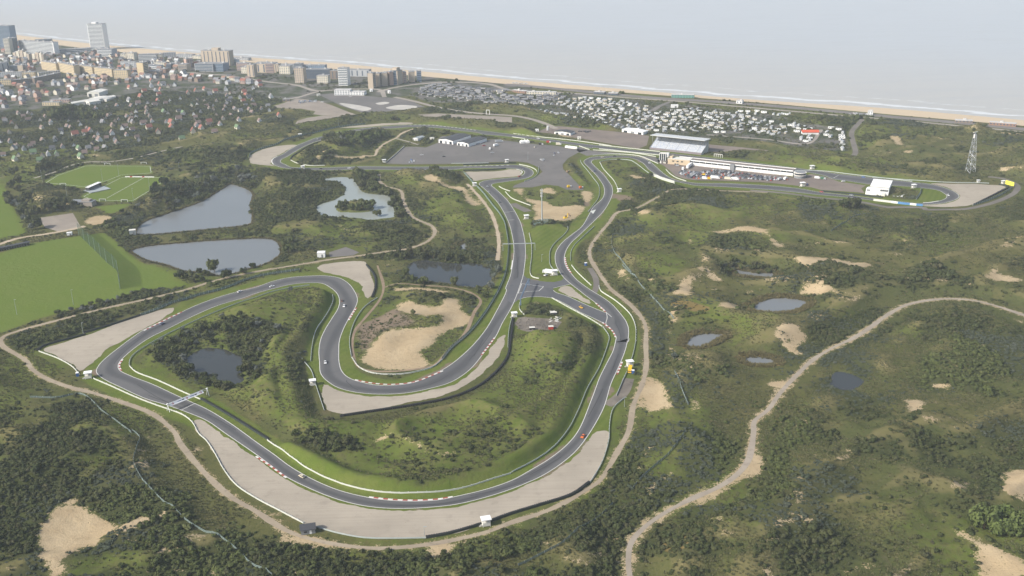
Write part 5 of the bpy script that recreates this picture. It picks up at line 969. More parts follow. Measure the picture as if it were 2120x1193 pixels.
# round pavilion at the right end
p = G(P('E5 1700,478'))[0]; o = root('round_pavilion', (*p, .02), rz, 'round pavilion with pale rings at the right end of the pits', 'building'); n = 20
cir = lambda r: [(r*math.cos(2*math.pi*i/n), 6+r*math.sin(2*math.pi*i/n)) for i in range(n)]
MB().prism(cir(6.6), 0, 2.9).build('ground_floor', MATS['mid_grey'], o); MB().prism(cir(7.2), 2.9, 3.7).build('lower_ring', MATS['offwhite'], o); MB().prism(cir(6.4), 3.7, 5.8).build('windows', MATS['dark_glass'], o); MB().prism(cir(7.3), 5.8, 6.5).build('roof_ring', MATS['offwhite'], o); MB().prism(cir(6.0), 6.5, 6.8).build('roof', MATS['mid_grey'], o)
# articulated white trailer in the paddock
a, b = G(P('E4 1850,478 1945,395')); c, L, r2 = frame2(a, b); o = root('race_trailer', (*c, .05), r2, 'long white trailer standing against the pit building', 'trailer')
MB().box(0, 0, .7, L, 2.7, 3.2).build('body', MATS['white'], o)
for x in (-L*.38, L*.38):
    for y in (-1.1, 1.1): q = new_obj('wheel', CARM[3], MATS['black_rubber'], o); q.location = (x, y, 0); q.scale = (1.3,)*3
# grandstand: stepped rows, roof on rear columns
a, b = G(P('H2 290,585 1550,725')); c, L, rz = frame2(a, b)
o = root('grandstand', (*c, .02), rz, 'large roofed grandstand with pale blue seats facing the main straight', 'grandstand')
nrow = 16; dp = 1.35
MB().box(0, .6, 0, L, 1.2, 2.6).build('front_wall', mat('stand_front', (.22,.19,.20)), o)
seatm = bpy.data.materials.new('seats'); t = NT(seatm); p_ = t.pos(); t.bsdf(t.mix(t.ramp(t.noise(p_, 1.3, 2), .42, .56), (.30,.36,.46), (.55,.55,.54)), .6, .2); MATS['seats'] = seatm
for i in range(nrow): MB().box(0, 1.2+dp*(i+.5), 0, L-.6, dp, 2.6+.62*i).build('seat_row', MATS['seats'], o)
D = 1.2+dp*nrow; Ht = 2.6+.62*nrow
for k in range(5):
    st_ = MB(); x = -L/2+(k+.5)*L/5
    for i in range(nrow): st_.box(x, 1.2+dp*(i+.5), 2.6+.62*i, 1.1, dp*.98, .06)
    st_.build('aisle_stair', MATS['mid_grey'], o)
for sx in (-1, 1): MB().poly([(sx*L/2, 0, 0), (sx*L/2, D, 0), (sx*L/2, D, Ht), (sx*L/2, 0, 2.6)]).poly([(sx*(L/2+.25), 0, 0), (sx*(L/2+.25), 0, 2.6), (sx*(L/2+.25), D, Ht), (sx*(L/2+.25), D, 0)]).build('end_wall', mat('stand_end', (.48,.47,.44)), o)
MB().box(0, D+.2, 0, L, .4, Ht+3.2).build('rear_wall', MATS['concrete_wall'], o)
rf = MB(); k = 0
for x0, y0, z0, y1, z1 in ((L/2+2, D+2, Ht+3.4, 5.5, Ht+4.6),): rf.v += [(-x0, y1, z1), (x0, y1, z1), (x0, y0, z0), (-x0, y0, z0)]+[(-x0, y1, z1+.7), (x0, y1, z1+.7), (x0, y0, z0+.7), (-x0, y0, z0+.7)]
rf.f = [(3,2,1,0),(4,5,6,7),(0,1,5,4),(1,2,6,5),(2,3,7,6),(3,0,4,7)]; rf.build('roof', mat('stand_roof', (.55,.56,.55), .5, .3), o)
for i in range(7): x = -L/2+i*L/6; MB().bar((x, D-.8, Ht-.5), (x, D-.8, Ht+3.5), .25).build('column', MATS['steel'], o)
for sx in (-1, 1): MB().bar((sx*(L/2+1.2), D*.5, 0), (sx*(L/2+1.2), D*.5, Ht+3.9), .2).build('corner_column', MATS['steel'], o)
# white hospitality building
a, b = G(P('E6 725,578 1100,612')); c, L, rz = frame2(a, b); o = root('hospitality_building', (*c, .03), rz, 'big white hospitality building with a sloping white roof', 'building'); D = 25.
Hh = 9.6; MB().box(L*.10, D/2, 3.0, L*.82, D, Hh-3).build('upper_wall', mat('cladding_white', (.70,.70,.69)), o); MB().box(0, D/2-1, 0, L, D-2, 3.0).build('base_wall', MATS['white'], o)
rf = MB(); x0, x1 = -L*.32, L*.53; rf.v = [(x0,-.6,Hh),(x1,-.6,Hh-.2),(x1,D+.6,Hh+1.4),(x0,D+.6,Hh+1.6)]; rf.v += [(x, y, z+.4) for x, y, z in rf.v]; rf.f = [(3,2,1,0),(4,5,6,7),(0,1,5,4),(1,2,6,5),(2,3,7,6),(3,0,4,7)]; rf.build('roof', MATS['white'], o)
for i in range(4): MB().box(L*(.18+i*.085), -.08, 5.0, L*.072, .14, 1.7).build('window', MATS['dark_glass'], o)
for i in range(3): MB().box(-L*.44+i*L*.05, 3.9, 3.2, L*.042, .14, 1.6).build('window', MATS['dark_glass'], o)
MB().box(-L*.41, 8, 3.0, L*.18, 8.2, 2.2).build('side_wing', MATS['white'], o); MB().box(L*.30, -1.0, 0, 3.4, 1.8, 3.4).build('entrance_porch', MATS['offwhite'], o)
e = o
for i in range(44):
    x = L*.55+.8+(i % 4)*4.0+random.uniform(-.5, .5); y = 1.0+(i//4)*2.1+random.uniform(-.4, .4); q = Matrix.Rotation(rz, 3, 'Z') @ Vector((x, y, 0))
    tb = root('terrace_table', (c[0]+q.x, c[1]+q.y, .09), rz+random.uniform(-.2, .2), 'white table on the terrace right of the hospitality building', 'table', 'tables on the hospitality terrace')
    MB().box(0, 0, .7, 2.1, .9, .1).build('top', MATS['white'], tb); MB().box(0, 0, 0, 1.2, .4, .7).build('trestle', MATS['dark_grey'], tb)
q = [Matrix.Rotation(rz, 3, 'Z') @ Vector(v) for v in ((L*.51, 0, 0), (L*.51+17, 0, 0), (L*.51+17, 24, 0), (L*.51, 24, 0))]
st(sheet('terrace', np.array([(c[0]+v.x, c[1]+v.y) for v in q]), .07, MATS['dirtgrey']))
# the two white halls with black roofs on the pad
def hall(s, h, rh, label, roofm='dark_grey', wall='white', cat='hall', doors=3, name='hall'):
    g = G(P(s)); a, b, d_ = g; c, L, rz = frame2(a, b); dv = d_-b; n = np.array([-math.sin(rz), math.cos(rz)]); D = float(abs(dv @ n))
    o = root(name, (*(c+n*D/2), .03), rz, label, cat); MB().box(0, 0, 0, L, D, h).build('wall', MATS[wall], o)
    g1 = MB(); g1.v = [(-L/2,-D/2,h),(L/2,-D/2,h),(0,-D/2,h+rh),(-L/2,D/2,h),(L/2,D/2,h),(0,D/2,h+rh)]; g1.f = [(0,1,2),(5,4,3)]; g1.build('gable_end', MATS[wall], o)
    MB().gable(0, 0, h-.05, D, L, rh, math.pi/2, .35, .22).build('roof', MATS[roofm], o)
    for i in range(doors): MB().box(-L/2+(i+.5)*L/doors, -D/2-.05, .05, L/doors*.5, .1, h*.7).build('door', MATS['mid_grey'] if i % 2 else MATS['dark_glass'], o)
    return o
hall('E2 1260,445 1495,475 1705,370', 5.0, 1.6, 'left white hall with a black roof on the paved pad'); hall('E2 1560,485 1750,512 1975,410', 4.2, 1.4, 'right white hall with a black roof on the paved pad')
hall('E2 835,405 915,415 985,375', 3.2, 1.0, 'small pale hall on the slope left of the black roofed halls', 'galv'); hall('A3 905,690 1080,715 1100,700', 4.0, 1.2, 'long white shed behind the main straight left of the grandstand', 'white'); hall('E3 1175,300 1440,325 1470,290', 3.4, 1.4, 'black roofed low building with white walls in the service yard', 'dark_grey')
for i, (s, l) in enumerate([('E3 640,450', 'left white peaked tent beside the main straight'), ('E3 690,445', 'middle white peaked tent beside the main straight'), ('E3 735,445', 'right white peaked tent beside the main straight')]):
    p = G(P(s))[0]; o = root('tent', (*p, .04), .2, l, 'tent'); MB().box(0, 0, 0, 5, 5, 2.4).build('side_panels', MATS['white'], o); mb = MB(); mb.v = [(-2.7,-2.7,2.4),(2.7,-2.7,2.4),(2.7,2.7,2.4),(-2.7,2.7,2.4),(0,0,4.8)]; mb.f = [(0,1,4),(1,2,4),(2,3,4),(3,0,4),(3,2,1,0)]; mb.build('canopy', MATS['white'], o)
for i in range(8):
    p = G(P('E3 %d,%d' % (1370+i*24, 525+i*3)))[0]; o = root('gazebo', (*p, .04), prz, 'white gazebo in the row beside the dark trucks at the pit entry', 'gazebo', 'gazebos in the row at the pit entry'); MB().box(0, 0, 0, 2.6, 2.6, 2.3).build('sides', MATS['offwhite'] if i % 2 else MATS['white'], o); mb = MB(); mb.v = [(-1.5,-1.5,2.3),(1.5,-1.5,2.3),(1.5,1.5,2.3),(-1.5,1.5,2.3),(0,0,3.4)]; mb.f = [(0,1,4),(1,2,4),(2,3,4),(3,0,4),(3,2,1,0)]; mb.build('canopy', MATS['white'], o)
# billboard at the far end
a, b = G(P('E7 1745,405 1912,452')); c, L, rz = frame2(a, b); o = root('billboard', (*c, .3), rz, 'bright yellow billboard at the far end bend', 'billboard')
MB().box(0, 0, .2, L, .3, 4.4).build('panel', mat('billboard_yellow', (.80,.74,.08)), o)
for x in (-L*.4, 0, L*.4): MB().bar((x, 2.4, -.4), (x, .2, 4.0), .15).build('brace', MATS['galv'], o)
# screen frame by the grandstand
a, b = G(P('H2 1865,770 2065,790')); c, L, rz = frame2(a, b); o = root('score_frame', (*c, .2), rz, 'open white frame board on the grass right of the grandstand', 'frame')
for x in (-L/2, -L/4, 0, L/4, L/2): MB().box(x, 0, -.2, .4, .4, 4.2).build('post', MATS['white'], o)
MB().box(0, 0, 3.6, L, .5, .6).build('beam', MATS['offwhite'], o)
# sports ground
hall('B1 690,380 745,400 850,345', .6, .3, 'low plinth behind the small stand', 'galv', 'concrete_wall', 'plinth', 1, 'stand_plinth')
a, b = G(P('B1 735,385 835,340')); c, L, rz = frame2(a, b); o = root('pitch_stand', (*c, .05), rz, 'small stand with a white roof beside the dark pitch', 'stand')
MB().box(0, 3.5, 0, L, .4, 4.6).build('rear_wall', MATS['dark_grey'], o)
for i in range(4): MB().box(0, .6+i*.75, 0, L-.5, .75, .5+i*.45).build('bench_row', MATS['mid_grey'], o)
MB().box(0, 1.7, 4.6, L+.6, 5.2, .3).build('roof', MATS['white'], o)
for sx in (-1, 1): MB().box(sx*L/2, 1.8, 0, .3, 4, 4.6).build('side_wall', MATS['dark_grey'], o)
a, b = G(P('B1 575,510 760,512')); c, L, rz = frame2(a, b); o = root('club_house', (*c, .05), rz, 'grey club house with blue-white windows below the dark pitch', 'club house')
MB().box(0, 5, 0, L, 10, 5.2).build('wall', mat('club_wall', (.30,.26,.22)), o); MB().box(0, 5, 5.2, L+.5, 10.5, .4).build('roof', MATS['mid_grey'], o); MB().box(L*.2, 5, 5.6, L*.35, 7, 1.8).build('upper_storey', mat('club_wall', 0), o)
for i in range(6): MB().box(-L/2+1.8+i*2.6, -.06, 2.9, 2.1, .12, 1.7).build('window', mat('pale_window', (.42,.5,.62)) if i < 4 else MATS['dark_glass'], o)
MB().box(-L*.2, -1.2, 2.4, L*.5, 2.4, .2).build('balcony', MATS['white'], o)
a, b = G(P('B1 -40,885 255,825')); c, L, rz = frame2(a, b); o = root('range_shelter', (*c, .05), rz, 'long dark shelter along the top of the driving range', 'shelter')
MB().box(0, 4, 0, L, .3, 2.8).build('rear_wall', MATS['mid_grey'], o); MB().box(0, 2, 2.8, L, 5, .35).build('roof', MATS['dark_grey'], o)
for i in range(14): MB().box(-L/2+(i+.5)*L/14, 1.8, 0, .15, 3.6, 2.8).build('bay_wall', MATS['galv'], o)
def goal(s, rz, label):
    p = G(P(s))[0]; o = root('goal', (*p, .02), rz, label, 'goal'); 
    for x in (-3.66, 3.66): MB().box(x, 0, 0, .28, .28, 2.6).build('post', MATS['white'], o)
    MB().box(0, 0, 2.45, 7.6, .28, .28).build('crossbar', MATS['white'], o); MB().quad((-3.6, .3, 2.5), (3.6, .3, 2.5), (3.6, 1.9, 0), (-3.6, 1.9, 0)).build('net', MATS['chain_link'], o)
for s, rz, l in [('B1 845,465', -.1, 'left white goal on the near edge of the dark pitch'), ('B1 1025,470', -.1, 'right white goal on the near edge of the dark pitch'), ('B1 885,168', -.1, 'white goal on the far edge of the bright pitch'), ('B1 1185,160', -.1, 'white goal at the far right of the bright pitch'), ('B1 520,335', -.1, 'white goal on the near edge of the bright pitch')]: goal(s, rz, l)
a, b = G(P('B1 1030,265 1270,268')); o = root('board_row', (*((a+b)/2), .02), 0, 'row of white and red boards along the dark pitch', 'boards'); bp = resample(np.array([a, b]), 3.2)
local([new_obj('board', wall_mesh('board', bp[i:i+2], 1.0, .1), MATS['red'] if i % 5 == 2 else MATS['white']) for i in range(len(bp)-1)], o)
for s, w, d_, h, c_, l in [('B1 575,745', 5, 3, 3, 'white', 'small white hut on the sports lane'), ('B1 1095,740', 6, 5, 5, 'galv', 'pale boat house on the pond jetty'), ('B2 540,1120', 7, 6, 4.5, 'white', 'white pump house beside the perimeter track'), ('F2 800,885', 3.5, 2.5, 2.2, 'red', 'red container in the debris yard'), ('F2 490,895', 4, 2.2, 1.8, 'black_rubber', 'black container in the debris yard'), ('F2 840,650', 5, 4, 2.4, 'dark_grey', 'dark tarp shed in the debris yard'), ('E3 890,255', 4.5, 3, 3, 'white', 'white kiosk on the access road'), ('E3 1068,240', 2.6, 2.2, 6, 'white', 'tall white sign pillar on the access road'), ('E3 1583,385', 5, 3, 3.2, 'offwhite', 'white cabin in the service yard'), ('A2 950,755', 5, 4, 4.5, 'white', 'white kiosk above the dark car park'), ('A2 1098,768', 5, 4, 4.5, 'white', 'white kiosk beside the red roofed hut'), ('A3 1338,490', 11, 5, 4.5, 'white', 'white toilet block at the campsite lane'), ('F3 790,150', 6, 4, 3.5, 'offwhite', 'pale container at the left of the dark car park'), ('E2 1150,390', 6, 2.6, 2.8, 'offwhite', 'pale container left of the white halls'), ('B2 615,235', 4, 3, 3, 'offwhite', 'pale tank on the dirt below the thicket')]:
    p = G(P(s))[0]; o = root('cabin', (*p, .02), random.uniform(-.2, .3), l, 'cabin'); MB().box(0, 0, 0, w, d_, h).build('wall', MATS[c_], o); MB().box(0, 0, h, w+.3, d_+.3, .18).build('roof', MATS['offwhite'] if c_ != 'white' else MATS['white'], o)
    if h > 2.5: MB().box(w*.15, -d_/2-.04, .1, w*.25, .08, h*.65).build('door', MATS['mid_grey'], o)
# footbridge-like white frame over the access road
b0, b1 = G(P('A2 1897,945 1924,945')); h2 = at_height(b0, 0+905*.2514); d = b1-b0; L = np.linalg.norm(d); o = root('entrance_arch', (*((b0+b1)/2), .02), math.atan2(d[1], d[0]), 'white square arch over the access road', 'arch')
for sx in (-1, 1): MB().box(sx*L/2, 0, 0, .8, .8, h2).build('post', MATS['white'], o)
MB().box(0, 0, h2-.9, L+.8, .8, .9).build('beam', MATS['white'], o)
# debris heap
for i in range(16):
    p = G(P('F2 %d,%d' % (random.randint(780, 990), random.randint(690, 770))))[0]; o = root('scrap_sheet', (*p, .12), random.uniform(0, 3), 'pale sheet of scrap in the debris yard', 'scrap', 'scrap sheets in the debris yard'); MB().box(0, 0, 0, random.uniform(1, 3), random.uniform(.6, 1.4), .25).build('sheet', MATS['offwhite' if i % 3 else 'galv'], o)

rb = MB(); g_ = G(P('F2 210,800 260,700 360,690 800,720 980,770 900,880 640,920 400,930 300,900')); rm_ = Z0(); fill(rm_, g_); cy_, cx_ = np.nonzero(rm_ > .5)
for k in range(260):
    q = random.randrange(len(cy_)); sz = random.uniform(.3, 1.3); rb.box(gx[cx_[q]]+random.uniform(-1.2, 1.2), gy[cy_[q]]+random.uniform(-1.2, 1.2), -.05, sz, sz*random.uniform(.5, 1), sz*random.uniform(.3, .7), random.uniform(0, 3), .6)
tag(rb.build('rubble', MATS['dirtgrey']), kind='stuff')
# ------------------------------------------------------------------ the town
WALLC = dict(white=(.76,.76,.74), grey=(.40,.41,.42), tan=(.46,.385,.30), yellow=(.56,.455,.29), brick=(.28,.17,.12), brown=(.24,.19,.15), blue=(.22,.28,.36), dark=(.11,.12,.14), cream=(.62,.57,.46), pink=(.46,.33,.27))
for k, v in WALLC.items(): mat('wall_'+k, v, .8, .1)
mat('window_blue', (.07,.10,.14), .25, .5); mat('flat_roof', (.25,.25,.25)); mat('light_roof', (.50,.49,.47)); HERO = []
def block(s, top, depth, col, style, label, name='apartment_block', cat='building', group=None, roof='flat_roof', extra=None):
    tagk = s.split()[0]; a, b = G(P(s)); c, L, rz = frame2(a, b); r = _R[tagk]; h = max(3.0, at_height((a+b)/2, r[1]+top*r[2])); n = np.array([-math.sin(rz), math.cos(rz)])
    ctr = c+n*depth/2; HERO.append((ctr[0], ctr[1], max(L, depth)*.6+6)); o = root(name, (*ctr, 0), rz, label, cat, group)
    MB().box(0, 0, -.3, L, depth, h+.3).build('wall', MATS['wall_'+col], o); rfo = MB().box(0, 0, h, L+.2, depth+.2, .5).build('roof', MATS[roof], o)
    fl = max(1, int(round(h/3.1))); fh = h/fl
    if style in ('bands', 'glass'):
        for i in range(fl): MB().box(0, -depth/2-.05, i*fh+fh*.38, L*.94, .25, fh*(.46 if style == 'bands' else .62)).build('window_band', MATS['window_blue'], o)
        if style == 'bands':
            for i in range(fl): MB().box(0, -depth/2-.35, i*fh+fh*.02, L*.96, .7, fh*.30).build('balcony', MATS['wall_white' if col in ('white', 'grey') else 'wall_'+col], o)
    elif style == 'punch':
        nw = max(2, int(L/4.2))
        for i in range(fl):
            w = MB()
            for j in range(nw): w.box(-L/2+(j+.5)*L/nw, -depth/2-.03, i*fh+fh*.35, L/nw*.5, .14, fh*.45)
            w.build('window_row', MATS['window_blue'], o)
    elif style == 'strips':
        nw = max(2, int(L/9))
        for j in range(nw): MB().box(-L/2+(j+.75)*L/nw, -depth/2-.03, 1.5, L/nw*.22, .16, h-3).build('window_strip', MATS['window_blue'], o)
    elif style == 'blank':
        for i in range(fl): MB().box(L/2+.03, 0, i*fh+fh*.3, .14, depth*.8, fh*.45).build('window_band', MATS['window_blue'], o)
    for j in range(max(1, int(L/22))): MB().box(-L/2+(j+.5)*L/max(1, int(L/22))+random.uniform(-2, 2), random.uniform(-.2, .2)*depth, h+.5, random.uniform(2.5, 5), 3.2, random.uniform(1.2, 2.4)).build('roof_box', MATS['light_roof'], rfo)
    if extra: MB().box(extra[0]*L, 0, h+.5, extra[1]*L, depth*.6, extra[2]).build('penthouse', MATS['wall_'+col], rfo)
    return o
B = block
B('F6 1492,575 1735,580', 158, 17, 'white', 'bands', 'tall white hotel tower with balcony bands by the beach', 'hotel_tower', 'tower', extra=(-.1, .3, 3)); B('F6 5,540 205,545', 190, 20, 'blue', 'bands', 'tall blue-grey tower at the far left edge', 'apartment_tower', 'tower'); B('F6 92,648 182,652', 400, 16, 'cream', 'bands', 'cream banded tower in front of the blue-grey one', 'apartment_tower', 'tower'); B('F6 190,645 290,640', 395, 16, 'dark', 'bands', 'dark banded tower beside the cream tower', 'apartment_tower', 'tower')
B('F6 330,625 905,660', 448, 14, 'white', 'bands', 'wide white slab with long balcony rows at the left'); B('F6 580,480 850,470', 415, 12, 'dark', 'glass', 'low dark building behind the wide white slab'); B('F6 960,640 1530,610', 575, 22, 'white', 'glass', 'low white building at the foot of the tall hotel tower'); B('F6 1610,690 1850,695', 575, 20, 'grey', 'bands', 'grey banded block right of the tall hotel tower')
for i, (s, t_) in enumerate([('F6 225,725 270,730', 630), ('F6 285,740 330,745', 610), ('F6 345,750 395,755', 595), ('F6 410,755 450,760', 625), ('F6 455,760 490,765', 650), ('F6 545,775 590,780', 650), ('F6 605,780 650,785', 630), ('F6 665,785 700,790', 640), ('F6 705,795 735,795', 660)]): B(s, t_, 10, 'cream' if i % 2 else 'tan', 'strips', 'narrow pale block in the stepped row below the wide white slab', group='stepped row of narrow pale blocks')
for i, (s, t_) in enumerate([('F6 690,905 940,950', 790), ('F6 962,940 1232,1000', 815), ('F6 1255,965 1532,1000', 848), ('F6 1565,1000 1852,1030', 885), ('F6 1885,1055 2112,1060', 920)]): B(s, t_, 12, 'yellow', 'punch', '%s of the five yellow brick blocks in the diagonal row' % ['first from the left', 'second from the left', 'third from the left', 'fourth from the left', 'rightmost'][i], group='five yellow brick blocks in a diagonal row')
B('F7 283,608 388,612', 400, 16, 'yellow', 'blank', 'tall plain yellow slab at the edge of the suburb', 'apartment_tower', 'tower'); B('F6 0,955 168,925', 800, 14, 'grey', 'strips', 'grey panelled block at the far left below the towers'); B('F6 300,940 385,940', 840, 10, 'tan', 'blank', 'tan block end right of the grey panelled block'); B('F6 165,930 300,925', 850, 14, 'dark', 'glass', 'dark low block between grey panels and tan block')
B('F7 1345,440 1800,450', 205, 18, 'tan', 'strips', 'broad tan hotel with vertical strips and a roof hut by the beach', 'hotel', 'building', extra=(-.02, .24, 5)); B('F7 1225,540 1525,545', 420, 26, 'grey', 'glass', 'grey sloped building in front of the broad tan hotel'); B('F7 1545,540 1690,545', 415, 22, 'blue', 'glass', 'blue-grey building right of the grey sloped one')
for s, t_, c_, st2, l in [('F7 0,350 92,350', 250, 'cream', 'punch', 'pale block at the left of the seafront row'), ('F7 105,355 225,358', 240, 'cream', 'punch', 'pale stepped block second in the seafront row'), ('F7 300,380 602,372', 262, 'grey', 'bands', 'long grey banded block in the seafront row'), ('F7 612,370 690,368', 258, 'cream', 'bands', 'pale banded block right of the long grey one'), ('F7 695,310 905,300', 240, 'grey', 'punch', 'low grey block of the far seafront row'), ('F7 915,310 1180,315', 265, 'grey', 'punch', 'flat grey block beside the low seafront one'), ('F7 1190,330 1320,335', 285, 'cream', 'punch', 'small pale block left of the broad tan hotel'), ('F7 842,490 942,492', 400, 'grey', 'punch', 'plain grey block in the middle of the town'), ('F7 950,540 1095,545', 425, 'tan', 'bands', 'tan balcony block above the white houses'), ('F7 1092,490 1182,480', 335, 'pink', 'strips', 'pinkish tower block behind the tan balcony block'), ('F7 752,505 835,505', 425, 'dark', 'bands', 'dark balcony block in mid-town'), ('F7 440,480 620,500', 440, 'white', 'glass', 'low white building right of the plain yellow slab'), ('F7 460,590 640,595', 540, 'pink', 'punch', 'pink brick row right of the plain yellow slab'), ('F7 650,560 740,565', 500, 'brick', 'punch', 'brick row in mid-town'),
 ('F8 102,395 215,398', 195, 'tan', 'strips', 'tan tower above the suburb road'), ('F8 215,320 400,325', 180, 'tan', 'strips', 'left tan block of the middle seafront row'), ('F8 405,325 540,330', 175, 'pink', 'bands', 'middle pinkish block of the middle seafront row'), ('F8 545,330 620,330', 185, 'tan', 'strips', 'right tan block of the middle seafront row'), ('F8 625,345 800,350', 215, 'cream', 'punch', 'pale low block right of the middle seafront row'), ('F8 885,495 1030,498', 248, 'tan', 'punch', 'plain tan tower left of the dark long building'), ('F8 870,300 1000,300', 178, 'grey', 'glass', 'grey tower top behind the plain tan tower'), ('F8 1050,425 1462,425', 272, 'dark', 'glass', 'long dark building with glass bands'), ('F8 1010,290 1380,290', 205, 'blue', 'punch', 'low bluish row behind the long dark building'), ('F8 1246,498 1426,500', 375, 'cream', 'punch', 'small white block with a red roof hut'), ('F8 1465,430 1580,430', 295, 'brown', 'strips', 'brown block left of the white banded tower'), ('F8 1602,535 1757,538', 250, 'white', 'bands', 'white banded tower near the car park'), ('F8 1762,385 2100,392', 278, 'grey', 'strips', 'grey row of flats behind the white banded tower')]: B(s, t_, 13, c_, st2, l)
for s, t_, c_, st2, l in [('F7 1830,425 1905,428', 360, 'white', 'bands', 'narrow white block right of the broad tan hotel'), ('F7 1915,520 2100,530', 405, 'pink', 'bands', 'pink balcony block above the suburb road'), ('F7 1830,350 2100,360', 320, 'grey', 'punch', 'low grey seafront row right of the broad tan hotel'), ('F8 0,335 92,338', 235, 'cream', 'punch', 'cream block left of the tan tower'), ('F8 250,250 560,255', 160, 'grey', 'punch', 'long grey seafront row behind the tan blocks'), ('F8 600,270 860,275', 190, 'grey', 'bands', 'grey seafront row left of the grey tower top'), ('F7 0,440 240,450', 385, 'grey', 'punch', 'grey row left of the plain yellow slab'), ('F7 560,440 740,445', 395, 'cream', 'punch', 'cream row in the middle of the town')]: B(s, t_, 12, c_, st2, l)
for i, (s, t_, c_, st2) in enumerate([('H1 300,842 440,845', 425, 'tan', 'blank'), ('H1 452,790 622,792', 432, 'tan', 'blank'), ('H1 672,775 838,768', 422, 'tan', 'blank'), ('H1 888,755 995,745', 392, 'pink', 'blank'), ('H1 1002,740 1095,738', 352, 'blue', 'glass'), ('H1 1112,740 1248,700', 348, 'tan', 'blank'), ('H1 1270,695 1352,690', 392, 'pink', 'punch'), ('H1 1420,668 1582,660', 388, 'tan', 'blank'), ('H1 1640,660 1762,655', 368, 'blue', 'bands')]): B(s, t_, 15, c_, st2, '%s segment of the stepped tan flats beside the dunes' % ['first', 'second', 'third', 'fourth', 'dark glass', 'tallest', 'seventh', 'eighth', 'last bluish'][i], 'flats_segment', 'building', 'stepped tan flats beside the dunes', extra=(0, .7, 5) if i == 5 else None)
B('F3 1055,140 1312,138', 58, 16, 'white', 'punch', 'white club building with a sign on the dark car park', 'club_building', roof='light_roof'); B('F3 1315,138 1540,142', 88, 14, 'white', 'punch', 'long low white wing right of the club building', 'club_wing', roof='light_roof'); B('F3 200,245 320,240', 208, 8, 'brown', 'punch', 'brown low shed above the beige lot', 'shed')
for s, t_, c_, l in [('F4 700,945 978,948', 895, 'yellow', 'low ochre hall in the suburb'), ('F4 820,895 1142,890', 850, 'pink', 'pink roofed hall behind the ochre one'), ('F4 0,612 188,608', 520, 'yellow', 'yellow terrace at the left edge of the town'), ('F4 190,610 520,575', 515, 'brown', 'brown brick terrace right of the yellow one'), ('F4 575,575 1010,480', 450, 'brown', 'long brown terrace sloping up to the right'), ('F4 380,475 572,472', 400, 'yellow', 'upper yellow terrace behind the brown one'), ('F4 642,475 1000,440', 392, 'cream', 'upper cream terrace behind the long brown one'), ('F4 0,480 360,470', 400, 'grey', 'grey industrial hall at the left edge')]: B(s, t_, 10, c_, 'punch', l, 'terrace_block')
for i, s in enumerate(['F4 1095,475 1142,475', 'F4 1215,492 1266,492', 'F4 1410,512 1466,512', 'F4 1530,525 1586,525', 'F4 845,585 890,585', 'F4 520,545 572,545']): B(s, float(s.split()[1].split(',')[1])-48, 9, 'yellow', 'blank', 'small yellow end house among the suburb trees', 'house', 'house', 'small yellow end houses')
# sports hall with long white barrel roofs
for i, (s, h, l) in enumerate([('F4 1125,965 1180,975 1480,780', 6, 'long white swimming hall roof running up to the right'), ('F4 1380,930 1480,950 1560,900', 6, 'short white hall beside the long swimming hall'), ('F4 1470,880 1760,890 1770,850', 5, 'flat white hall right of the swimming hall'), ('F4 1440,800 1640,800 1600,750', 7, 'upper white hall at the top of the swimming hall')]): hall(s, h, 2.0, l, 'offwhite', 'offwhite', 'hall', 2)
# beach pavilions
for s, t_, c_, l in [('A3 1312,408 1498,412', 385, 'grey', 'long beach pavilion with a green roof'), ('A3 672,378 760,382', 362, 'dark', 'left dark beach pavilion'), ('A3 790,388 868,390', 372, 'dark', 'right dark beach pavilion'), ('A4 1540,612 1685,618', 600, 'brown', 'low brown beach pavilion at the right'), ('A4 1820,632 2040,648', 618, 'brick', 'red brick beach pavilion at the far right'), ('A3 0,375 110,385', 350, 'brick', 'brick pavilion above the chalets'), ('A3 120,385 360,390', 362, 'cream', 'long cream hall above the chalets'), ('A4 820,548 862,550', 522, 'white', 'small white and red kiosk by the beach'), ('A3 1845,455 1895,458', 436, 'white', 'white kiosk on the seafront')]: B(s, t_, 9, c_, 'punch', l, 'beach_pavilion', 'pavilion', roof='light_roof')
bpy.data.objects['beach_pavilion'].children[1].data.materials[0] = mat('copper_green', (.14,.30,.25))
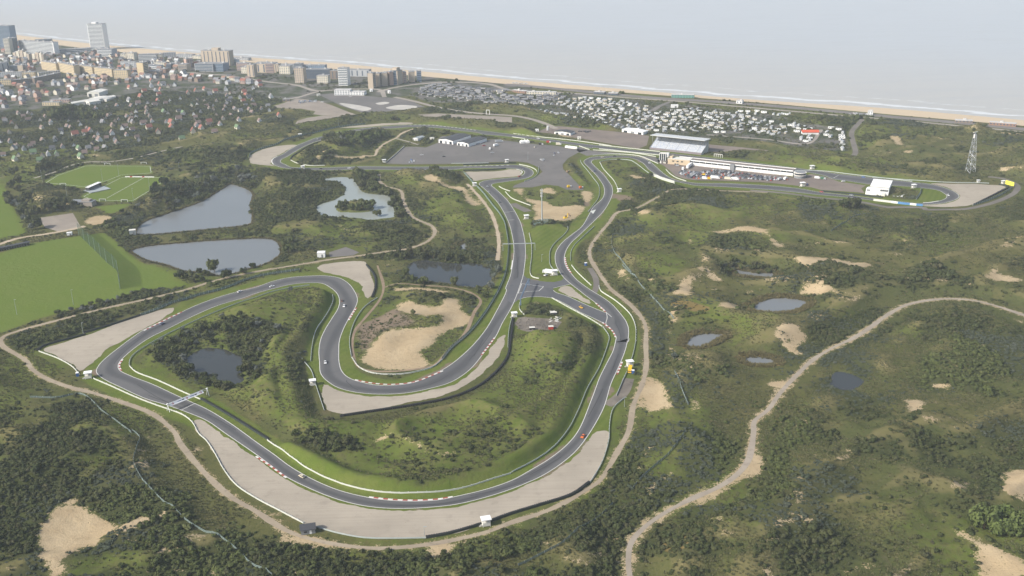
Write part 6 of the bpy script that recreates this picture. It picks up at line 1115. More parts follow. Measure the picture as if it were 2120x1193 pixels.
# ------------------------------------------------------------------ repeated small houses
def house_shell(w, d, h, rh):
    mb = MB(); a, b = w/2, d/2; pr = [(-b, -.4), (b, -.4), (b, h), (0, h+rh), (-b, h)]
    mb.v = [(-a, y, z) for y, z in pr]+[(a, y, z) for y, z in pr]; mb.f = [(4,3,2,1,0), (5,6,7,8,9)]+[(i, (i+1) % 5, 5+(i+1) % 5, 5+i) for i in range(5)]; return mb
def house_proto(kind, wall, roof):
    if kind == 'cottage':
        W = house_shell(8, 5.6, 2.5, 4.3); R_ = MB().gable(0, 0, 2.45, 8, 5.6, 4.4, 0, .35, .2); G1 = None; win = MB().box(-4.03, 0, 1.0, .1, 2.2, 1.3).box(-4.03, 0, 3.6, .1, 1.2, 1.1).box(0, -2.83, .9, 3, .1, 1.2)
    elif kind == 'house':
        W = house_shell(10, 8, 5.6, 3.35); R_ = MB().gable(0, 0, 5.55, 10, 8, 3.4, 0, .3, .2); G1 = None; win = MB()
        for z in (1, 3.6):
            for x in (-3.2, 0, 3.2): win.box(x, -4.03, z, 1.6, .1, 1.3)
    elif kind == 'caravan':
        W = MB().box(0, 0, .25, 8.6, 3.1, 2.3); R_ = MB().gable(0, 0, 2.5, 8.6, 3.1, .45, 0, .12, .1); G1 = MB().box(0, -2.4, 0, 4.5, 1.7, .35); win = MB().box(-2, -1.57, 1.2, 2.0, .08, .8).box(1.6, -1.57, 1.2, 2.4, .08, .8).box(-4.33, 0, 1.2, .08, 1.8, .8)
    else:
        W = MB().box(0, 0, 0, 9, 5.5, 2.7); R_ = MB().gable(0, 0, 2.6, 9, 5.5, 1.5, 0, .5, .15); G1 = MB().box(-3, -4.2, 0, 3.2, 3.0, .4).box(0, -3.6, 2.4, 8.6, 2.2, .15); win = MB().box(-1.8, -2.8, .5, 3.6, .1, 1.8).box(2.4, -2.8, .9, 2, .1, 1.2)
    ms = W.mesh('wall'), R_.mesh('roof'), G1.mesh('terrace') if G1 else None, win.mesh('windows')
    for m, k in zip(ms, (wall, roof, wall if kind in ('cottage', 'house') else 'offwhite', 'window_blue')):
        if m: m.materials.append(MATS[k])
    return ms
for k, v in dict(red_tile=(.27,.11,.085), green_tile=(.13,.20,.11), brown_tile=(.19,.14,.125), grey_tile=(.20,.20,.21), orange_tile=(.27,.16,.12), dark_roof=(.09,.095,.105), van_roof=(.48,.49,.48), van_grey=(.42,.44,.44)).items(): mat(k, v)
PROTO = {k: house_proto(k, 'wall_white', 'red_tile') for k in ('cottage', 'house', 'caravan', 'chalet')}
def small(kind, x, y, z, rz, wall, roof, label, cat, group, s=1.0, parts=4):
    o = root({'caravan': 'static_caravan'}.get(kind, kind), (x, y, z), rz, label, cat, group); o.scale = (s, s, s); ms = PROTO[kind]
    for nm, m, k in zip(('wall', 'roof', 'gable' if kind in ('cottage', 'house') else 'terrace', 'windows'), ms, (wall, roof, wall if kind in ('cottage', 'house') else 'offwhite', 'window_blue')):
        if parts < 4 and nm in ('windows',): continue
        if m is None: continue
        q = new_obj(nm, m, MATS[k], o)
        if nm in ('windows', 'terrace'): q['kind'] = 'stuff'
def ok(x, y, lst, r):
    for a, b, c in HERO:
        if (x-a)**2+(y-b)**2 < c*c: return False
    for a, b in lst:
        if (x-a)**2+(y-b)**2 < r*r: return False
    return samp(road_m, x, y) < .3 and samp(hard, x, y) < .3
placed = []
def cot(s, roof, wall='wall_cream', label='', grp=None):
    for q in P(s):
        p = GH([q])[0]; placed.append((p[0], p[1])); small('cottage', p[0], p[1], p[2], random.choice((-1.15, -.9, .5, -1.4))+random.uniform(-.15, .15), wall, roof, label, 'cottage', grp, random.uniform(.9, 1.15))
cot('F5 145,430 510,320 640,370 780,410 660,465 390,490 330,580 1110,520 1240,490 1380,450 1560,490 1800,530 2040,495 2060,555 630,540 A1 1300,840', 'red_tile', label='white cottage with a red roof in the upper suburb below the town', grp='red roofed cottages of the upper suburb')
cot('F5 180,870 835,1010 470,1090 620,1165 840,1090 1195,1150 1330,1100 1460,1000 A1 100,1030 620,1120 745,1090 700,1100 F8 45,660 310,560 620,1050 30,810', 'red_tile', label='cottage with a red roof among the holiday park trees', grp='red roofed cottages of the holiday park')
cot('F5 1170,730 1030,850 1920,1085 710,830 B1 125,130 275,75 330,140 650,40 665,110 470,90 A1 1500,1155', 'green_tile', label='cottage with a pale green roof in the holiday park', grp='green roofed cottages of the holiday park')
cot('F5 250,390 510,400 890,385 700,370 145,640 580,490 1470,530 1735,460 1970,590 F8 195,600 490,740', 'grey_tile', 'wall_white', 'white gabled house with a grey roof in the upper suburb', 'white gabled houses of the upper suburb')
cot('F5 520,985 1255,1065 1950,960 1640,1035 1550,1170 370,1020 960,950 80,1070 30,1100 290,690 A1 820,1165 925,1110 1010,1070 F8 300,1140', 'brown_tile', 'wall_white', 'white gabled cottage with a brown roof in the holiday park', 'white gabled cottages of the holiday park')
subg = Z0(); fill(subg, G(P('N -60,330 0,335 60,325 130,340 230,310 330,292 440,262 540,238 590,225 560,205 470,200 380,205 300,215 200,225 100,235 0,240 -60,240')))
n = 0; cy, cx = np.nonzero(subg > .5); order = rng.permutation(len(cy))
for k in order:
    x, y = gx[cx[k]], gy[cy[k]]
    if n >= 150: break
    if ok(x, y, placed, 12.5) and samp(pitch_m, x, y) < .2 and samp(pond_m, x, y) < .1:
        placed.append((x, y)); n += 1; rf_ = random.choice(['brown_tile', 'brown_tile', 'grey_tile', 'dark_roof', 'brown_tile', 'brown_tile']); nm = {'brown_tile': 'brown', 'grey_tile': 'grey', 'dark_roof': 'dark', 'orange_tile': 'orange'}[rf_]
        small('cottage', x, y, float(hgt(x, y)), random.choice((-1.1, -.8, .5, -1.4))+random.uniform(-.2, .2), random.choice(['wall_cream', 'wall_white', 'wall_tan', 'wall_grey']), rf_, 'half hidden cottage with %s roof in the holiday park' % (('an ' if nm[0] in 'aeiou' else 'a ')+nm), 'cottage', '%s roofed cottages of the holiday park' % nm, random.uniform(.75, .95))
twg = Z0(); fill(twg, G(P('N -60,140 60,118 140,125 260,135 420,158 510,165 590,190 480,178 330,165 230,178 120,200 0,232 -60,235'))); fill(twg, G(P('N 0,100 120,108 250,112 420,132 420,150 260,135 100,128 0,125')), 1.0)
n = 0; cy, cx = np.nonzero(twg > .5); order = rng.permutation(len(cy))
for k in order:
    x, y = gx[cx[k]], gy[cy[k]]
    if n >= 300: break
    if ok(x, y, placed, 11.5):
        placed.append((x, y)); n += 1; rf_ = random.choice(['red_tile', 'brown_tile', 'grey_tile', 'orange_tile', 'van_roof', 'dark_roof', 'grey_tile', 'dark_roof', 'brown_tile']); nm = {'red_tile': 'red', 'brown_tile': 'brown', 'grey_tile': 'grey', 'dark_roof': 'dark', 'orange_tile': 'orange', 'van_roof': 'pale'}[rf_]
        small('house', x, y, 0, random.choice((-.35, 1.2))+random.uniform(-.08, .08), random.choice(['wall_cream', 'wall_brick', 'wall_grey', 'wall_pink', 'wall_white', 'wall_brown']), rf_, 'small town house with %s roof between the taller blocks' % (('an ' if nm[0] in 'aeiou' else 'a ')+nm), 'house', '%s roofed houses of the town' % nm, random.uniform(.75, 1.1), 4)
# campsite
def camp(polys, kind, nmax, gap, cols, lab, cat, grp, s=(.9, 1.2), ang=(-.45, 1.1)):
    m = Z0(); loc = []
    for s_ in polys: fill(m, G(P(s_)))
    cy, cx = np.nonzero(m > .5); order = rng.permutation(len(cy)); k = 0
    for q in order:
        x, y = gx[cx[q]], gy[cy[q]]
        if k >= nmax: break
        if all((x-a)**2+(y-b)**2 > gap*gap for a, b in loc) and samp(road_m, x, y) < .3:
            loc.append((x, y)); k += 1; w, r_ = random.choice(cols); small(kind, x, y, float(hgt(x, y)), random.choice(ang)+random.uniform(-.12, .12), w, r_, lab, cat, grp, random.uniform(*s))
camp(['A3 290,465 450,430 600,400 780,420 1000,440 1150,490 1150,530 1240,530 1500,500 1700,520 2108,590 2108,700 1600,695 1300,690 1150,680 900,660 780,620 600,560 440,480', 'A3 190,520 330,540 480,590 700,618 860,645 850,660 680,640 460,600 200,535', 'A4 0,600 100,610 160,700 0,735'], 'caravan', 300, 9.3, [('wall_white', 'van_roof')]*3+[('wall_grey', 'van_grey'), ('wall_tan', 'van_grey')]+[('wall_cream', 'van_roof'), ('wall_white', 'van_grey'), ('wall_cream', 'van_grey'), ('wall_grey', 'van_roof')], 'pale static caravan on the crowded campsite behind the grandstand', 'caravan', 'static caravans on the crowded campsite', (.72, .95))
camp(['A4 470,690 520,680 540,740 480,740', 'A4 570,690 610,690 640,840 600,840', 'A4 160,620 200,620 380,660 240,700', 'A4 240,740 390,720 380,770 250,770', 'A4 20,545 200,555 180,565 20,560', 'A3 1820,520 2108,540 2108,555 1820,535'], 'caravan', 40, 10, [('wall_white', 'van_roof')], 'white motorhome on the open pitches at the right of the campsite', 'caravan', 'motorhomes on the open pitches', (.8, 1.0))
camp(['A2 1350,740 1480,700 1650,705 2108,770 2108,865 1900,855 1750,835 1600,805 1360,785', 'A3 0,395 120,400 430,380 430,410 300,470 0,470'], 'chalet', 130, 10.0, [('wall_brown', 'dark_roof'), ('wall_dark', 'dark_roof'), ('wall_brown', 'grey_tile'), ('wall_tan', 'dark_roof'), ('wall_cream', 'grey_tile')], 'dark roofed beach chalet in the dense rows above the access road', 'chalet', 'beach chalets in dense rows', (.85, 1.05), (-.25, .2))
p = G(P('A4 345,705'))[0]; o = root('toilet_block', (*p, 0), -.1, 'campsite building with a bright red roof', 'building'); MB().box(0, 0, 0, 22, 9, 2.8).build('wall', MATS['wall_white'], o); MB().gable(0, 0, 2.8, 22, 9, 2.6, 0, .6).build('roof', mat('bright_red_tile', (.52,.10,.05)), o)
rows(['A4 640,550 720,535 900,548 880,560', 'A3 0,282 130,290 120,300 0,295', 'A3 340,330 480,325 480,335 345,340', 'A3 1000,385 1180,395 1170,402'], 34, 3.4, -.1, ['white', 'silver', 'grey', 'white'], 'on the seafront parking', 'of the seafront parking', 7, zz=.05)
# ------------------------------------------------------------------ vegetation
def leaf_mat(name, cols, k=.35):
    cols = [(r_*.80, g_*.84, b_*.86) for r_, g_, b_ in cols]
    m = bpy.data.materials.new(name); t = NT(m); MATS[name] = m
    oi = t.t.nodes.new('ShaderNodeObjectInfo'); rp = t.t.nodes.new('ShaderNodeValToRGB'); t.t.links.new(oi.outputs['Random'], rp.inputs[0])
    el = rp.color_ramp.elements; el[0].color = (*cols[0], 1); el[1].color = (*cols[-1], 1)
    for i, c in enumerate(cols[1:-1]): e = el.new((i+1)/(len(cols)-1)); e.color = (*c, 1)
    f = t.noise(t.pos(), .9, 3); c = t.mix(f, rp.outputs[0], t.mix(k, rp.outputs[0], (.10,.12,.04)))
    b = t.bsdf(c, .8, .08); return m
leaf_mat('thorn_leaf', [(.040,.050,.020), (.060,.067,.027), (.080,.078,.035), (.050,.063,.025), (.090,.079,.044)])
leaf_mat('buckthorn_leaf', [(.068,.078,.054), (.088,.098,.070), (.054,.066,.044), (.108,.114,.088)], .15)
leaf_mat('willow_leaf', [(.074,.088,.028), (.098,.110,.038), (.062,.076,.026), (.122,.126,.050)])
leaf_mat('light_leaf', [(.105,.140,.038), (.125,.150,.048), (.085,.120,.034)])
leaf_mat('marram', [(.150,.140,.062), (.115,.118,.050), (.180,.160,.082), (.085,.095,.038)], .1)
leaf_mat('pine_leaf', [(.024,.036,.020), (.034,.046,.024)]); leaf_mat('silver_leaf', [(.15,.16,.135), (.19,.195,.17), (.12,.135,.105)], .05)
leaf_mat('reed', [(.20,.16,.075), (.16,.135,.06), (.23,.19,.095)], .1)
def leaf_ball(name, seed, lobes, nleaf, size, flat=.8, core=True):
    """leaf-sized faces spread over a few overlapping lobes, with a darker body inside"""
    r = np.random.default_rng(seed); mb = MB()
    L = []
    for i in range(lobes):
        a = r.random()*6.28; d = (0 if lobes == 1 else r.random()**.5*.62); L.append((d*math.cos(a), d*math.sin(a), r.uniform(.30, .62)*flat if lobes > 1 else .45*flat, r.uniform(.42, .62) if lobes > 1 else .9))
    for cx, cy, cz, rad in L:
        if core:
            k = len(mb.v); n = 7
            for zz, rr in ((-.75, .55), (-.1, .86), (.5, .62)):
                for i in range(n): a = 6.283*i/n+zz; q = rad*rr*r.uniform(.82, 1.1); mb.v.append((cx+q*math.cos(a), cy+q*math.sin(a), max(-.05, cz+zz*rad*flat)))
            mb.v.append((cx, cy, cz+rad*.8*flat))
            for s_ in range(2):
                for i in range(n): j = (i+1) % n; mb.f.append((k+s_*n+i, k+s_*n+j, k+(s_+1)*n+j, k+(s_+1)*n+i))
            for i in range(n): mb.f.append((k+2*n+i, k+2*n+(i+1) % n, k+3*n))
        for _ in range(int(nleaf/lobes)):
            d = r.normal(size=3); d[2] = abs(d[2])*.9-.25; d /= np.linalg.norm(d); rr = rad*r.uniform(.82, 1.12)
            p = np.array([cx, cy, cz])+d*rr*np.array([1, 1, flat]); p[2] = max(p[2], .02)
            nrm = d*np.array([1, 1, 1.2])+r.normal(size=3)*.28; nrm /= np.linalg.norm(nrm); u = np.cross(nrm, r.normal(size=3)); u /= np.linalg.norm(u); w = np.cross(nrm, u); s_ = size*r.uniform(.6, 1.3)
            mb.quad(tuple(p-u*s_-w*s_*.6), tuple(p+u*s_-w*s_*.6), tuple(p+u*s_*.7+w*s_*.8), tuple(p-u*s_*.7+w*s_*.8))
    return mb.mesh(name)
def tuft_mesh(name, seed, n=14, spread=.55, h=.8):
    r = np.random.default_rng(seed); mb = MB()
    for _ in range(n):
        a = r.random()*6.28; b = a+r.normal()*.6; p = np.array([math.cos(a), math.sin(a)])*spread*r.random()**.5; q = p+np.array([math.cos(b), math.sin(b)])*.35; w = np.array([-math.sin(b), math.cos(b)])*.16; hh_ = h*r.uniform(.6, 1.2)
        k = len(mb.v); mb.v += [(p[0]-w[0], p[1]-w[1], -.05), (p[0]+w[0], p[1]+w[1], -.05), (q[0], q[1], hh_)]; mb.f.append((k, k+1, k+2))
    return mb.mesh(name)
def scatter(name, protos, pts, scl, label_kind='stuff'):
    """one object: a cloud of points, each carrying one of the plant shapes"""
    if len(pts) == 0: return
    me = bpy.data.meshes.new(name); me.vertices.add(len(pts)); me.vertices.foreach_set('co', np.asarray(pts, np.float32).ravel())
    r = np.random.default_rng(len(pts))
    a = me.attributes.new('plant_scale', 'FLOAT_VECTOR', 'POINT'); s3 = np.stack([scl*r.uniform(.85, 1.2, len(pts)), scl*r.uniform(.85, 1.2, len(pts)), scl*r.uniform(.7, 1.15, len(pts))], 1); a.data.foreach_set('vector', s3.astype(np.float32).ravel())
    a = me.attributes.new('plant_turn', 'FLOAT_VECTOR', 'POINT'); a.data.foreach_set('vector', np.stack([r.normal(0, .08, len(pts)), r.normal(0, .08, len(pts)), r.uniform(0, 6.28, len(pts))], 1).astype(np.float32).ravel())
    a = me.attributes.new('plant_kind', 'INT', 'POINT'); a.data.foreach_set('value', r.integers(0, len(protos), len(pts)).astype(np.int32))
    col = bpy.data.collections.new(name+'_shapes')
    for i, m in enumerate(protos): col.objects.link(bpy.data.objects.new('plant_shape_%02d' % i, m))
    ng = bpy.data.node_groups.new(name+'_scatter', 'GeometryNodeTree'); ng.interface.new_socket('Geometry', in_out='INPUT', socket_type='NodeSocketGeometry'); ng.interface.new_socket('Geometry', in_out='OUTPUT', socket_type='NodeSocketGeometry')
    N = ng.nodes; gi = N.new('NodeGroupInput'); go = N.new('NodeGroupOutput'); ip = N.new('GeometryNodeInstanceOnPoints'); ci = N.new('GeometryNodeCollectionInfo'); ci.inputs['Collection'].default_value = col; ci.inputs['Separate Children'].default_value = True; ci.inputs['Reset Children'].default_value = True
    def na(nm, ty): x = N.new('GeometryNodeInputNamedAttribute'); x.data_type = ty; x.inputs[0].default_value = nm; return x.outputs[0]
    k = ng.links.new; k(gi.outputs[0], ip.inputs['Points']); k(ci.outputs[0], ip.inputs['Instance']); ip.inputs['Pick Instance'].default_value = True
    k(na('plant_kind', 'INT'), ip.inputs['Instance Index']); k(na('plant_scale', 'FLOAT_VECTOR'), ip.inputs['Scale']); k(na('plant_turn', 'FLOAT_VECTOR'), ip.inputs['Rotation']); k(ip.outputs[0], go.inputs[0])
    o = new_obj(name, me); md = o.modifiers.new('scatter', 'NODES'); md.node_group = ng; return tag(o, kind=label_kind)
def protos(base, mname, n, lobes, nleaf, size, flat=.8):
    out = []
    for i in range(n): m = leaf_ball(base, hash(base) % 1000*0+i*17+len(base)*101, lobes+(i % 2), nleaf, size, flat); m.materials.append(MATS[mname]); out.append(m)
    return out
PR = {'thorn': protos('thorn_bush', 'thorn_leaf', 5, 3, 90, .17), 'buck': protos('buckthorn_bush', 'buckthorn_leaf', 5, 4, 80, .15, .7), 'willow': protos('willow_bush', 'willow_leaf', 5, 3, 90, .17, .85), 'light': protos('light_bush', 'light_leaf', 3, 4, 110, .16, .85)}
def cand(y0, y1, sp, seed):
    r = np.random.default_rng(seed); xs = np.arange(-1900, 1900, sp); ys = np.arange(y0, y1, sp); X, Y = np.meshgrid(xs, ys); X = X.ravel()+r.uniform(-.5, .5, X.size)*sp; Y = Y.ravel()+r.uniform(-.5, .5, Y.size)*sp
    k = np.abs(X) < .64*Y+20; return X[k], Y[k], r
sp1 = vnoise(80, 61); sp2 = vnoise(35, 62)
bag = {'thorn': [], 'buck': [], 'willow': []}; bs = {'thorn': [], 'buck': [], 'willow': []}
for y0, y1, sp, R0 in ((385, 760, 2.3, 1.75), (760, 1250, 2.9, 2.1), (1250, 2000, 4.3, 2.9), (2000, 2900, 6.5, 4.2)):
    X, Y, r = cand(y0, y1, sp, int(y0)); d = samp(scrub_r, X, Y); ko = samp(keep_off, X, Y)
    k = (r.random(len(X)) < d*1.02) & (ko < .3); X, Y = X[k], Y[k]; d = d[k]
    a = samp(sp1, X, Y)+(r.random(len(X))-.5)*.12; b = samp(sp2, X, Y)+(r.random(len(X))-.5)*.12; a = np.where(samp(subm, X, Y) > .5, .45, a)
    kind = np.where(a > .56, 0, np.where(b > .50, 1, np.where(a < .36, 2, 0)))
    sc = R0*r.uniform(.55, 1.25, len(X))*(.75+.35*d)*np.where(r.random(len(X)) < .07, 1.6, 1.0); Zg = hgt(X, Y)-.15
    for i, nme in enumerate(('thorn', 'buck', 'willow')):
        q = kind == i; bag[nme].append(np.c_[X, Y, Zg][q]); bs[nme].append(sc[q]*(.74 if i == 1 else 1.08))
for nme, full in (('thorn', 'thorn_scrub'), ('buck', 'buckthorn_scrub'), ('willow', 'willow_scrub')): scatter(full, PR[nme], np.concatenate(bag[nme]), np.concatenate(bs[nme]))
# marram tufts on the open dunes and banks
tm = [tuft_mesh('marram_tuft', i, 16) for i in range(4)]
for m in tm: m.materials.append(MATS['marram'])
tp, ts = [], []; mn = vnoise(40, 71)*.6+vnoise(14, 72)*.4
for y0, y1, sp, R0 in ((385, 760, 1.6, .95), (760, 1150, 2.3, 1.25), (1150, 1700, 3.6, 1.7)):
    X, Y, r = cand(y0, y1, sp, int(y0)+5); k = (r.random(len(X)) < np.clip((samp(mn, X, Y)-.36)*3.2, .08, .85)+.35*np.clip(samp(ridge, X, Y)/4, 0, 1)) & (samp(dilate(track_m, 9), X, Y) < .2) & (samp(keep_off, X, Y) < .3) & (samp(scrub_r, X, Y) < .5)
    X, Y = X[k], Y[k]; tp.append(np.c_[X, Y, hgt(X, Y)]); ts.append(R0*r.uniform(.6, 1.35, len(X)))
scatter('marram_grass', tm, np.concatenate(tp), np.concatenate(ts))
# reeds round the dune ponds
rm = [tuft_mesh('reed_tuft', 40+i, 18, .6, 1.3) for i in range(3)]
for m in rm: m.materials.append(MATS['reed'])
rp_, rs = [], []
for i in (5, 6, 7, 8, 10, 0, 1):
    p = resample(np.r_[pond_g[i], pond_g[i][:1]], 1.0); n_ = normals2(p); ar = np.sum(p[:-1,0]*p[1:,1]-p[1:,0]*p[:-1,1]); wd = 7.0 if i >= 5 else 1.5
    for k in range(int(7 if i >= 5 else 2)):
        q = p-n_*np.sign(ar)*rng.uniform(-.6, wd, (len(p), 1)); rp_.append(np.c_[q, np.maximum(hgt(q[:,0], q[:,1]), -.85)]); rs.append(rng.uniform(.8, 1.5, len(p)))
scatter('reed_belt', rm, np.concatenate(rp_), np.concatenate(rs))
# ------------------------------------------------------------------ single trees
def tree_proto(seed, leafm, nleaf=520, size=.13, lobes=9, flat=1.0, trunk=.28):
    r = np.random.default_rng(seed); mb = MB(); L = []
    for i in range(lobes): a = r.random()*6.28; d = r.random()**.5*.66; L.append((d*math.cos(a), d*math.sin(a), trunk+.25+r.random()*.62*flat*(1-.5*d), r.uniform(.26, .42)))
    for cx, cy, cz, rad in L:
        for _ in range(int(nleaf/lobes)):
            d = r.normal(size=3); d /= np.linalg.norm(d); rr = rad*r.uniform(.55, 1.12); p = np.array([cx, cy, cz])+d*rr; nrm = d+r.normal(size=3)*.3; nrm /= np.linalg.norm(nrm); u = np.cross(nrm, r.normal(size=3)); u /= np.linalg.norm(u); w = np.cross(nrm, u); s_ = size*r.uniform(.5, 1.2)
            mb.quad(tuple(p-u*s_-w*s_*.6), tuple(p+u*s_-w*s_*.6), tuple(p+u*s_*.7+w*s_*.8), tuple(p-u*s_*.7+w*s_*.8))
    crown = mb.mesh('crown'); crown.materials.append(MATS[leafm]); t = MB().bar((0, 0, -.1), (.02, .01, trunk+.25), (.06, .04), 7)
    for cx, cy, cz, rad in L[:5]: t.bar((.02, .01, trunk*.8), (cx*.8, cy*.8, cz), (.03, .012), 5)
    tk = t.mesh('trunk'); tk.materials.append(MATS['wood']); return crown, tk
TP = {k: [tree_proto(100+i*7+len(k), lm, *a) for i in range(3)] for k, lm, a in (('dark', 'thorn_leaf', (560, .13)), ('mid', 'willow_leaf', (560, .13)), ('light', 'light_leaf', (900, .10, 14, .8, .1)), ('pine', 'pine_leaf', (520, .12)), ('silver', 'silver_leaf', (520, .11)))}
tcount = 0
def trees(s, kind, r0, label, grp, spread=0):
    global tcount
    for q in P(s):
        p = GH([q])[0]; z = max(p[2], -.5); o = root('tree', (p[0], p[1], z-.1), random.uniform(0, 6.28), label, 'tree', grp); k = r0*random.uniform(.85, 1.3); o.scale = (k, k, k*random.uniform(1.05, 1.35)); cr, tk = TP[kind][tcount % 3]; tcount += 1
        new_obj('crown', cr, None, o); new_obj('trunk', tk, None, o)
trees('B2 690,735 730,720 780,735 740,700 700,710', 'mid', 4.6, 'olive tree on the left half of the pond island', 'trees on the left half of the pond island'); trees('B2 840,735 880,720 920,735 900,700 860,705 945,715', 'mid', 5.0, 'olive tree on the right half of the pond island', 'trees on the right half of the pond island')
trees('B2 1130,1125 1190,1115 1260,1105 1330,1115 1400,1120 1460,1135 1530,1145 1600,1145 1660,1165 1230,1140 1360,1140 1560,1165', 'dark', 4.4, 'dark tree on the far bank of the pond above the sand pit', 'trees on the far bank of the pond above the sand pit')
trees('C2 1240,80 1290,130 1380,155 1640,165 1830,230 1890,262', 'mid', 3.8, 'bushy tree on the near bank of the pond above the sand pit', 'trees on the near bank of the pond above the sand pit'); trees('C2 1930,190 1960,110 2000,60', 'silver', 4.0, 'silvery tree between the pond and the central straight', 'silvery trees by the central straight')
trees('B1 1480,1100 1560,1100 1640,1065 1700,1080 1600,1130 1660,1130 1870,1100 2000,1065 2080,1020', 'dark', 4.2, 'round tree on the near bank of the lower left pond', 'trees on the near bank of the lower left pond'); trees('B1 1770,1060', 'mid', 6.0, 'tall round tree standing in the lower left pond bank', None)
trees('B1 120,250 160,310 100,350 70,440 90,500 170,490 200,530 230,460 150,380 250,600 200,580 300,570 250,650 300,690', 'dark', 6.5, 'dark tree in the belt left of the football pitches', 'trees in the belt left of the football pitches'); trees('B1 120,500 160,540 190,620 230,640 260,700', 'silver', 5.0, 'silvery tree in the belt beside the left field', 'silvery trees beside the left field')
trees('B1 330,220 380,200 430,180 480,520 430,520 530,525 470,550 400,540', 'dark', 6.0, 'dark tree near the club house', 'dark trees near the club house'); trees('B1 1290,370 1350,345 1420,355 1500,365 1270,410 1330,400 1400,400', 'pine', 6.0, 'dark pine between the dark pitch and the big pond', 'pines between the dark pitch and the big pond')
trees('D4 1780,800 1880,830 1990,850 2080,800 1850,730 1960,740', 'light', 6.5, 'big bright green bush at the lower right edge', 'big bright green bushes at the lower right edge')
trees('C1 1300,500 1400,450 1500,395 1640,350 1750,330 1850,350 1950,340 2050,320 1700,400 1560,460 1440,520', 'mid', 4.0, 'olive bush tree on the far bank of the infield pond', 'bush trees on the far bank of the infield pond'); trees('C1 1300,580 1400,600 1560,670 1480,700 1600,740 1700,780 1800,810 1900,810 2040,660 2060,720 2020,580', 'dark', 3.4, 'dark bush tree on the near bank of the infield pond', 'bush trees on the near bank of the infield pond')
trees('F3 950,900 1050,870 1150,840 1000,930 1120,920 1200,880 1080,950 930,870 1020,830 1150,960 1250,960', 'dark', 6.2, 'dark tree at the left end of the thicket by the top bend', 'dark trees of the thicket by the top bend'); trees('F3 1250,830 1350,815 1450,820 1550,810 1650,810 1750,810 1850,815 1300,880 1450,880 1600,870 1750,860 1900,840 1350,930 1500,930 1650,905', 'light', 6.0, 'bright green tree of the thicket by the top bend', 'bright green trees of the thicket by the top bend'); trees('F3 1180,940', 'silver', 5.5, 'silvery bush in front of the thicket by the top bend', None)
trees('B4 620,515 670,520 720,518 690,500', 'dark', 5.5, 'big dark round tree below the right hand straight', 'big dark round trees below the right hand straight'); trees('B2 850,465 890,455 860,490 830,450', 'mid', 5.0, 'tree at the top corner of the green pond', 'trees at the top corner of the green pond'); trees('B2 1000,800', 'mid', 5.0, 'single tree on the near shore of the green pond', None); trees('C1 1975,210', 'dark', 3.0, 'small dark tree on the infield slope above the pond', None); trees('C2 1290,405', 'mid', 2.6, 'lone small tree on the edge of the sand pit', None); trees('C2 290,215', 'silver', 2.8, 'pale bush on top of the inner berm', None); trees('B2 250,1040 300,1010 270,1090', 'mid', 5.0, 'pale green tree at the right end of the lower left pond', 'trees at the right end of the lower left pond'); trees('C3 1330,770', 'silver', 3.6, 'silvery bush beside the sandy trail right of the yellow truck', None)
trees('F4 900,1150 1000,1120 1100,1100 1200,1080 1300,1080 1400,1100 1500,1130 1600,1160 1000,1180 1150,1170 1300,1170 1450,1180 900,1190 1650,1190', 'mid', 10.0, 'tree of the big rounded grove in the holiday park', 'trees of the big rounded grove in the holiday park')
trees('E2 500,70 540,75 580,80 E4 1250,600', 'dark', 3.4, 'dark bush on the bank of the top straight', 'dark bushes on the bank of the top straight')
trees('E2 1150,905 1220,910 1300,930 1400,960 1480,1000 1540,1040', 'dark', 3.8, 'dark tree above the sandy slope left of the hairpin', 'dark trees above the sandy slope left of the hairpin')
# taller bushes that stand as single crowns in the thickets round the infield pond and the big ponds
def fill_trees(s_, n, gap, kinds, r0, label, grp):
    m = Z0(); fill(m, GH(P(s_))[:,:2]); m = m*(keep_off < .5); cy, cx = np.nonzero(m > .5); loc = []; global tcount
    for q in rng.permutation(len(cy)):
        x, y = gx[cx[q]]+random.uniform(-1, 1), gy[cy[q]]+random.uniform(-1, 1)
        if len(loc) >= n: break
        if all((x-a)**2+(y-b)**2 > gap*gap for a, b in loc):
            loc.append((x, y)); kd = random.choice(kinds); k = r0*random.uniform(.7, 1.25); o = root('bush', (x, y, float(hgt(x, y))-.15), random.uniform(0, 6.28), label, 'bush', grp); o.scale = (k, k, k*random.uniform(.8, 1.05)); cr, tk = TP[kd][tcount % 3]; tcount += 1
            new_obj('crown', cr, None, o); new_obj('trunk', tk, None, o)
fill_trees('N 297,730 350,690 430,665 480,652 530,658 560,662 590,685 560,705 545,730 555,760 510,800 470,810 430,800 390,790 340,760', 70, 3.6, ['mid', 'mid', 'dark', 'silver'], 3.1, 'rounded bush in the thicket round the infield pond', 'bushes in the thicket round the infield pond')
fill_trees('B1 860,660 1000,560 1280,430 1450,330 1700,220 1900,200 2108,250 2090,390 2000,340 1890,310 1650,460 1400,540 1180,630 1130,700 900,680', 60, 6.5, ['dark', 'dark', 'mid', 'silver'], 5.4, 'rounded bush on the far bank of the big left pond', 'bushes on the far bank of the big left pond')
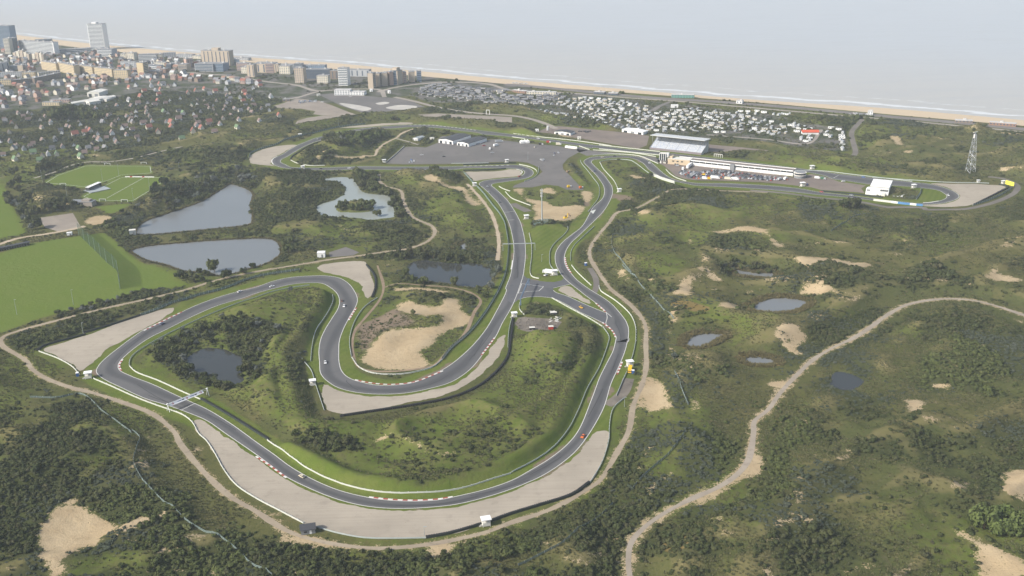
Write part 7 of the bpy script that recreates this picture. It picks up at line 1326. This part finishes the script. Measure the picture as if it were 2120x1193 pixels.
fill_trees('B2 820,420 960,430 1010,520 1100,600 1180,680 1300,810 1150,800 1110,690 1090,620 920,590 840,530 800,470', 28, 7, ['dark', 'mid'], 5.2, 'rounded bush on the right bank of the green pond', 'bushes on the right bank of the green pond')
fill_trees('D2 250,30 500,-20 760,60 900,130 780,200 500,150 330,90', 20, 4.5, ['mid', 'dark'], 2.6, 'rounded bush in the infield clump above the bottom sweep', 'bushes in the infield clump above the bottom sweep')
fill_trees('C1 60,440 330,400 700,250 1100,130 1450,30 1480,60 1100,190 700,330 360,450 200,500', 32, 6, ['dark', 'mid'], 2.6, 'rounded bush on the strip between the left gravel trap and the perimeter track', 'bushes on the strip above the left gravel trap')
fill_trees('C1 420,200 700,130 950,40 1100,30 1000,80 700,190 480,240', 18, 6, ['dark', 'silver', 'mid'], 3.2, 'rounded bush on the edge of the driving range', 'bushes on the edge of the driving range')
fill_trees('B3 1680,960 1800,950 2108,1000 2108,1060 1900,1070 1720,1030', 16, 6, ['mid', 'dark'], 3.4, 'rounded bush in the dark thicket on the right hand dunes', 'bushes in the dark thicket on the right hand dunes')
fill_trees('D2 0,950 300,960 600,1010 900,1000 1300,1060 1700,990 2000,900 2108,880 2108,1193 0,1193', 70, 5, ['dark', 'dark', 'mid'], 2.5, 'rounded bush below the perimeter track at the bottom of the photo', 'bushes below the perimeter track at the bottom')
# ------------------------------------------------------------------ the hazy air
hz = bpy.data.materials.new('haze'); hz.use_nodes = True; hn = hz.node_tree; hn.nodes.clear()
ho = hn.nodes.new('ShaderNodeOutputMaterial'); hv = hn.nodes.new('ShaderNodeVolumePrincipled')
hv.inputs['Color'].default_value = (.86,.935,1.0,1); hv.inputs['Density'].default_value = HAZE; hv.inputs['Anisotropy'].default_value = 0.0
hn.links.new(hv.outputs[0], ho.inputs['Volume'])
_b = 26000
hm = pymesh('haze', [(x, y, z) for x in (-_b, _b) for y in (-_b, _b) for z in (-9, 330)], [(0,1,3,2),(4,6,7,5),(0,4,5,1),(2,3,7,6),(0,2,6,4),(1,5,7,3)])
tag(new_obj('haze', hm, hz), kind='stuff')
